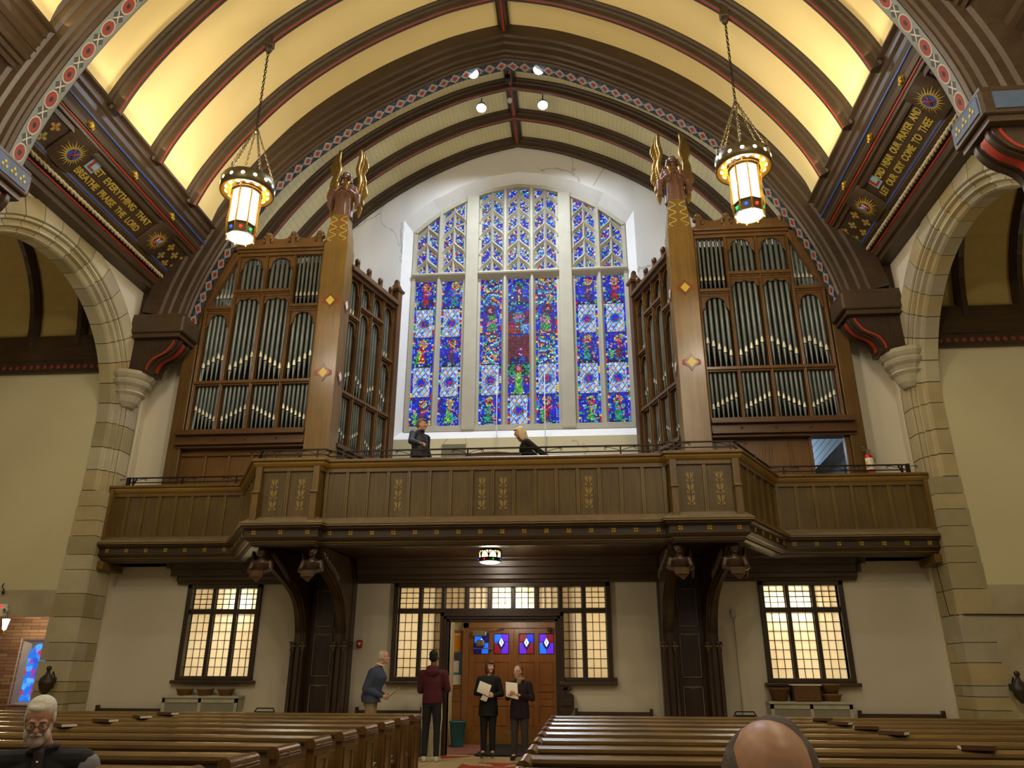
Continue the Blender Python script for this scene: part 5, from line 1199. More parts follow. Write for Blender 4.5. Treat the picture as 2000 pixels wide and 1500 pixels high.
    for q in (-1, 1):
        pts = []
        for k in range(33):
            z = 11.25 + .72 * k / 32; wv = .19 - .05 * (z - 11.25); pts.append((xm + q * (.05 + (wv - .01) * (.5 + .5 * math.sin(k * .62))), 15.79 - (.275 - .09 * (z - 11.2)), z))
        m.tube(pts, .015, 5)
    wparent(m.build('gilt_scroll', M_goldp), t)
    m = MB()
    for q in (-1, 1):
        for zc in (11.42, 11.62, 11.82): m.prism([(xm + q * .06, zc - .06), (xm + q * .16, zc - .03), (xm + q * .16, zc + .03), (xm + q * .06, zc + .06)], lambda a, b_, d: (a, d, b_), 15.52 + .09 * (zc - 11.2), 15.56 + .09 * (zc - 11.2))
    wparent(m.build('painted_infill', M_red if s < 0 else M_slate), t)
    # side of the case, turned towards the window
    A0 = Vector((X(3.88), 16.05)); A1 = Vector((X(3.22), 18.05)); D = (A1 - A0); Ls = D.length; D /= Ls; Nn = Vector((-D.y, D.x))
    if Nn.x * s < 0: Nn = -Nn          # points into the case (away from the nave centre)
    PS = lambda a, d, z: (A0.x + D.x * a + Nn.x * d, A0.y + D.y * a + Nn.y * d, z)
    es = [Ls * k / 4 for k in range(5)]; fr = MB()
    for e in es: moulded_bar(fr, PS, e - .035, e + .035, 6.30, 10.62)
    moulded_bar(fr, PS, 0, Ls, 7.50, 7.60, False)
    for k in range(4):
        z = 9.5 if k in (0, 3) else 9.9; 
        if k == 3: z = 9.0
        moulded_bar(fr, PS, es[k], es[k + 1], z, z + .09, False)
    wparent(fr.build('side_frame', M_case), t)
    m = MB()
    for (z0, z1, pr) in ((10.60, 10.70, .08), (10.70, 10.80, .16), (10.80, 10.86, .12)): bar(m, PS, -.02, Ls, z0, z1, -pr, .15)
    wparent(m.build('side_cornice', M_casedk), t); m = MB()
    for (z0, z1, pr) in ((6.20, 6.30, .12), (6.12, 6.20, .06)): bar(m, PS, -.02, Ls, z0, z1, -pr, .15)
    bar(m, PS, 0, Ls, 4.38, 6.12, .0, .1)
    wparent(m.build('side_panelling', M_casedk), t)
    for k in range(4):
        a0, a1 = es[k] + .045, es[k + 1] - .045; z2 = (9.5, 9.9, 9.9, 9.0)[k]
        for j in range(5):
            a = a0 + (a1 - a0) * (j + .5) / 5; q = j / 4
            pipe(PS, a, .10, 6.31, 6.55 + .22 * (q if k % 2 else 1 - q), 7.52, .034, t)
            if j < 4: pipe(PS, a0 + (a1 - a0) * (j + .5) / 4, .11, 7.61, 7.9 + .26 * (1 - q if k % 2 else q), z2 + .02, .042, t)
            if j < 4: pipe(PS, a0 + (a1 - a0) * (j + .5) / 4, .12, z2 + .10, z2 + .22, 10.6, .040, t) if k in (0, 3) else None
        if k in (1, 2):
            m = MB()
            for j in range(4): m.lathe([(.042, z2), (.042, 10.6)], (a0 + (a1 - a0) * (j + .5) / 4, .13, 0), 12)
            m.v = [PS(*v) for v in m.v]; o = m.build('rear_pipes', M_pipe, fixn=False); wparent(o, t)
        tracery_head(PS, a0, a1, 10.58, 'arch', t); tracery_head(PS, a0, a1, z2 - .02, 'arch', t)
        e = es[k] + .28; m = MB(); bar(m, PS, e - .03, e + .03, 10.86, 11.08, -.06, .04); q = MB(); q.lathe([(.001, 11.02), (.05, 11.02), (.065, 11.08), (.065, 11.13), (.05, 11.16), (.001, 11.17)], (e, -.02, 0), 12)
        q.v = [PS(*v) for v in q.v]; b = len(m.v); m.v += q.v; m.f += [tuple(i + b for i in f) for f in q.f]; m.m += q.m; m.sm += q.sm; wparent(m.build('finial', M_casedk), t)
        if k < 3:
            m = MB(); bar(m, PS, e + .05, e + .42, 10.86, 10.96, -.03, .03); bar(m, PS, e + .03, e + .08, 10.9, 11.12, -.05, .02); wparent(m.build('crest_board', M_casedk), t)
    m = MB(); bar(m, PS, 0, Ls, 6.3, 10.6, .32, .36); wparent(m.build('back_board', M_dvoid), t)  # added dark sheet, the side bays' inner shade put into its colour
    m = MB(); bar(m, PS, Ls - .02, Ls + .18, 4.38, 11.15, -.12, .14); q = MB(); q.loft([[(Ls + .08 + dx * w, .01 + dy * w, z) for dx, dy in ((-1, -1), (1, -1), (1, 1), (-1, 1))] for z, w in ((11.15, .15), (11.22, .17), (11.26, .12), (11.42, .06), (11.52, .05), (11.56, .02))]); q.v = [PS(*v) for v in q.v]; b = len(m.v); m.v += q.v; m.f += [tuple(i + b for i in f) for f in q.f]; m.m += q.m; m.sm += q.sm
    wparent(m.build('rear_post', M_casedk), t)
    return t
M_casedk = wood('organ_moulding_wood', '442c18', '634325', .32, 'x'); M_casel2 = wood('organ_outer_post_wood', '4c3719', '684c24', .32, 'z', .6); M_panel = wood('organ_panel_wood', '573c18', '724f20', .35, 'z'); M_whitep = plain('cream_diamond_paint', 'e0dccb', .4)
organ(-1, 'left organ case of carved oak with grey pipes and a closed panelled base'); organ(1, 'right organ case of carved oak with grey pipes and an open base doorway')
# inside of the organ chamber seen through the right doorway
def bboards():
    mt = NT('chamber_boards'); sep = mt.t.nodes.new('ShaderNodeSeparateXYZ'); mt.set(sep.inputs[0], mt.coord()); q = mt.math('ADD', sep.outputs[0], mt.math('MULTIPLY', sep.outputs[2], -.9)); fr_ = mt.math('FRACT', mt.math('MULTIPLY', q, 7.0)); ln = mt.math('LESS_THAN', fr_, .1)
    return mt.out(mt.mix(ln, rgb('a9b6c0'), rgb('4a525c')), .7)
m = MB(); m.prism([(4.3, 4.75), (6.4, 6.75), (4.3, 6.75)], lambda a, b, d: (a, d, b), 17.1, 17.2); struct(m.build('trim_70', bboards()))
m = MB(); m.box(4.2, 17.35, 4.38, 6.88, 17.45, 6.9); struct(m.build('wall_chamber', plain('chamber_plaster', '77777a', .9)))
# ---------------------------------------------------------------- angels on the organ piers
M_awood = wood('angel_wood', '4a3024', '70503e', .25, 'z'); M_wing = plain('gilded_wing', '947436', .36, .6, .35, 24)
def angel(s, label):
    t = thing('angel_statue', label, 'statue', (CX + s * 4.09, 15.79, 12.02)); t.scale = (1.42, 1.35, 1.08)
    pr = [('l', [((0, 0, 0), .17, .15), ((0, 0, .3), .155, .14), ((0, 0, .6), .17, .14), ((0, 0, .82), .20, .13), ((0, .01, .92), .16, .11), ((0, .01, .97), .06, .06)]), ('c', (0, .01, .95), .05, (0, -.02, 1.08), .045),
          ('e', (0, -.03, 1.16), (.070, .082, .10)), ('e', (0, -.11, 1.15), (.013, .02, .022)), ('e', (0, -.085, 1.09), (.032, .03, .03)), ('e', (-.03, -.095, 1.175), (.018, .012, .008)), ('e', (.03, -.095, 1.175), (.018, .012, .008))]
    for k in range(9): a = PI * .1 + PI * 1.8 * k / 9; pr.append(('path', [((.155 * math.sin(a), -.135 * math.cos(a), .02), .028), ((.15 * math.sin(a), -.13 * math.cos(a), .45), .018), ((.16 * math.sin(a), -.12 * math.cos(a), .75), .014)]))
    for q in (-1, 1):
        pr += [('path', [((q * .16, .0, .84), .055), ((q * .21, -.03, .60), .05), ((q * .12, -.15, .66), .04), ((q * .04, -.17, .72), .03)]), ('path', [((q * .24, -.02, .60), .06), ((q * .25, -.02, .38), .05), ((q * .22, -.04, .25), .02)]), ('e', (q * .05, -.17, .74), (.035, .025, .05))]
    b = blob(pr, 'figure', M_awood, .011, 2, decim=.7); b.parent = t
    hr = [('e', (0, .02, 1.20), (.088, .095, .085))]
    for q in (-1, 1):
        for k in range(5): hr.append(('e', (q * (.082 + .008 * k), -.01 - .01 * k, 1.16 - .055 * k), (.033, .05, .036)))
    hr += [('e', (0, .07, 1.03), (.08, .05, .12))]
    h = blob(hr, 'hair', M_awood, .011, 1, decim=.7); h.parent = t
    for q in (-1, 1):
        m = MB(); ed = smoothcrv([(.16, .55), (.20, .85), (.22, 1.15), (.17, 1.45), (.20, 1.75), (.19, 2.02)], 5)
        m.tube([(q * a, .10, z) for a, z in ed], [.03 + .012 * math.sin(PI * k / (len(ed) - 1)) for k in range(len(ed))], 7)
        for k, (a, z) in enumerate(ed[::1]):
            if k < 2 or k > len(ed) - 2: continue
            L = .16 + .10 * math.sin(PI * k / len(ed)); 
            m.ball((q * (a + .075 + .02 * math.sin(k)), .13, z - L * .55), (.042, .012, L * .8), 7, 6, rot=Matrix.Rotation(q * -.28, 3, 'Y'))
            m.ball((q * (a + .03), .115, z - .05), (.035, .016, .09), 7, 5, rot=Matrix.Rotation(q * -.3, 3, 'Y'))
        for k in range(5): m.ball((q * (.22 + .01 * k), .13, .55 - .07 * k), (.03, .012, .16), 7, 6, rot=Matrix.Rotation(q * .15, 3, 'Y'))
        m.build('wing', M_wing, t)
    m = MB()     # second pair of small crossed wings over the breast
    for q in (-1, 1): m.tube([(q * .12, -.13, .92), (q * .09, -.19, .82), (q * .08, -.17, .62)], [.012, .035, .012], 7)
    m.tube([(-.1, -.1, .88), (-.05, -.145, .86), (.05, -.145, .86), (.1, -.1, .88)], .012, 5); m.build('gilt_collar', M_wing, t)
    return t
angel(-1, 'carved wooden angel with tall gilded wings on the left organ pier'); angel(1, 'carved wooden angel with tall gilded wings on the right organ pier')
# ---------------------------------------------------------------- hanging lanterns
M_ring = plain('lantern_bronze', '5e5238', .4, .6, .2); M_gilt = plain('lantern_gilt_metal', 'c89a3c', .35, .6, .15)
M_glow = emit('lantern_opal_glass', 'ffe6b4', 5.5); M_dot = emit('lantern_bullseye', 'ffe3b0', 4.0); M_jewels = [emit('jewel_red', 'ff3a1c', 1.4), emit('jewel_green', '22c860', 1.4), emit('jewel_blue', '2a5cf0', 1.4)]
def chain(m, p0, p1, link=.075, r=.007):
    p0 = Vector(p0); p1 = Vector(p1); d = p1 - p0; n = max(2, int(d.length / (link * .78))); u = d.normalized(); a = u.orthogonal().normalized(); b = u.cross(a)
    for i in range(n):
        c = p0 + d * ((i + .5) / n); s_ = a if i % 2 else b
        m.tube([c + u * (link * .5 * math.cos(t)) + s_ * (link * .24 * math.sin(t)) for t in [2 * PI * k / 7 for k in range(7)]], r, 4, closed=True)
def lantern(x, y, label):
    t = thing('hanging_lantern', label, 'chandelier', (x, y, 9.36)); hook_z = 14.05
    # body: octagonal drum of lit glass
    R = .27; z0, z1 = .02, 1.02
    for k in range(8):
        a0 = 2 * PI * k / 8; a1 = 2 * PI * (k + 1) / 8; am = (a0 + a1) / 2
        c0 = Vector((R * math.cos(a0), R * math.sin(a0), 0)); c1 = Vector((R * math.cos(a1), R * math.sin(a1), 0)); m = MB()
        m.add([c0 * .97 + Vector((0, 0, .24)), c1 * .97 + Vector((0, 0, .24)), c1 * .97 + Vector((0, 0, z1)), c0 * .97 + Vector((0, 0, z1))], [(0, 1, 2, 3)]); m.build('glass_panel', M_glow, t, False)
        m = MB(); m.tube([c0 * 1.01 + Vector((0, 0, -.02)), c0 * 1.01 + Vector((0, 0, z1 + .02))], .014, 6)
        m.tube([c0 * 1.06 + Vector((0, 0, .05)), c0 * 1.14 + Vector((0, 0, .30)), c0 * 1.06 + Vector((0, 0, .6)), c0 * 1.14 + Vector((0, 0, .85)), c0 * 1.10 + Vector((0, 0, 1.0))], .009, 5)
        m.build('corner_bar', M_gilt, t)
        m = MB(); cm = (c0 + c1) / 2; m.ball(cm + Vector((0, 0, .125)), .034, 8, 6); m.build('glass_jewel', M_jewels[k % 3], t)
    m = MB(); m.lathe([(.255, .0), (.285, .0), (.28, .03), (.265, .04), (.26, .21), (.285, .23), (.285, .25), (.255, .25)], n=8, smooth=False); m.build('lower_band', M_ring, t)
    m = MB(); m.lathe([(.25, 1.0), (.30, 1.0), (.30, 1.05), (.25, 1.05)], n=24); m.build('upper_collar', M_ring, t)
    m = MB(); m.lathe([(.001, -.01), (.20, -.01), (.245, .01)], n=28); m.build('bottom_glass', emit('lantern_foot_glass', 'e8f6ff', 6.5), t)
    # upper crown ring
    m = MB(); m.lathe([(.50, 1.02), (.515, 1.02), (.515, 1.30), (.50, 1.31), (.485, 1.30), (.485, 1.03)], n=40)
    for k in range(6): a = 2 * PI * k / 6 + .3; m.box(-.02, -.012, 1.28, .02, .012, 1.42, M=Matrix.Rotation(a, 4, 'Z') @ Matrix.Translation((.51, 0, 0)))
    m.build('crown_ring', M_ring, t)
    m = MB(); m.lathe([(.50, 1.03), (.46, 1.04), (.34, 1.10), (.30, 1.14)], n=40); m.lathe([(.34, 1.06), (.345, 1.075), (.33, 1.08)], n=32); m.build('reflector', M_gilt, t)
    for k in range(14):
        a = 2 * PI * k / 14; c, s_ = math.cos(a), math.sin(a); m = MB(); T = Matrix.Rotation(a, 4, 'Z')
        m.lathe([(.001, .012), (.030, .010), (.040, 0)], n=12, M=T @ Matrix.Translation((.512, 0, 1.17)) @ Matrix.Rotation(PI / 2, 4, 'Y')); m.build('bullseye', M_dot, t)
        m = MB(); m.lathe([(.001, .008), (.042, .006), (.05, 0)], n=12, M=Matrix.Rotation(a + .2, 4, 'Z') @ Matrix.Translation((.415, 0, 1.055)) @ Matrix.Rotation(PI * .86, 4, 'Y')); m.build('bullseye', M_dot, t)
    m = MB()
    for k in range(6):
        a = 2 * PI * k / 6 + .3; chain(m, (.50 * math.cos(a), .50 * math.sin(a), 1.30), (.05 * math.cos(a), .05 * math.sin(a), 2.53), .07, .008)
    m.build('spreader_chain', M_ring, t)
    m = MB(); m.lathe([(.001, 2.66), (.03, 2.64), (.05, 2.58), (.075, 2.53), (.06, 2.50), (.001, 2.49)], n=12); m.build('chain_boss', M_ring, t)
    m = MB(); chain(m, (0, 0, 2.64), (0, 0, hook_z - 9.36), .095, .010); m.build('chain', M_iron, t)
    m = MB(); m.box(-.09, -.10, hook_z - 9.36 + .10, .09, .10, hook_z - 9.36 + .62, bev=.03); m.lathe([(.001, hook_z - 9.36 - .06), (.05, hook_z - 9.36 - .04), (.085, hook_z - 9.36 + .05), (.08, hook_z - 9.36 + .12)], n=14); m.build('ceiling_hook', M_dark, t)
    return t
lantern(*LANT[0], 'lit hanging lantern on a long chain, on the left of the nave'); lantern(*LANT[1], 'lit hanging lantern on a long chain, on the right of the nave')

# ---------------------------------------------------------------- flood lamps in the roof
M_led = emit('flood_lamp_face', 'dcefff', 30)
for i, (x, y, z) in enumerate(SPOTS):
    lab = ['front left', 'rear left', 'front right', 'rear right'][i]; t = thing('flood_lamp', 'bright round white flood lamp at the %s of the four under the ridge' % lab, 'spotlight', (x, y, z), 0, 'flood lamps under the ridge')
    d = (Vector((CX + (x - CX) * 1.1, y - 3.2, 8.0)) - Vector((x, y, z))).normalized() ; q = d.to_track_quat('-Z', 'Y').to_matrix().to_4x4()
    m = MB(); m.lathe([(.05, .14), (.13, .10), (.15, .0), (.138, -.005), (.137, .01), (.001, .10)], n=20, M=q); m.build('housing', M_iron, t)
    m = MB(); m.lathe([(.001, .002), (.135, .0)], n=20, M=q); m.build('lamp_face', M_led, t)
    m = MB(); dz = 16.80 - z if y > 16 else .18; m.tube([(0, 0, .10), (0, 0, max(dz, .3))], .018, 6); m.build('bracket', M_iron, t)
t = thing('roof_speaker', 'small black box hanging from the ridge beam between the flood lamps', 'speaker', (-1.50, 15.95, 16.30)); m = MB(); m.box(-.07, -.06, -.06, .07, .08, .10, bev=.01); m.tube([(0, 0, .1), (0, 0, .52)], .02, 6); m.build('housing', M_iron, t)
t = thing('smoke_detector', 'small pale round sensor on the ridge beam near the flood lamps', 'sensor', (-1.56, 17.3, 16.74)); m = MB(); m.lathe([(.001, -.05), (.05, -.045), (.07, 0), (.07, .06)], n=16); m.ball((0, -.02, -.05), .04, 10, 6); m.build('housing', plain('pale_grey_plastic', 'c8ccd0', .4), t)

# ---------------------------------------------------------------- pews
def pew(x0, x1, y, label):
    """faces the camera; y = front of the back rest at the top"""
    t = thing('pew', label, 'pew', ((x0 + x1) / 2, y, 0)); h = (x1 - x0) / 2
    m = MB(); m.loft([[(x, yy, z) for yy, z in ((-.02, .42), (.0, .42), (.10, .86), (.07, .86))] for x in (-h + .04, h - .04)])
    n = max(2, int((x1 - x0) / .9)); m.build('backrest', M_pew, t)
    m = MB(); m.loft([[(x, yy, z) for yy, z in ((.03, .855), (.015, .875), (.02, .90), (.05, .918), (.12, .92), (.15, .905), (.15, .87), (.12, .855))] for x in (-h + .03, h - .03)]); m.build('top_rail', M_pew, t)
    m = MB(); m.loft([[(x, yy, z) for yy, z in ((-.46, .40), (-.475, .42), (-.46, .44), (-.02, .43), (-.02, .39))] for x in (-h + .04, h - .04)]); m.build('seat', M_pew, t)
    m = MB(); m.box(-h + .05, -.43, .05, h - .05, -.40, .39); m.build('seat_skirt', M_pewe, t)
    for s in (-1, 1):
        xo = s * h; m = MB(); a, b = (xo - s * .07, xo)
        m.box(a, -.30, 0, b, .14, .86, bev=.01); m.box(a, -.50, 0, b, -.28, .46, bev=.01) if False else None
        m.box(xo - s * .085, -.30, 0, xo + s * .02, .16, .10, bev=.01)
        for (ya, yb, za, zb) in ((-.24, -.20, .16, .74), (.04, .08, .16, .74), (-.24, .08, .74, .78)): m.box(b, ya, za, b + s * .012, yb, zb)
        m.build('end_panel', M_pewe, t)
        m = MB(); cx = xo - s * .03; w = .048
        prof = [(math.cos(q) * w, .885 + math.sin(q) * .040) for q in [PI * k / 8 for k in range(9)]] + [(-w, .84), (w, .84)]
        m.loft([[(cx + a_, yy, z_) for a_, z_ in prof] for yy in (-.33, .155)])
        for dz in (.845, .865): m.tube([(cx + s * w, -.33, dz), (cx + s * w, .155, dz)], .008, 5)
        m.build('end_cap', M_pewe, t)
    return t
ORD = ['farthest', 'second farthest', 'third farthest', 'fourth farthest', 'fifth farthest', 'sixth farthest', 'seventh farthest', 'eighth farthest', 'ninth farthest', 'tenth farthest', 'eleventh farthest']
YL = [5.84 + .86 * k for k in range(7, -3, -1)]; YR = [5.14 + .81 * k for k in range(8, -2, -1)]
pl = None; prr = None
for i, y in enumerate(YL):
    lab = 'long oak pew of the left block, %s from the camera' % ORD[i]
    if pl is None: pl = pew(-9.3, -2.34, y - .07, lab)
    else: q = dup(pl, loc=(pl.location.x, y - .07, 0), label=lab)
for i, y in enumerate(YR):
    lab = 'long oak pew of the right block, %s from the camera' % ORD[i]
    if prr is None: prr = pew(-.42, 6.4, y - .07, lab)
    else: dup(prr, loc=(prr.location.x, y - .07, 0), label=lab)
dup(prr, loc=(prr.location.x, 2.35, 0), label='oak pew nearest the camera, holding the seated man with the bald head'); n_ = 0
# hymn books and cards left on the pew rails
M_book = plain('hymnal_cover', '5a3a1c', .5); M_paper = plain('paper', 'e4ddca', .8, var=.03); M_cush = plain('pale_cushion', 'b8b29c', .85)
def book(x, y, z, rz, label, w=.15, d=.21, hgt=.028, op=False):
    t = thing('hymn_book', label, 'book', (x, y, z), rz)
    m = MB(); m.box(-w / 2, -d / 2, 0, w / 2, d / 2, .004); m.box(-w / 2, -d / 2, hgt - .004, w / 2, d / 2, hgt); m.box(-w / 2, -d / 2, 0, -w / 2 + .004, d / 2, hgt); m.build('cover', M_book, t)
    m = MB(); m.box(-w / 2 + .003, -d / 2 + .003, .004, w / 2 - .004, d / 2 - .003, hgt - .004); m.build('pages', M_paper, t)
bk = [(327, 1391, 0), (277, 1396, 2), (205, 1404, 3), (126, 1413, 4), (1607, 1405, 0), (1642, 1412, 1), (1692, 1421, 3), (1747, 1431, 4), (1910, 1465, 7)]
def unproj(px, py, z=None, y=None):
    d = c2w(Vector((px - 1000, py - 750, F_PX))); o = Vector((0, 0, 1.45))
    t_ = (z - 1.45) / d.z if z is not None else y / d.y
    return o + d * t_
lbs = ['on the far rail of the left pews', 'on a left pew rail, second from the far one', 'on a left pew rail, third from the far one', 'on the rail above the white-haired man', 'on the farthest rail of the right pews', 'on a right pew rail, second in the row of four', 'on a right pew rail, third in the row of four', 'on a right pew rail, nearest of the row of four', 'on the near right pew rail at the frame edge']
for i, (px, py, r_) in enumerate(bk):
    p = unproj(px, py, z=.95); Ys = YL if p.x < -1 else YR; yy = min(Ys, key=lambda v: abs(v - p.y)); p2 = unproj(px, py, y=yy); book(p2.x, yy + .02, .921, .9 if i % 2 else 1.35, 'hymn book ' + lbs[i], .16, .24, .035)
for k, (yy) in enumerate(YL[1:6]):
    m = MB(); m.box(-2.66, yy - .45, .437, -2.44, yy - .25, .475, bev=.01); tag(m.build('seat_pad', M_cush), 'pale pad on the aisle end of the %s left pew seat' % ORD[k + 1], 'cushion', 'pads at the aisle ends of the left pews')

# ---------------------------------------------------------------- things along the back wall
def bench(x0, x1, label):
    t = thing('wall_bench', label, 'bench', ((x0 + x1) / 2, 15.72, 0)); h = (x1 - x0) / 2
    m = MB(); m.box(-h + .05, .13, .40, h - .05, .17, .80); m.build('backrest', M_dark, t); m = MB(); m.box(-h + .04, -.28, .40, h - .04, .16, .44); m.build('seat', M_dark, t)
    for s in (-1, 1): m = MB(); m.box(s * h - s * .06, -.28, 0, s * h, .19, .60, bev=.01); m.box(s * h - s * .06, .10, .6, s * h, .19, .86, bev=.01); m.build('end_panel', M_darkz, t)
bench(-9.72, -8.2, 'low dark bench against the plaster wall, left of the left radiator'); bench(-4.40, -3.05, 'low dark bench behind the man in the blue sweater'); bench(-.12, 1.36, 'low dark bench right of the doorway'); bench(5.13, 6.68, 'low dark bench at the right end of the wall')
M_rad = plain('radiator_cover_paint', 'a9a690', .55)
def mesh_grille():
    mt = NT('radiator_grille'); sep = mt.t.nodes.new('ShaderNodeSeparateXYZ'); mt.set(sep.inputs[0], mt.coord()); k = 30.0
    a = mt.math('FRACT', mt.math('MULTIPLY', mt.math('ADD', sep.outputs[0], sep.outputs[2]), k)); b = mt.math('FRACT', mt.math('MULTIPLY', mt.math('SUBTRACT', sep.outputs[0], sep.outputs[2]), k)); ln = mt.math('MAXIMUM', mt.math('LESS_THAN', a, .3), mt.math('LESS_THAN', b, .3))
    return mt.out(mt.mix(ln, rgb('35332a'), rgb('a9a690')), .6)
M_grille = mesh_grille()
def radiator(x0, x1, ztop, label):
    t = thing('radiator_cover', label, 'radiator cover', ((x0 + x1) / 2, 15.84, 0)); h = (x1 - x0) / 2
    m = MB(); m.box(-h - .03, -.17, ztop - .05, h + .03, .15, ztop, bev=.01); m.build('top', M_rad, t)
    m = MB()
    for a in (-h, -.03, h - .06): m.box(a, -.14, 0, a + .06, -.10, ztop - .05)
    m.box(-h, -.14, 0, h, -.10, .10); m.box(-h, -.14, ztop - .13, h, -.10, ztop - .05); m.box(-h, -.12, 0, -h + .03, .15, ztop - .05); m.box(h - .03, -.12, 0, h, .15, ztop - .05); m.build('frame', M_rad, t)
    for a, b in ((-h + .06, -.03), (.03, h - .06)): m = MB(); m.box(a, -.125, .10, b, -.115, ztop - .13); m.build('grille', M_grille, t)
radiator(-8.28, -6.74, 1.05, 'cream radiator cover with lattice grilles under the left leaded window'); radiator(3.52, 5.0, 1.01, 'cream radiator cover with lattice grilles under the right leaded window')
M_wick = plain('wicker', '6e4e2c', .85, var=.35, scale=40, bump=.8); M_terra = plain('brown_pot', '7a5c34', .6)
def pot(x, y, z, r, h, label, mat, cat='pot', tilt=0, nm='plant_pot'):
    t = thing(nm, label, cat, (x, y, z)); m = MB(); R = Matrix.Rotation(tilt, 4, 'X')
    m.lathe([(.001, .0), (r * .72, 0), (r * .95, h * .8), (r, h * .82), (r * 1.02, h), (r * .93, h), (r * .88, h * .8), (r * .6, .03), (.001, .03)], n=22, M=R); m.build('bowl', mat, t)
    m = MB(); m.lathe([(r * .95, h * .80), (r * 1.05, h * .83), (r * 1.05, h * .98), (r * .98, h)], n=22, M=R); m.build('rim', mat, t); return t
for i, x in enumerate((-7.88, -7.46, -7.03)): pot(x, 15.78, 1.05, .17, .13, '%s of the three low round pots on the left radiator cover' % ('leftmost', 'middle one', 'rightmost')[i], M_terra, nm='flower_bowl')
pot(3.72, 15.80, 1.01, .19, .24, 'round basket at the left end of the right radiator cover', M_wick, 'basket', nm='round_basket')
pot(4.68, 15.80, 1.01, .18, .13, 'brown bowl under another bowl on the right radiator cover', M_terra, nm='flower_bowl'); pot(4.67, 15.80, 1.145, .17, .17, 'brown bowl stacked on top of another, by the wicker hamper', M_terra, nm='flower_bowl')
t = thing('wicker_hamper', 'rectangular wicker hamper with a pale lid in the middle of the right radiator cover', 'basket', (4.20, 15.80, 1.01)); m = MB(); m.box(-.24, -.15, 0, .24, .15, .27, bev=.02)
for k in range(6): m.box(-.245, -.156, .02 + .042 * k, .245, .156, .035 + .042 * k)
m.build('body', M_wick, t); m = MB(); m.box(-.27, -.17, .27, .27, .17, .295, bev=.01); m.build('lid', M_paper, t)
def chair(x, y, label):
    t = thing('folding_chair', label, 'chair', (x, y, 0)); m = MB(); m.tube([(-.2, .22, 0), (-.2, .16, .45), (-.19, .22, .80), (-.15, .235, .87), (.15, .235, .87), (.19, .22, .80), (.2, .16, .45), (.2, .22, 0)], .012, 8); m.tube([(-.2, -.22, 0), (-.19, .1, .5)], .011, 6); m.tube([(.2, -.22, 0), (.19, .1, .5)], .011, 6); m.build('frame', M_iron, t)
    m = MB(); m.box(-.19, -.2, .43, .19, .18, .46, bev=.01); m.build('seat', M_black, t); m = MB(); m.box(-.17, .215, .66, .17, .235, .82, bev=.008); m.build('backrest', M_black, t)
chair(-5.72, 14.35, 'black folding chair behind the left pews, near the bracket pier'); chair(2.82, 14.35, 'black folding chair behind the right pews, near the bracket pier')
# fire alarm, thermostat and conduit
t = thing('fire_alarm', 'red fire alarm pull box on the plaster wall beside the left bracket pier', 'fire alarm', (-4.44, 15.98, 2.03)); m = MB(); m.box(-.055, -.03, -.075, .055, .02, .075, bev=.008); m.build('box', plain('alarm_red', 'a3161a', .4), t); m = MB(); m.box(-.03, -.036, .0, .03, -.03, .025); m.box(-.012, -.04, -.03, .012, -.03, .01); m.build('handle', M_paper, t)
t = thing('wall_conduit', 'small grey box and thin conduit on the wall right of the right bracket pier', 'conduit', (3.05, 15.98, 2.6)); m = MB(); m.box(-.05, -.03, -.07, .05, .02, .07, bev=.005); m.build('box', M_rad, t); m = MB(); m.tube([(0, -.01, -.07), (.0, -.01, -2.6)], .01, 6); m.build('pipe', M_rad, t)
# cross-topped collection plaques
def plaque(x, y, z, label, sc=1.0):
    t = thing('alms_box', label, 'alms box', (x, y, z)); m = MB()
    m.prism([(-.14, .12), (-.10, .16), (.10, .16), (.14, .12), (.14, -.12), (.06, -.22), (0, -.28), (-.06, -.22), (-.14, -.12)], lambda a, b, d: (a * sc, d, b * sc), -.09, .03); m.build('body', M_dark2, t)
    m = MB(); m.box(-.02 * sc, -.06, .14 * sc, .02 * sc, -.03, .34 * sc); m.box(-.07 * sc, -.06, .22 * sc, .07 * sc, -.03, .27 * sc)
    for (a, b) in ((0, .33), (-.075, .245), (.075, .245)): m.ball((a * sc, -.045, b * sc), .03 * sc, 8, 5)
    m.build('cross', M_dark2, t); m = MB(); m.box(-.11 * sc, -.12, -.06 * sc, .11 * sc, -.09, .06 * sc, bev=.008); m.build('door', M_dark2, t); return t
plaque(-.27, 15.96, .96, 'dark wooden alms box with a cross, on the wall right of the doorway'); plaque(-2.83, 15.84, 1.02, 'dark wooden alms box with a cross, behind the person in the maroon hoodie')
def stoup(x, y, z, label):
    t = thing('offering_lamp', label, 'wall lamp', (x, y, z)); m = MB(); m.lathe([(.001, -.22), (.03, -.21), (.10, -.12), (.13, -.02), (.13, .06), (.12, .06), (.001, .05)], n=18); m.box(-.14, -.02, -.02, .14, .10, .10, bev=.02); m.build('bowl', M_iron2, t)
    m = MB(); m.lathe([(.12, .06), (.08, .12), (.04, .16), (.03, .22), (.05, .25), (.04, .29), (.001, .31)], n=14); m.build('cover', M_iron2, t); m = MB(); m.tube([(0, .1, .1), (.0, .15, .2), (0, .22, .1)], .014, 6); m.box(-.03, .1, -.1, .03, .20, .1); m.build('bracket', M_iron2, t)
M_iron2 = plain('dark_bronze_iron', '33271a', .5, .4)
stoup(-10.12, 14.74, 1.28, 'dark bronze vessel on the left stone pier above the white-haired man'); stoup(7.52, 14.74, 1.24, 'dark bronze vessel on the right stone pier at the frame edge')
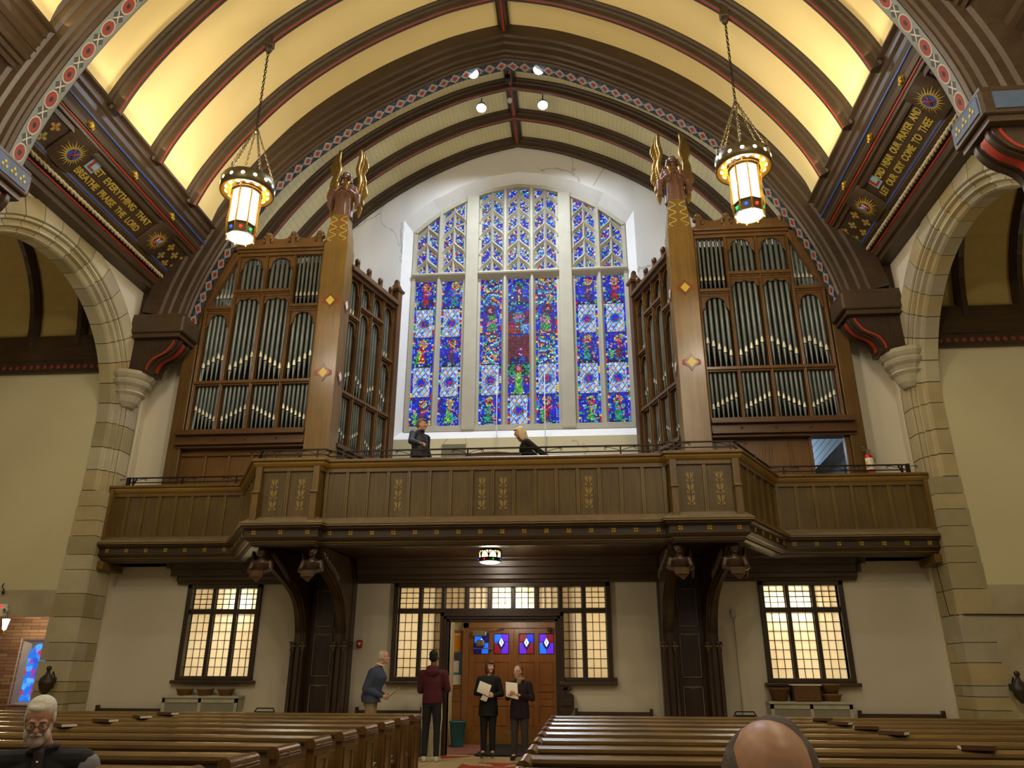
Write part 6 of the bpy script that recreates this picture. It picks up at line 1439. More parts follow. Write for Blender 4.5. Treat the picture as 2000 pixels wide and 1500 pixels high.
# exit sign, hook, bracket lamp and window of the left lobby
t = thing('exit_sign', 'white emergency EXIT sign with red letters at the left frame edge', 'exit sign', (-11.62, 14.86, 2.62)); m = MB(); m.box(-.24, -.04, -.12, .24, .06, .12, bev=.01); m.build('housing', plain('sign_housing', 'd8d2c0', .5), t)
M_exit = emit('exit_red', 'ff1a20', 3.0); me_ = text_mesh('EXIT', .20, .002)
xs_ = [v.co.x for v in me_.vertices]
for v in me_.vertices: c = v.co.copy(); v.co = Vector((-.205 + (c.x - min(xs_)) / (max(xs_) - min(xs_)) * .40, -.045 - c.z, c.y * 1.05))
me_.materials.clear(); me_.materials.append(M_exit); o = bpy.data.objects.new('lettering', me_); COL.objects.link(o); o.parent = t
m = MB(); m.lathe([(.001, -.02), (.045, -.015), (.05, .03), (.03, .06)], n=14, M=Matrix.Translation((.28, -.02, 0)) @ Matrix.Rotation(PI / 2, 4, 'X')); m.build('emergency_lamp', plain('lamp_plastic', 'b8b4a4', .4), t)
t = thing('wall_hook', 'small dark iron lamp hook on the aisle wall above the exit sign', 'hook', (-11.56, 14.93, 3.05)); m = MB(); m.tube([(-.03, 0, .1), (-.03, -.03, .04), (.0, -.04, .0), (.03, -.03, -.03)], .012, 6); m.ball((.02, -.03, -.08), (.035, .02, .045), 10, 6); m.build('hook', M_iron2, t)
def brick():
    mt = NT('lobby_brick'); br = mt.t.nodes.new('ShaderNodeTexBrick'); sep = mt.t.nodes.new('ShaderNodeSeparateXYZ'); mt.set(sep.inputs[0], mt.coord()); cb = mt.t.nodes.new('ShaderNodeCombineXYZ'); mt.set(cb.inputs[0], mt.math('ADD', sep.outputs[0], sep.outputs[1])); mt.set(cb.inputs[1], sep.outputs[2]); mt.set(br.inputs['Vector'], cb.outputs[0])
    br.inputs['Scale'].default_value = 1; br.inputs['Brick Width'].default_value = .42; br.inputs['Row Height'].default_value = .075; br.inputs['Mortar Size'].default_value = .006
    br.inputs['Color1'].default_value = rgb('b08c66'); br.inputs['Color2'].default_value = rgb('7d5c42'); br.inputs['Mortar'].default_value = rgb('5e5140'); return mt.out(br.outputs[0], .85)
M_brick = brick()
m = MB(); m.box(-14.5, 17.5, 0, -12.78, 17.7, 3.3); m.box(-12.78, 17.5, 2.16, -9.99, 17.7, 3.3); m.box(-12.78, 17.5, 0, -9.99, 17.7, .80); m.box(-12.1, 17.5, .8, -9.99, 17.7, 2.16); m.box(-14.5, 15.25, 0, -14.3, 17.5, 3.3); m.box(-14.5, 15.26, 3.0, -9.99, 17.5, 3.1)
struct(m.build('wall_lobby', M_brick))
lw = struct((lambda m: (m.loft([[(x, 17.48, z) for x, z in ((-12.82, .78), (-12.82, 2.2), (-12.06, 2.2), (-12.06, .78))], [(x, 17.66, z) for x, z in ((-12.66, .86), (-12.66, 2.08), (-12.2, 2.08), (-12.2, .86))]], caps=False), m.build('window_5', plain('lobby_window_stone', 'b5aea6', .8))))(MB())[1])
def lob():
    mt = NT('lobby_glass'); vr = mt.t.nodes.new('ShaderNodeTexVoronoi'); mt.set(vr.inputs['Vector'], mt.coord()); vr.inputs['Scale'].default_value = 9; c = mt.ramp(mt.math('FRACT', mt.math('MULTIPLY', mt.noise(vr.outputs['Position'], 7, 0), 5)), [(.2, rgb('1d6fe0')), (.5, rgb('5ab4ff')), (.75, rgb('1f4fd0')), (.95, rgb('d02030'))])
    mt.set(mt.b.inputs['Emission Color'], c); mt.b.inputs['Emission Strength'].default_value = 1.1; return mt.out((.02, .02, .03, 1), .3)
m = MB(); pts = [(-12.70, .86)] + [(-12.43 + .27 * math.cos(PI - PI * k / 10), 1.75 + .34 * math.sin(PI * k / 10)) for k in range(11)] + [(-12.16, .86)]; m.add([(a, 17.64, b) for a, b in pts], [tuple(range(len(pts)))]); wparent(m.build('stained_pane', lob(), fixn=False), lw)
t = thing('bracket_lamp', 'glowing white glass lamp on a curled bracket in the left lobby', 'wall lamp', (-12.10, 15.9, 2.31)); m = MB(); m.lathe([(.035, 0), (.05, .1), (.07, .2), (.075, .21), (.001, .22)], n=18); m.build('glass_shade', emit('bracket_lamp_glass', 'fff0d8', 9.0), t)
m = MB(); m.tube([(0, 0, 0), (0, 0, -.08), (-.08, 0, -.12), (-.16, 0, -.06), (-.22, 0, -.1)], .012, 6); m.tube([(-.02, 0, -.06), (.04, 0, -.09), (.02, 0, -.13)], .008, 6); m.build('bracket', M_brass, t); m = MB(); m.box(-.30, -.04, -2.31, -.24, .04, .6); m.build('post', M_darkz, t)
# right aisle doorway
m = MB(); fx0 = 8.1; m.box(fx0, 15.0, 0, fx0 + .08, 15.2, 2.52, bev=.01); m.box(fx0, 15.0, 2.40, 9.9, 15.2, 2.52, bev=.01); struct(m.build('door_4', plain('purple_brown_frame', '3b2c34', .5)))
m = MB(); 
for a in (0, 1, 2): 
    for b in range(4): m.box(fx0 + .14 + .34 * a, 15.24, .75 + .42 * b, fx0 + .44 + .34 * a, 15.25, 1.12 + .42 * b)
o = struct(m.build('window_6', emit('aisle_window_glass', 'fff1d8', 1.1))); m = MB(); m.box(fx0 - .2, 15.26, 0, 10.4, 15.3, 2.6); wparent(m.build('frame', plain('purple_brown_leaf', '33262c', .5)), o)
m = MB(); m.tube([(6.88, 15.52, 3.62), (6.88, 15.42, 2.95), (6.88, 15.36, 2.52)], .018, 6); m.tube([(6.88, 15.36, 2.52), (6.88, 15.0, 2.49), (6.95, 14.93, 2.50), (8.1, 14.92, 2.49)], .014, 6)
tag(m.build('cable', M_iron2), 'black cable running down the right stone pier from under the gallery', 'cable')
# fire extinguisher on the right organ case
t = thing('fire_extinguisher', 'red fire extinguisher with a white label at the right end of the gallery', 'fire extinguisher', (5.93, 15.44, 5.16)); M_fr = plain('extinguisher_red', 'b01a1c', .3)
m = MB(); m.lathe([(.001, 0), (.075, 0), (.08, .02), (.08, .42), (.06, .48), (.03, .50), (.001, .50)], n=20); m.build('cylinder', M_fr, t)
m = MB(); m.lathe([(.0812, .16), (.0812, .40)], n=14, a0=-PI * .95, a1=-PI * .2); m.build('label_sheet', M_paper, t, False); m = MB(); m.lathe([(.0814, .20), (.0814, .34)], n=6, a0=-PI * .95, a1=-PI * .72); m.build('label_stripe', M_yel, t, False)
m = MB(); m.box(-.03, -.03, .50, .03, .03, .56, bev=.005); m.box(-.10, -.02, .56, .06, .02, .58); m.tube([(-.02, 0, .57), (-.08, 0, .64), (-.11, 0, .66)], .012, 6); m.tube([(.03, 0, .54), (.10, -.02, .50), (.10, -.04, .3)], .012, 6); m.build('valve', M_steel, t)
# music stand and organ console behind the rail
t = thing('music_stand', 'grey metal music stand just behind the gallery rail', 'music stand', (-2.35, 14.2, 4.38)); m = MB(); R = Matrix.Translation((0, 0, 1.15)) @ Matrix.Rotation(-.25, 4, 'X'); m.box(-.24, 0, -.16, .24, .01, .16, M=R); m.box(-.24, -.05, -.17, .24, .01, -.16, M=R); m.build('desk', plain('grey_steel', '6b6a5e', .45, .5), t)
m = MB(); m.tube([(0, 0, .02), (0, 0, 1.1)], .012, 6)
for k in range(3): a = 2 * PI * k / 3; m.tube([(0, 0, .25), (.25 * math.cos(a), .25 * math.sin(a), .0)], .009, 5)
m.build('stand', M_iron, t)
t = thing('organ_console', 'curved wooden top of the organ console behind the middle of the gallery rail', 'organ console', (-1.62, 14.75, 4.38)); m = MB(); pts = [(-.75, 1.04)] + [(-.75 + 1.5 * k / 12, 1.10 + .10 * math.sin(PI * k / 12)) for k in range(13)] + [(.75, 1.04)]; m.prism(pts, lambda a, b, d: (a, d, b), -.3, .35); m.build('curved_top', M_case, t); m = MB(); m.box(-.72, -.25, 0, .72, .32, 1.05); m.build('body', M_case, t)
m = MB(); m.box(.80, -.1, 1.08, 1.28, .2, 1.10); q = m.build('music_sheets', M_paper, None); q.location = (-1.62, 14.75, 4.40); tag(q, 'white music sheets lying flat beside the organ console', 'paper')
t = thing('side_table', 'small wooden ledge carrying the white sheets in the gallery', 'table', (-.60, 14.80, 4.38)); m = MB(); m.box(-.35, -.2, 1.04, .35, .25, 1.08); m.build('table_top', M_case, t)
for a in (-.3, .3): m = MB(); m.box(a - .02, -.1, 0, a + .02, -.06, 1.05); m.build('leg', M_case, t)
# ---------------------------------------------------------------- people
M_skin = plain('skin', 'c89478', .55, var=.06, scale=20); M_skinp = plain('pale_skin', 'cfa088', .55, var=.06, scale=20); M_skind = plain('brown_skin', '6a4228', .5)
def V(*a): return Vector(a)
def head_prims(H, s=1.0, jaw=1.0):
    """H: 4x4 placing head centre (between the ears); faces -Y in local space"""
    q = H.to_3x3()
    def E(c, r): return ('e', H @ V(*[k * s for k in c]), tuple(k * s for k in r), q)
    def Cc(a, ra, b, rb): return ('c', H @ V(*[k * s for k in a]), ra * s, H @ V(*[k * s for k in b]), rb * s)
    P = [E((0, .012, .035), (.076, .093, .085)), E((0, -.022, -.02), (.062, .072, .085)), E((0, -.04, -.075), (.040 * jaw, .042, .034)), E((0, -.02, -.055), (.054 * jaw, .06, .045)),
         Cc((0, -.088, .012), .009, (0, -.106, -.020), .014), E((0, -.104, -.026), (.017, .014, .011)), E((0, -.080, -.052), (.024, .016, .008)), E((0, -.077, -.063), (.022, .016, .008)), E((0, -.074, -.090), (.018, .016, .014))]
    for k in (-1, 1):
        P += [E((k * .033, -.070, -.022), (.024, .022, .02)), E((k * .030, -.080, .026), (.026, .013, .009)), E((k * .076, .005, -.008), (.010, .018, .030))]
    return P
def eyes(H, parent, s=1.0):
    m = MB()
    for k in (-1, 1): m.ball(H @ V(k * .031 * s, -.078 * s, .006 * s), .0125 * s, 10, 8, 0); m.ball(H @ V(k * .031 * s, -.0875 * s, .005 * s), .0052 * s, 8, 6, 1); 
    for k in (-1, 1): m.tube([H @ V(k * .014 * s, -.092 * s, .026 * s), H @ V(k * .03 * s, -.093 * s, .031 * s), H @ V(k * .046 * s, -.083 * s, .026 * s)], .0035 * s, 5, 2)
    o = m.build('eyes', [plain('eye_white', 'd8d0c6', .3), plain('iris', '2a1c14', .3), plain('eyebrow', '5a4a3e', .8)]); o.parent = parent
def glasses(H, parent, s=1.0):
    m = MB()
    for k in (-1, 1):
        m.tube([H @ V((k * .034 + .024 * math.cos(t)) * s, -.102 * s, (.004 + .018 * math.sin(t)) * s) for t in [2 * PI * j / 16 for j in range(16)]], .0018 * s, 5, closed=True); m.tube([H @ V(k * .058 * s, -.102 * s, .008 * s), H @ V(k * .078 * s, -.0 * s, .010 * s)], .0018 * s, 5)
    m.tube([H @ V(-.010 * s, -.103 * s, .007 * s), H @ V(.010 * s, -.103 * s, .007 * s)], .0018 * s, 5); o = m.build('glasses', plain('spectacle_metal', '4a4038', .3, .8)); o.parent = parent
def hand_prims(w, d, n, k=1, curl=.5, s=1.0):
    """w wrist, d direction of the palm, n palm normal (fingers curl towards n), k thumb side"""
    w = V(*w); d = V(*d).normalized(); n = V(*n); n = (n - d * n.dot(d)).normalized(); t = d.cross(n) * k; P = []
    for a in (-.026, -.009, .009, .026): P.append(('c', w + d * .015 * s + t * a * .7 * s, .017 * s, w + d * .082 * s + t * a * s, .013 * s))
    for i, (a, L) in enumerate(((.030, .070), (.010, .080), (-.010, .075), (-.029, .058))):
        b = w + d * .085 * s + t * a * s; c1 = b + (d * math.cos(curl) + n * math.sin(curl)) * L * .5 * s; c2 = c1 + (d * math.cos(curl * 2.3) + n * math.sin(curl * 2.3)) * L * .5 * s
        P += [('c', b, .0095 * s, c1, .0088 * s), ('c', c1, .0088 * s, c2, .0075 * s)]
    b = w + d * .03 * s + t * .03 * s; c1 = b + (d * .6 + t * .7 + n * .35).normalized() * .035 * s; P += [('c', b, .013 * s, c1, .0105 * s), ('c', c1, .0105 * s, c1 + (d * .8 + n * .5).normalized() * .03 * s, .009 * s)]
    return P
def person(name_label, loc, rz, J, skin, top, legs, shoes, hair=None, headM=None, robe=None, vox=.008, glass=False, hands=True, hs=1.0, curl=.6, hn=((0, 0, 1), (0, 0, 1)), extra=None, sleeves=None, topw=1.0, face_eyes=True, skirt=None, topmax=None, jaw=1.0, hkin=(1, -1)):
    """J: joints in local coordinates (faces -Y, x to its own left when seen from the front = +X)"""
    t = thing('person', name_label, 'person', loc, rz); w = topw
    H = headM; neck0 = J['chest'] + V(0, .01, .02); hc = H @ V(0, .02, -.05)
    body = head_prims(H, hs, jaw) + [('c', neck0, .055, hc, .052)]
    body += [('l', [(J['pelvis'] + V(0, 0, -.06), .13, .09), (J['pelvis'], .15, .10), (J['waist'], .125, .09), (J['chest'] + V(0, .0, -.16), .15, .10), (J['chest'] + V(0, 0, -.06), .15, .09), (J['chest'], .07, .06)])]
    for s, a in ((-1, 'L'), (1, 'R')):
        body += [('path', [(J['hip' + a], .085), (J['knee' + a], .052), (J['ank' + a], .036)]), ('c', J['ank' + a], .036, J['toe' + a], .03), ('path', [(J['sho' + a], .048), (J['elb' + a], .036), (J['wri' + a], .026)])]
        i = 0 if s < 0 else 1; dirv = J.get('hd' + a) or (J['wri' + a] - J['elb' + a])
        if hands: body += hand_prims(J['wri' + a], dirv, hn[i], hkin[i], curl if not isinstance(curl, tuple) else curl[i])
    b = blob(body, 'body', skin, vox, 2, .4); b.parent = t
    # garment on the upper body
    hem = J.get('hem') or J['pelvis'] + V(0, 0, -.02)
    pr = [('l', [(hem, .165 * w, .125 * w), (J['pelvis'] + V(0, 0, .06), .165 * w, .125 * w), (J['waist'], .15 * w, .12 * w), (J['chest'] + V(0, 0, -.18), .175 * w, .125 * w), (J['chest'] + V(0, 0, -.07), .175 * w, .11), (J['chest'] + V(0, 0, -.01), .10, .08), (J['chest'] + V(0, 0.005, .02), .068, .066)])]
    for a in 'LR':
        c = J['wri' + a] + (J['elb' + a] - J['wri' + a]).normalized() * .015
        sl = [(J['sho' + a], .072 * w), ((J['sho' + a] + J['elb' + a]) / 2, .062 * w), (J['elb' + a], .055 * w), (c, .040)]
        pr.append(('path', sl)); pr.append(('c', J['chest'] + V(0, 0, -.05), .085, J['sho' + a], .07 * w))
    if extra: pr += extra
    tp = blob(pr, top[0], top[1], vox * 1.1, 3); tp.parent = t
    if skirt: q = blob(skirt, 'tunic', top[1], vox * 1.3, 2); q.parent = t
    pr = [('l', [(J['pelvis'] + V(0, 0, -.11), .155, .115), (J['pelvis'] + V(0, 0, -.02), .16, .118), (J['pelvis'] + V(0, 0, .07), .145, .105)])]
    for a in 'LR':
        kn = J['knee' + a]; an = J['ank' + a] + (kn - J['ank' + a]).normalized() * .035; pr.append(('path', [(J['hip' + a], .098), ((J['hip' + a] + kn) / 2, .083), (kn, .068), ((kn + an) / 2, .062), (an, .054)]))
    q = blob(pr, 'trousers', legs, vox * 1.2, 3); q.parent = t
    for a in 'LR':
        an = J['ank' + a]; to = J['toe' + a]; pr = [('c', an + V(0, .0, -.0), .045, an + V(0, 0, .04), .042), ('c', V(an.x, an.y, an.z - .03), .042, V(to.x, to.y, to.z), .036), ('c', V(an.x, an.y, an.z - .045), .036, V(to.x, to.y, to.z - .01), .034)]
        q = blob(pr, 'shoe', shoes, .008, 1); q.parent = t
        zs = min(v.co.z for v in q.data.vertices)
    if hair: q = blob(hair[0], 'hair', hair[1], .007 if vox < .009 else .009, 1, .3); q.parent = t
    if glass: glasses(H, t, hs)
    if face_eyes: eyes(H, t, hs)
    return t
def stand_joints(h=1.70, lean=0.0, feet=.10, sw=.19, turn=0.0):
    k = h / 1.72; z = lambda v: v * k
    J = dict(pelvis=V(0, 0, z(.95)), waist=V(0, lean * .3, z(1.10)), chest=V(0, lean, z(1.42)))
    for s, a in ((-1, 'L'), (1, 'R')):
        J['hip' + a] = V(s * .085, 0, z(.90)); J['knee' + a] = V(s * (feet * .95), -.01, z(.49)); J['ank' + a] = V(s * feet, .02, .085); J['toe' + a] = V(s * (feet + .02), -.13, .04); J['sho' + a] = V(s * sw, lean, z(1.37))
    J['hz'] = z(1.60); J['lean'] = lean
    return J
def HM(x, y, z, yaw=0, pitch=0, roll=0): return Matrix.Translation((x, y, z)) @ Matrix.Rotation(yaw, 4, 'Z') @ Matrix.Rotation(pitch, 4, 'X') @ Matrix.Rotation(roll, 4, 'Y')
def hair_prims(H, s=1.0, items=()):
    q = H.to_3x3(); return [('e', H @ V(*[k * s for k in c]), tuple(k * s for k in r), q) for c, r in items]
SHORT = [((0, .03, .055), (.083, .088, .080)), ((0, .065, .0), (.076, .055, .075))]
def sheet(pts, name, mat, parent, th=.002):
    m = MB(); n = (V(*pts[1]) - V(*pts[0])).cross(V(*pts[3]) - V(*pts[0])).normalized() * th; N = 6; rows = []
    for i in range(N + 1):
        u = i / N; a = V(*pts[0]).lerp(V(*pts[3]), u); b = V(*pts[1]).lerp(V(*pts[2]), u); bow = n / th * .012 * math.sin(u * PI)
        rows.append([a + bow, b + bow])
    m.loft(rows, 0, False, closed=False); m.loft([[p + n for p in r] for r in rows], 0, False, closed=False)
    return m.build(name, mat, parent, False)
M_txt = plain('printed_line', '8a8478', .8)

# man in the blue sweater, seen from his right side... walking to the right
J = stand_joints(1.86, -.10, .09)
J['chest'] = V(0, -.10, 1.575); J['waist'] = V(0, -.03, 1.24); J['pelvis'] = V(0, .02, 1.02); J['hem'] = V(0, .0, .97)
for s, a in ((-1, 'L'), (1, 'R')): J['sho' + a] = V(s * .19, -.05, 1.47); J['elb' + a] = V(s * .24, .05, 1.20); J['wri' + a] = V(s * .12, -.22, 1.08)
Hm = HM(0, -.19, 1.755, 0, -.05)
p1 = person('person with white hair in a slate blue sweater holding a sheet, left of the doorway', (-3.86, 14.95, 0), PI / 2 + .0, J, M_skinp, ('sweater', plain('slate_blue_knit', '3c4660', .9, bump=.3)), plain('beige_cotton', '8d7c5e', .9), M_black,
    hair=(hair_prims(Hm, 1, [((0, .030, .045), (.082, .086, .078)), ((0, .07, -.01), (.07, .05, .06)), ((.055, .02, .0), (.028, .05, .05)), ((-.055, .02, .0), (.028, .05, .05))]), plain('white_hair', 'c9c4b4', .8)), headM=Hm, glass=True, topw=1.38, hs=1.06, hn=((1, 0, .3), (-1, 0, .3)), curl=.8)
o = blob([('path', [((.0 + .072 * math.cos(q), -.125 + .07 * math.sin(q), 1.625 + .02 * math.sin(q)), .016) for q in [2 * PI * k / 12 for k in range(13)]])], 'shirt_collar', M_paper, .008, 1)
for v in o.data.vertices: v.co = Vector(v.co)
o.parent = p1
sheet([(-.08, -.30, 1.05), (.10, -.30, 1.05), (.10, -.52, 1.24), (-.08, -.52, 1.24)], 'tmp', M_paper, None)
def retop(o_name, parent, label, name='paper_sheet', cat='paper'):
    o = bpy.data.objects[o_name]; o.name = name; o.data.name = name; o.matrix_world = Matrix.Translation(parent.location) @ parent.rotation_euler.to_matrix().to_4x4(); tag(o, label, cat); return o
retop('tmp', p1, 'curled sheet held by the man in the blue sweater')
# person in the maroon hoodie, back to the camera
J = stand_joints(1.86, 0, .11)
J['elbL'] = V(-.27, -.04, 1.20); J['wriL'] = V(-.16, -.24, 1.22); J['elbR'] = V(.24, -.06, 1.18); J['wriR'] = V(.14, -.25, 1.16)
for a in 'LR': J['sho' + a].z = 1.46; J['sho' + a].x *= 1.05
J['chest'].z = 1.52
J['hem'] = V(0, .0, .96)
Hm = HM(0, -.03, 1.755, -.15, -.15)
p2 = person('person in maroon hoodie and striped dark trousers, seen from behind by the doorway', (-2.70, 14.85, 0), PI, J, M_skind, ('hoodie', plain('maroon_fleece', '4a1420', .9, bump=.2)), plain('charcoal_jersey', '15161a', .8), plain('white_trainer', 'd8d8d6', .6),
    hair=(hair_prims(Hm, 1, SHORT), plain('black_hair', '0a0908', .8)), headM=Hm, topw=1.12, extra=[('e', V(0, .10, 1.50), (.13, .07, .09)), ('e', V(0, .07, 1.57), (.12, .09, .05))], hn=((1, 0, 0), (-1, 0, 0)))
for sx in (-1, 1):
    m = MB(); m.tube([(sx * .175, 0.0, .97), (sx * .185, .0, .72), (sx * .165, .0, .50), (sx * .16, .015, .14)], .009, 5); m.build('white_stripe', M_paper, p2)
# woman in black
J = stand_joints(1.68, 0, .085, .165)
J['elbL'] = V(-.24, .0, 1.10); J['wriL'] = V(-.04, -.19, 1.08); J['elbR'] = V(.25, .0, 1.08); J['wriR'] = V(.12, -.20, 1.06); J['hdR'] = V(-1, -.25, .05); J['hdL'] = V(1, -.25, -.05)
J['hem'] = V(0, 0, .74)
Hm = HM(.02, -.02, 1.565, .55, -.02)
p3 = person('person with brown bobbed hair, dressed in black, holding a white leaflet in the doorway', (-1.76, 15.66, .026), 0, J, M_skinp, ('black_jacket', M_black), M_black, plain('dark_leather', '1c1a1c', .4),
    hair=(hair_prims(Hm, 1, [((0, .02, .055), (.088, .09, .078)), ((0, .05, -.02), (.088, .065, .11)), ((.072, .0, -.03), (.026, .06, .11)), ((-.072, .0, -.03), (.026, .06, .11)), ((0, -.075, .075), (.06, .03, .022))]), plain('brown_hair', '4a2c1c', .6)), headM=Hm, hn=((0, 1, 0), (0, 1, 0)), curl=.5, vox=.0075, hs=.98, skirt=[('l', [(V(0, 0, .70), .19, .14), (V(0, 0, .85), .185, .135), (V(0, 0, 1.0), .17, .125), (V(0, 0, 1.1), .15, .11)])])
sheet([(-.20, -.245, 1.13), (.02, -.235, 1.05), (.08, -.215, 1.24), (-.14, -.225, 1.32)], 'tmp', M_paper, None); retop('tmp', p3, 'white leaflet held tilted by the woman in black')
sheet([(-.14, -.21, .99), (-.02, -.20, .95), (.02, -.20, 1.03), (-.08, -.21, 1.08)], 'tmp', M_paper, None); retop('tmp', p3, 'lower corner of a second sheet below the hands of the woman in black')
# older person in the dark cardigan
J = stand_joints(1.61, 0, .10, .165)
J['elbL'] = V(-.22, -.02, 1.05); J['wriL'] = V(-.13, -.25, 1.09); J['elbR'] = V(.24, -.0, 1.04); J['wriR'] = V(.06, -.26, 1.10); J['hdR'] = V(-.9, -.3, .2); J['hdL'] = V(.4, -.8, .3)
J['hem'] = V(0, 0, .72)
Hm = HM(-.03, -.03, 1.505, -.35, .0)
p4 = person('person with short grey hair, tan scarf and dark burgundy cardigan, holding a white program', (-1.14, 15.36, .0), -.1, J, M_skinp, ('cardigan', plain('burgundy_wool', '24101a', .9)), plain('grey_cloth', '3a3638', .85), plain('black_leather', '101012', .35),
    hair=(hair_prims(Hm, 1, [((0, .030, .050), (.081, .085, .075)), ((0, .065, .0), (.072, .05, .07))]), plain('grey_hair', '5f5a52', .8)), headM=Hm, glass=True, hn=((0, -.4, 1), (0, -.3, 1)), curl=.5, vox=.0075, hs=.97, skirt=[('l', [(V(0, 0, .70), .19, .14), (V(0, 0, .85), .185, .135), (V(0, 0, 1.0), .165, .125), (V(0, 0, 1.08), .15, .11)])])
o = blob([('path', [((-.0 + .075 * math.cos(q), -.02 + .07 * math.sin(q), 1.385 + .012 * math.sin(2 * q)), .026) for q in [2 * PI * k / 12 for k in range(13)]]), ('e', V(0, -.08, 1.34), (.05, .03, .06))], 'scarf', plain('tan_scarf', '9a7c62', .9), .01, 1); o.parent = p4
sheet([(-.20, -.30, 1.08), (.03, -.31, 1.03), (.0, -.24, 1.31), (-.22, -.24, 1.33)], 'tmp', M_paper, None); q = retop('tmp', p4, 'white program held up by the older person in the burgundy cardigan')
# couple in the gallery
J = stand_joints(1.76, 0, .10)
J['elbL'] = V(-.30, -.05, 1.22); J['wriL'] = V(-.34, -.32, 1.12); J['elbR'] = V(.26, -.02, 1.15); J['wriR'] = V(.22, -.26, 1.02); J['hdL'] = V(0, -1, -.1)
J = {k: v for k, v in J.items()}
Hm = HM(0, -.04, 1.62, .15, .02)
J['elbR'] = V(.28, .06, 1.22); J['wriR'] = V(.36, .02, 1.02)
p5 = person('person with grey hair in a navy quilted jacket, standing in the gallery', (-2.98, 13.98, 4.38), 1.05, J, M_skin, ('quilted_jacket', plain('navy_nylon', '1c2230', .5, bump=.3)), plain('dark_trousers', '14141a', .8), M_black,
    hair=(hair_prims(Hm, 1.05, [((0, .03, .055), (.085, .088, .078)), ((0, .065, .01), (.078, .055, .07)), ((0, -.05, .09), (.06, .04, .03))]), plain('grey_brown_hair', '6a6258', .8)), headM=Hm, topw=1.12, hn=((0, 0, -1), (0, 0, -1)), curl=.7, hs=1.03, extra=[('path', [((.07 * math.cos(q), .0 + .07 * math.sin(q), 1.50), .022) for q in [2 * PI * k / 12 for k in range(13)]])])
J = stand_joints(1.66, -.14, .09, .16)
J['pelvis'] = V(0, .05, .92); J['elbL'] = V(-.22, .16, 1.12); J['wriL'] = V(-.20, .30, 1.0); J['elbR'] = V(.20, -.16, 1.1); J['wriR'] = V(.16, -.30, 1.0)
J['elbR'] = V(.22, .14, 1.10); J['wriR'] = V(.26, .34, .96)
Hm = HM(0, -.26, 1.545, -.0, .25)
p6 = person('person with blonde hair in a black sweater, leaning forward in the gallery', (-.82, 14.45, 4.38), -PI / 2 + .3, J, M_skinp, ('black_sweater', M_black), M_black, M_black,
    hair=(hair_prims(Hm, 1.02, [((0, .03, .055), (.088, .092, .078)), ((0, .07, -.02), (.09, .07, .11)), ((0, .09, -.11), (.08, .055, .09)), ((.074, .01, -.05), (.026, .06, .12)), ((-.074, .01, -.05), (.026, .06, .12)), ((0, -.07, .08), (.06, .035, .025))]), plain('blonde_hair', 'd4bf95', .6)), headM=Hm, glass=True, hn=((0, 0, -1), (0, 0, -1)), curl=.5, vox=.0085)
# seated men in the pews
def seat_joints(zh=1.20):
    J = dict(pelvis=V(0, 0, .52), waist=V(0, -.02, .70), chest=V(0, -.06, .99))
    for s, a in ((-1, 'L'), (1, 'R')):
        J['hip' + a] = V(s * .10, -.02, .52); J['knee' + a] = V(s * .12, -.44, .50); J['ank' + a] = V(s * .12, -.42, .10); J['toe' + a] = V(s * .13, -.55, .04); J['sho' + a] = V(s * .20, -.05, .93); J['elb' + a] = V(s * .25, -.12, .68); J['wri' + a] = V(s * .08, -.34, .66)
    return J
J = seat_joints(); Hm = HM(-.03, -.19, 1.190, .10, .42)
for a in 'LR': J['sho' + a].x *= 1.12; J['sho' + a].z = .94
p7 = person('person with white beard and dark vest, seated in the left pews looking down', (-3.30, 4.93, .0), 0.42, J, plain('ruddy_skin', 'b08470', .5, var=.12, scale=14), ('dark_vest', plain('charcoal_vest', '12131a', .9, bump=.2)), plain('dark_grey_cloth', '1c1c20', .9), M_black,
    hair=(hair_prims(Hm, 1.0, [((0, .022, .060), (.081, .088, .074)), ((0, .06, .0), (.076, .055, .075)), ((-.01, -.030, .090), (.055, .040, .022)), ((.072, .012, .01), (.012, .04, .045)), ((-.072, .012, .01), (.012, .04, .045))]), plain('silver_hair', 'd6d2c8', .8, var=.15, scale=40, bump=.8)), headM=Hm, glass=True, topw=1.1, vox=.006, hn=((1, 0, 0), (-1, 0, 0)))
q = Hm.to_3x3()
o = blob([('e', Hm @ V(0, -.052, -.100), (.052, .042, .042), q), ('e', Hm @ V(.046, -.030, -.072), (.026, .046, .046), q), ('e', Hm @ V(-.046, -.030, -.072), (.026, .046, .046), q), ('e', Hm @ V(.060, -.006, -.035), (.016, .030, .045), q), ('e', Hm @ V(-.060, -.006, -.035), (.016, .030, .045), q), ('c', Hm @ V(-.026, -.090, -.050), .010, Hm @ V(0, -.098, -.040), .010), ('c', Hm @ V(.026, -.090, -.050), .010, Hm @ V(0, -.098, -.040), .010)], 'beard', plain('grey_beard', 'bdb5aa', .9, var=.15, scale=40), .006, 1); o.parent = p7
for a in 'LR':
    pr = [('path', [(J['sho' + a] + V(0.02 if a == 'R' else -.02, 0, -.03), .088), ((J['sho' + a] + J['elb' + a]) / 2, .078), (J['elb' + a], .066), (J['wri' + a], .048)])]; o = blob(pr, 'sleeve', plain('grey_sleeve', '6e6e74', .9), .009, 2); o.parent = p7
pr = [('path', [(V(.0 + .075 * math.cos(t_), -.085 + .075 * math.sin(t_), 1.025 + .015 * math.cos(t_)), .018) for t_ in [2 * PI * k / 12 for k in range(13)]]), ('c', V(0, -.17, 1.0), .03, V(0, -.185, .85), .028)]; o = blob(pr, 'shirt', plain('plum_shirt', '2e2228', .8), .008, 1); o.parent = p7
m = MB()
for z in (.96, .90, .84): m.ball((0.005, -.212, z), .007, 8, 6)
m.build('button', M_paper, p7)
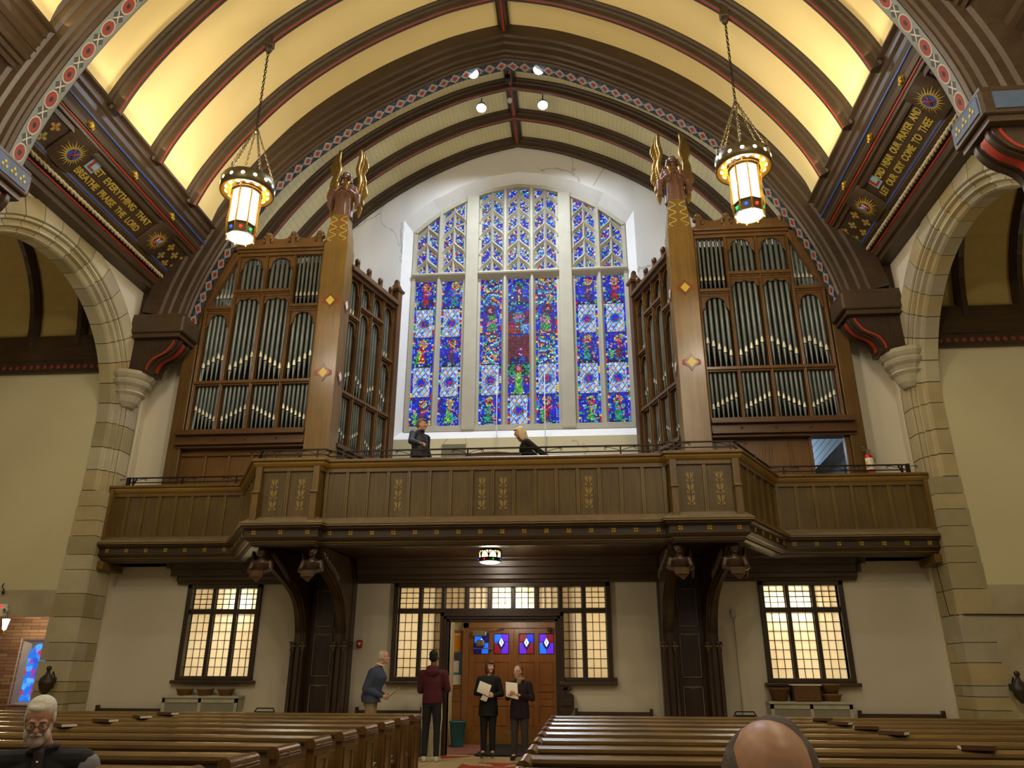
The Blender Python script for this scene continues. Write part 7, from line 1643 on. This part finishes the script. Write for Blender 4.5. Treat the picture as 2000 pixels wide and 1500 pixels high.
J = seat_joints(); Hm = HM(.0, -.17, 1.225, .30, .50)
p8 = person('balding person bowing the head, seated nearest the camera at lower right', (.425, 2.05, .0), -.1, J, plain('scalp_skin', 'a37c64', .45, var=.08, scale=12), ('grey_coat', plain('charcoal_wool', '26242a', .9)), plain('navy_cloth', '16182a', .9), M_black,
    hair=(hair_prims(Hm, 1.10, [((0, .058, .015), (.079, .052, .080)), ((.052, .018, .040), (.036, .070, .058)), ((-.068, .030, .0), (.016, .055, .055)), ((.02, .05, .085), (.05, .04, .030))]), plain('thin_grey_hair', '6e6660', .9, var=.25, scale=60, bump=1.0)), headM=Hm, vox=.0065, hs=1.10)

# ---------------------------------------------------------------- smaller pieces hang on the part they sit on
SUBP = dict(glass_jewel=('lower_band', 'frame'), bullseye=('crown_ring',), corner_bar=(), red_inlay=('console',), slate_panel=('bracket_block',), gilt_fleur=('bracket_block',), gilt_sun=('sun_label_board',), sun_disc=('sun_label_board',), monogram=('sun_label_board',),
    lettering=('lettered_panel',), initial=('lettered_panel',), initial_ground=('lettered_panel',), gilt_cross=('lettered_panel',), cross_ground=('lettered_panel',), gilt_boss=('hollow_moulding',), gilt_rosette=('cornice',), stencilled_flower=('parapet',), gilt_bead=('cornice',),
    tracery=('front_frame', 'side_frame'), red_diamond=('corner_pier',), wood_diamond=('corner_pier',), yellow_diamond=('corner_pier',), gilt_scroll=('pier_top',), painted_infill=('pier_top',), gilt_capital=('colonnette',), carved_scroll=('carved_angel',), carved_wing=('carved_angel',), panel_line=('panel',),
    glasses=('body',), eyes=('body',), white_stripe=('trousers',), button=('shirt',), scroll_stay=('handrail',), door_pane=(), label_sheet=('cylinder',), label_stripe=('cylinder',), painted_band=('arch_beam',), gilt_collar=('figure',), grille=('frame',))
def base(n): return n.rsplit('.', 1)[0] if n[-4:-3] == '.' else n
def ctr(o):
    bb = [Vector(c) for c in o.bound_box]; return sum(bb, Vector()) / 8
for root in [o for o in COL.objects if o.parent is None and o.type == 'EMPTY']:
    kids = list(root.children); by = {}
    for k in kids: by.setdefault(base(k.name), []).append(k)
    for k in kids:
        tg = [q for nm in SUBP.get(base(k.name), ()) for q in by.get(nm, [])]
        if not tg: continue
        c = ctr(k); q = min(tg, key=lambda o: (ctr(o) - c).length); 
        if base(root.name) == 'choir_gallery' or True:
            k.parent = q; k.matrix_parent_inverse = Matrix.Identity(4)
# groups for the repeated things
GR = dict(pew='pews', hymn_book='hymn books on the pew rails', wall_bench='benches along the back wall', flower_bowl='bowls on the radiator covers', folding_chair='folding chairs', hanging_lantern='hanging lanterns of the nave', organ_case='organ cases', angel_statue='angels on the organ piers', gallery_bracket='carved gallery brackets', roof_truss='roof arches', radiator_cover='radiator covers', stone_arch='side arches', alms_box='alms boxes')
for o in COL.objects:
    if o.parent is None and 'label' in o.keys() and 'kind' not in o.keys():
        b = base(o.name)
        if b in GR and 'group' not in o.keys(): o['group'] = GR[b]
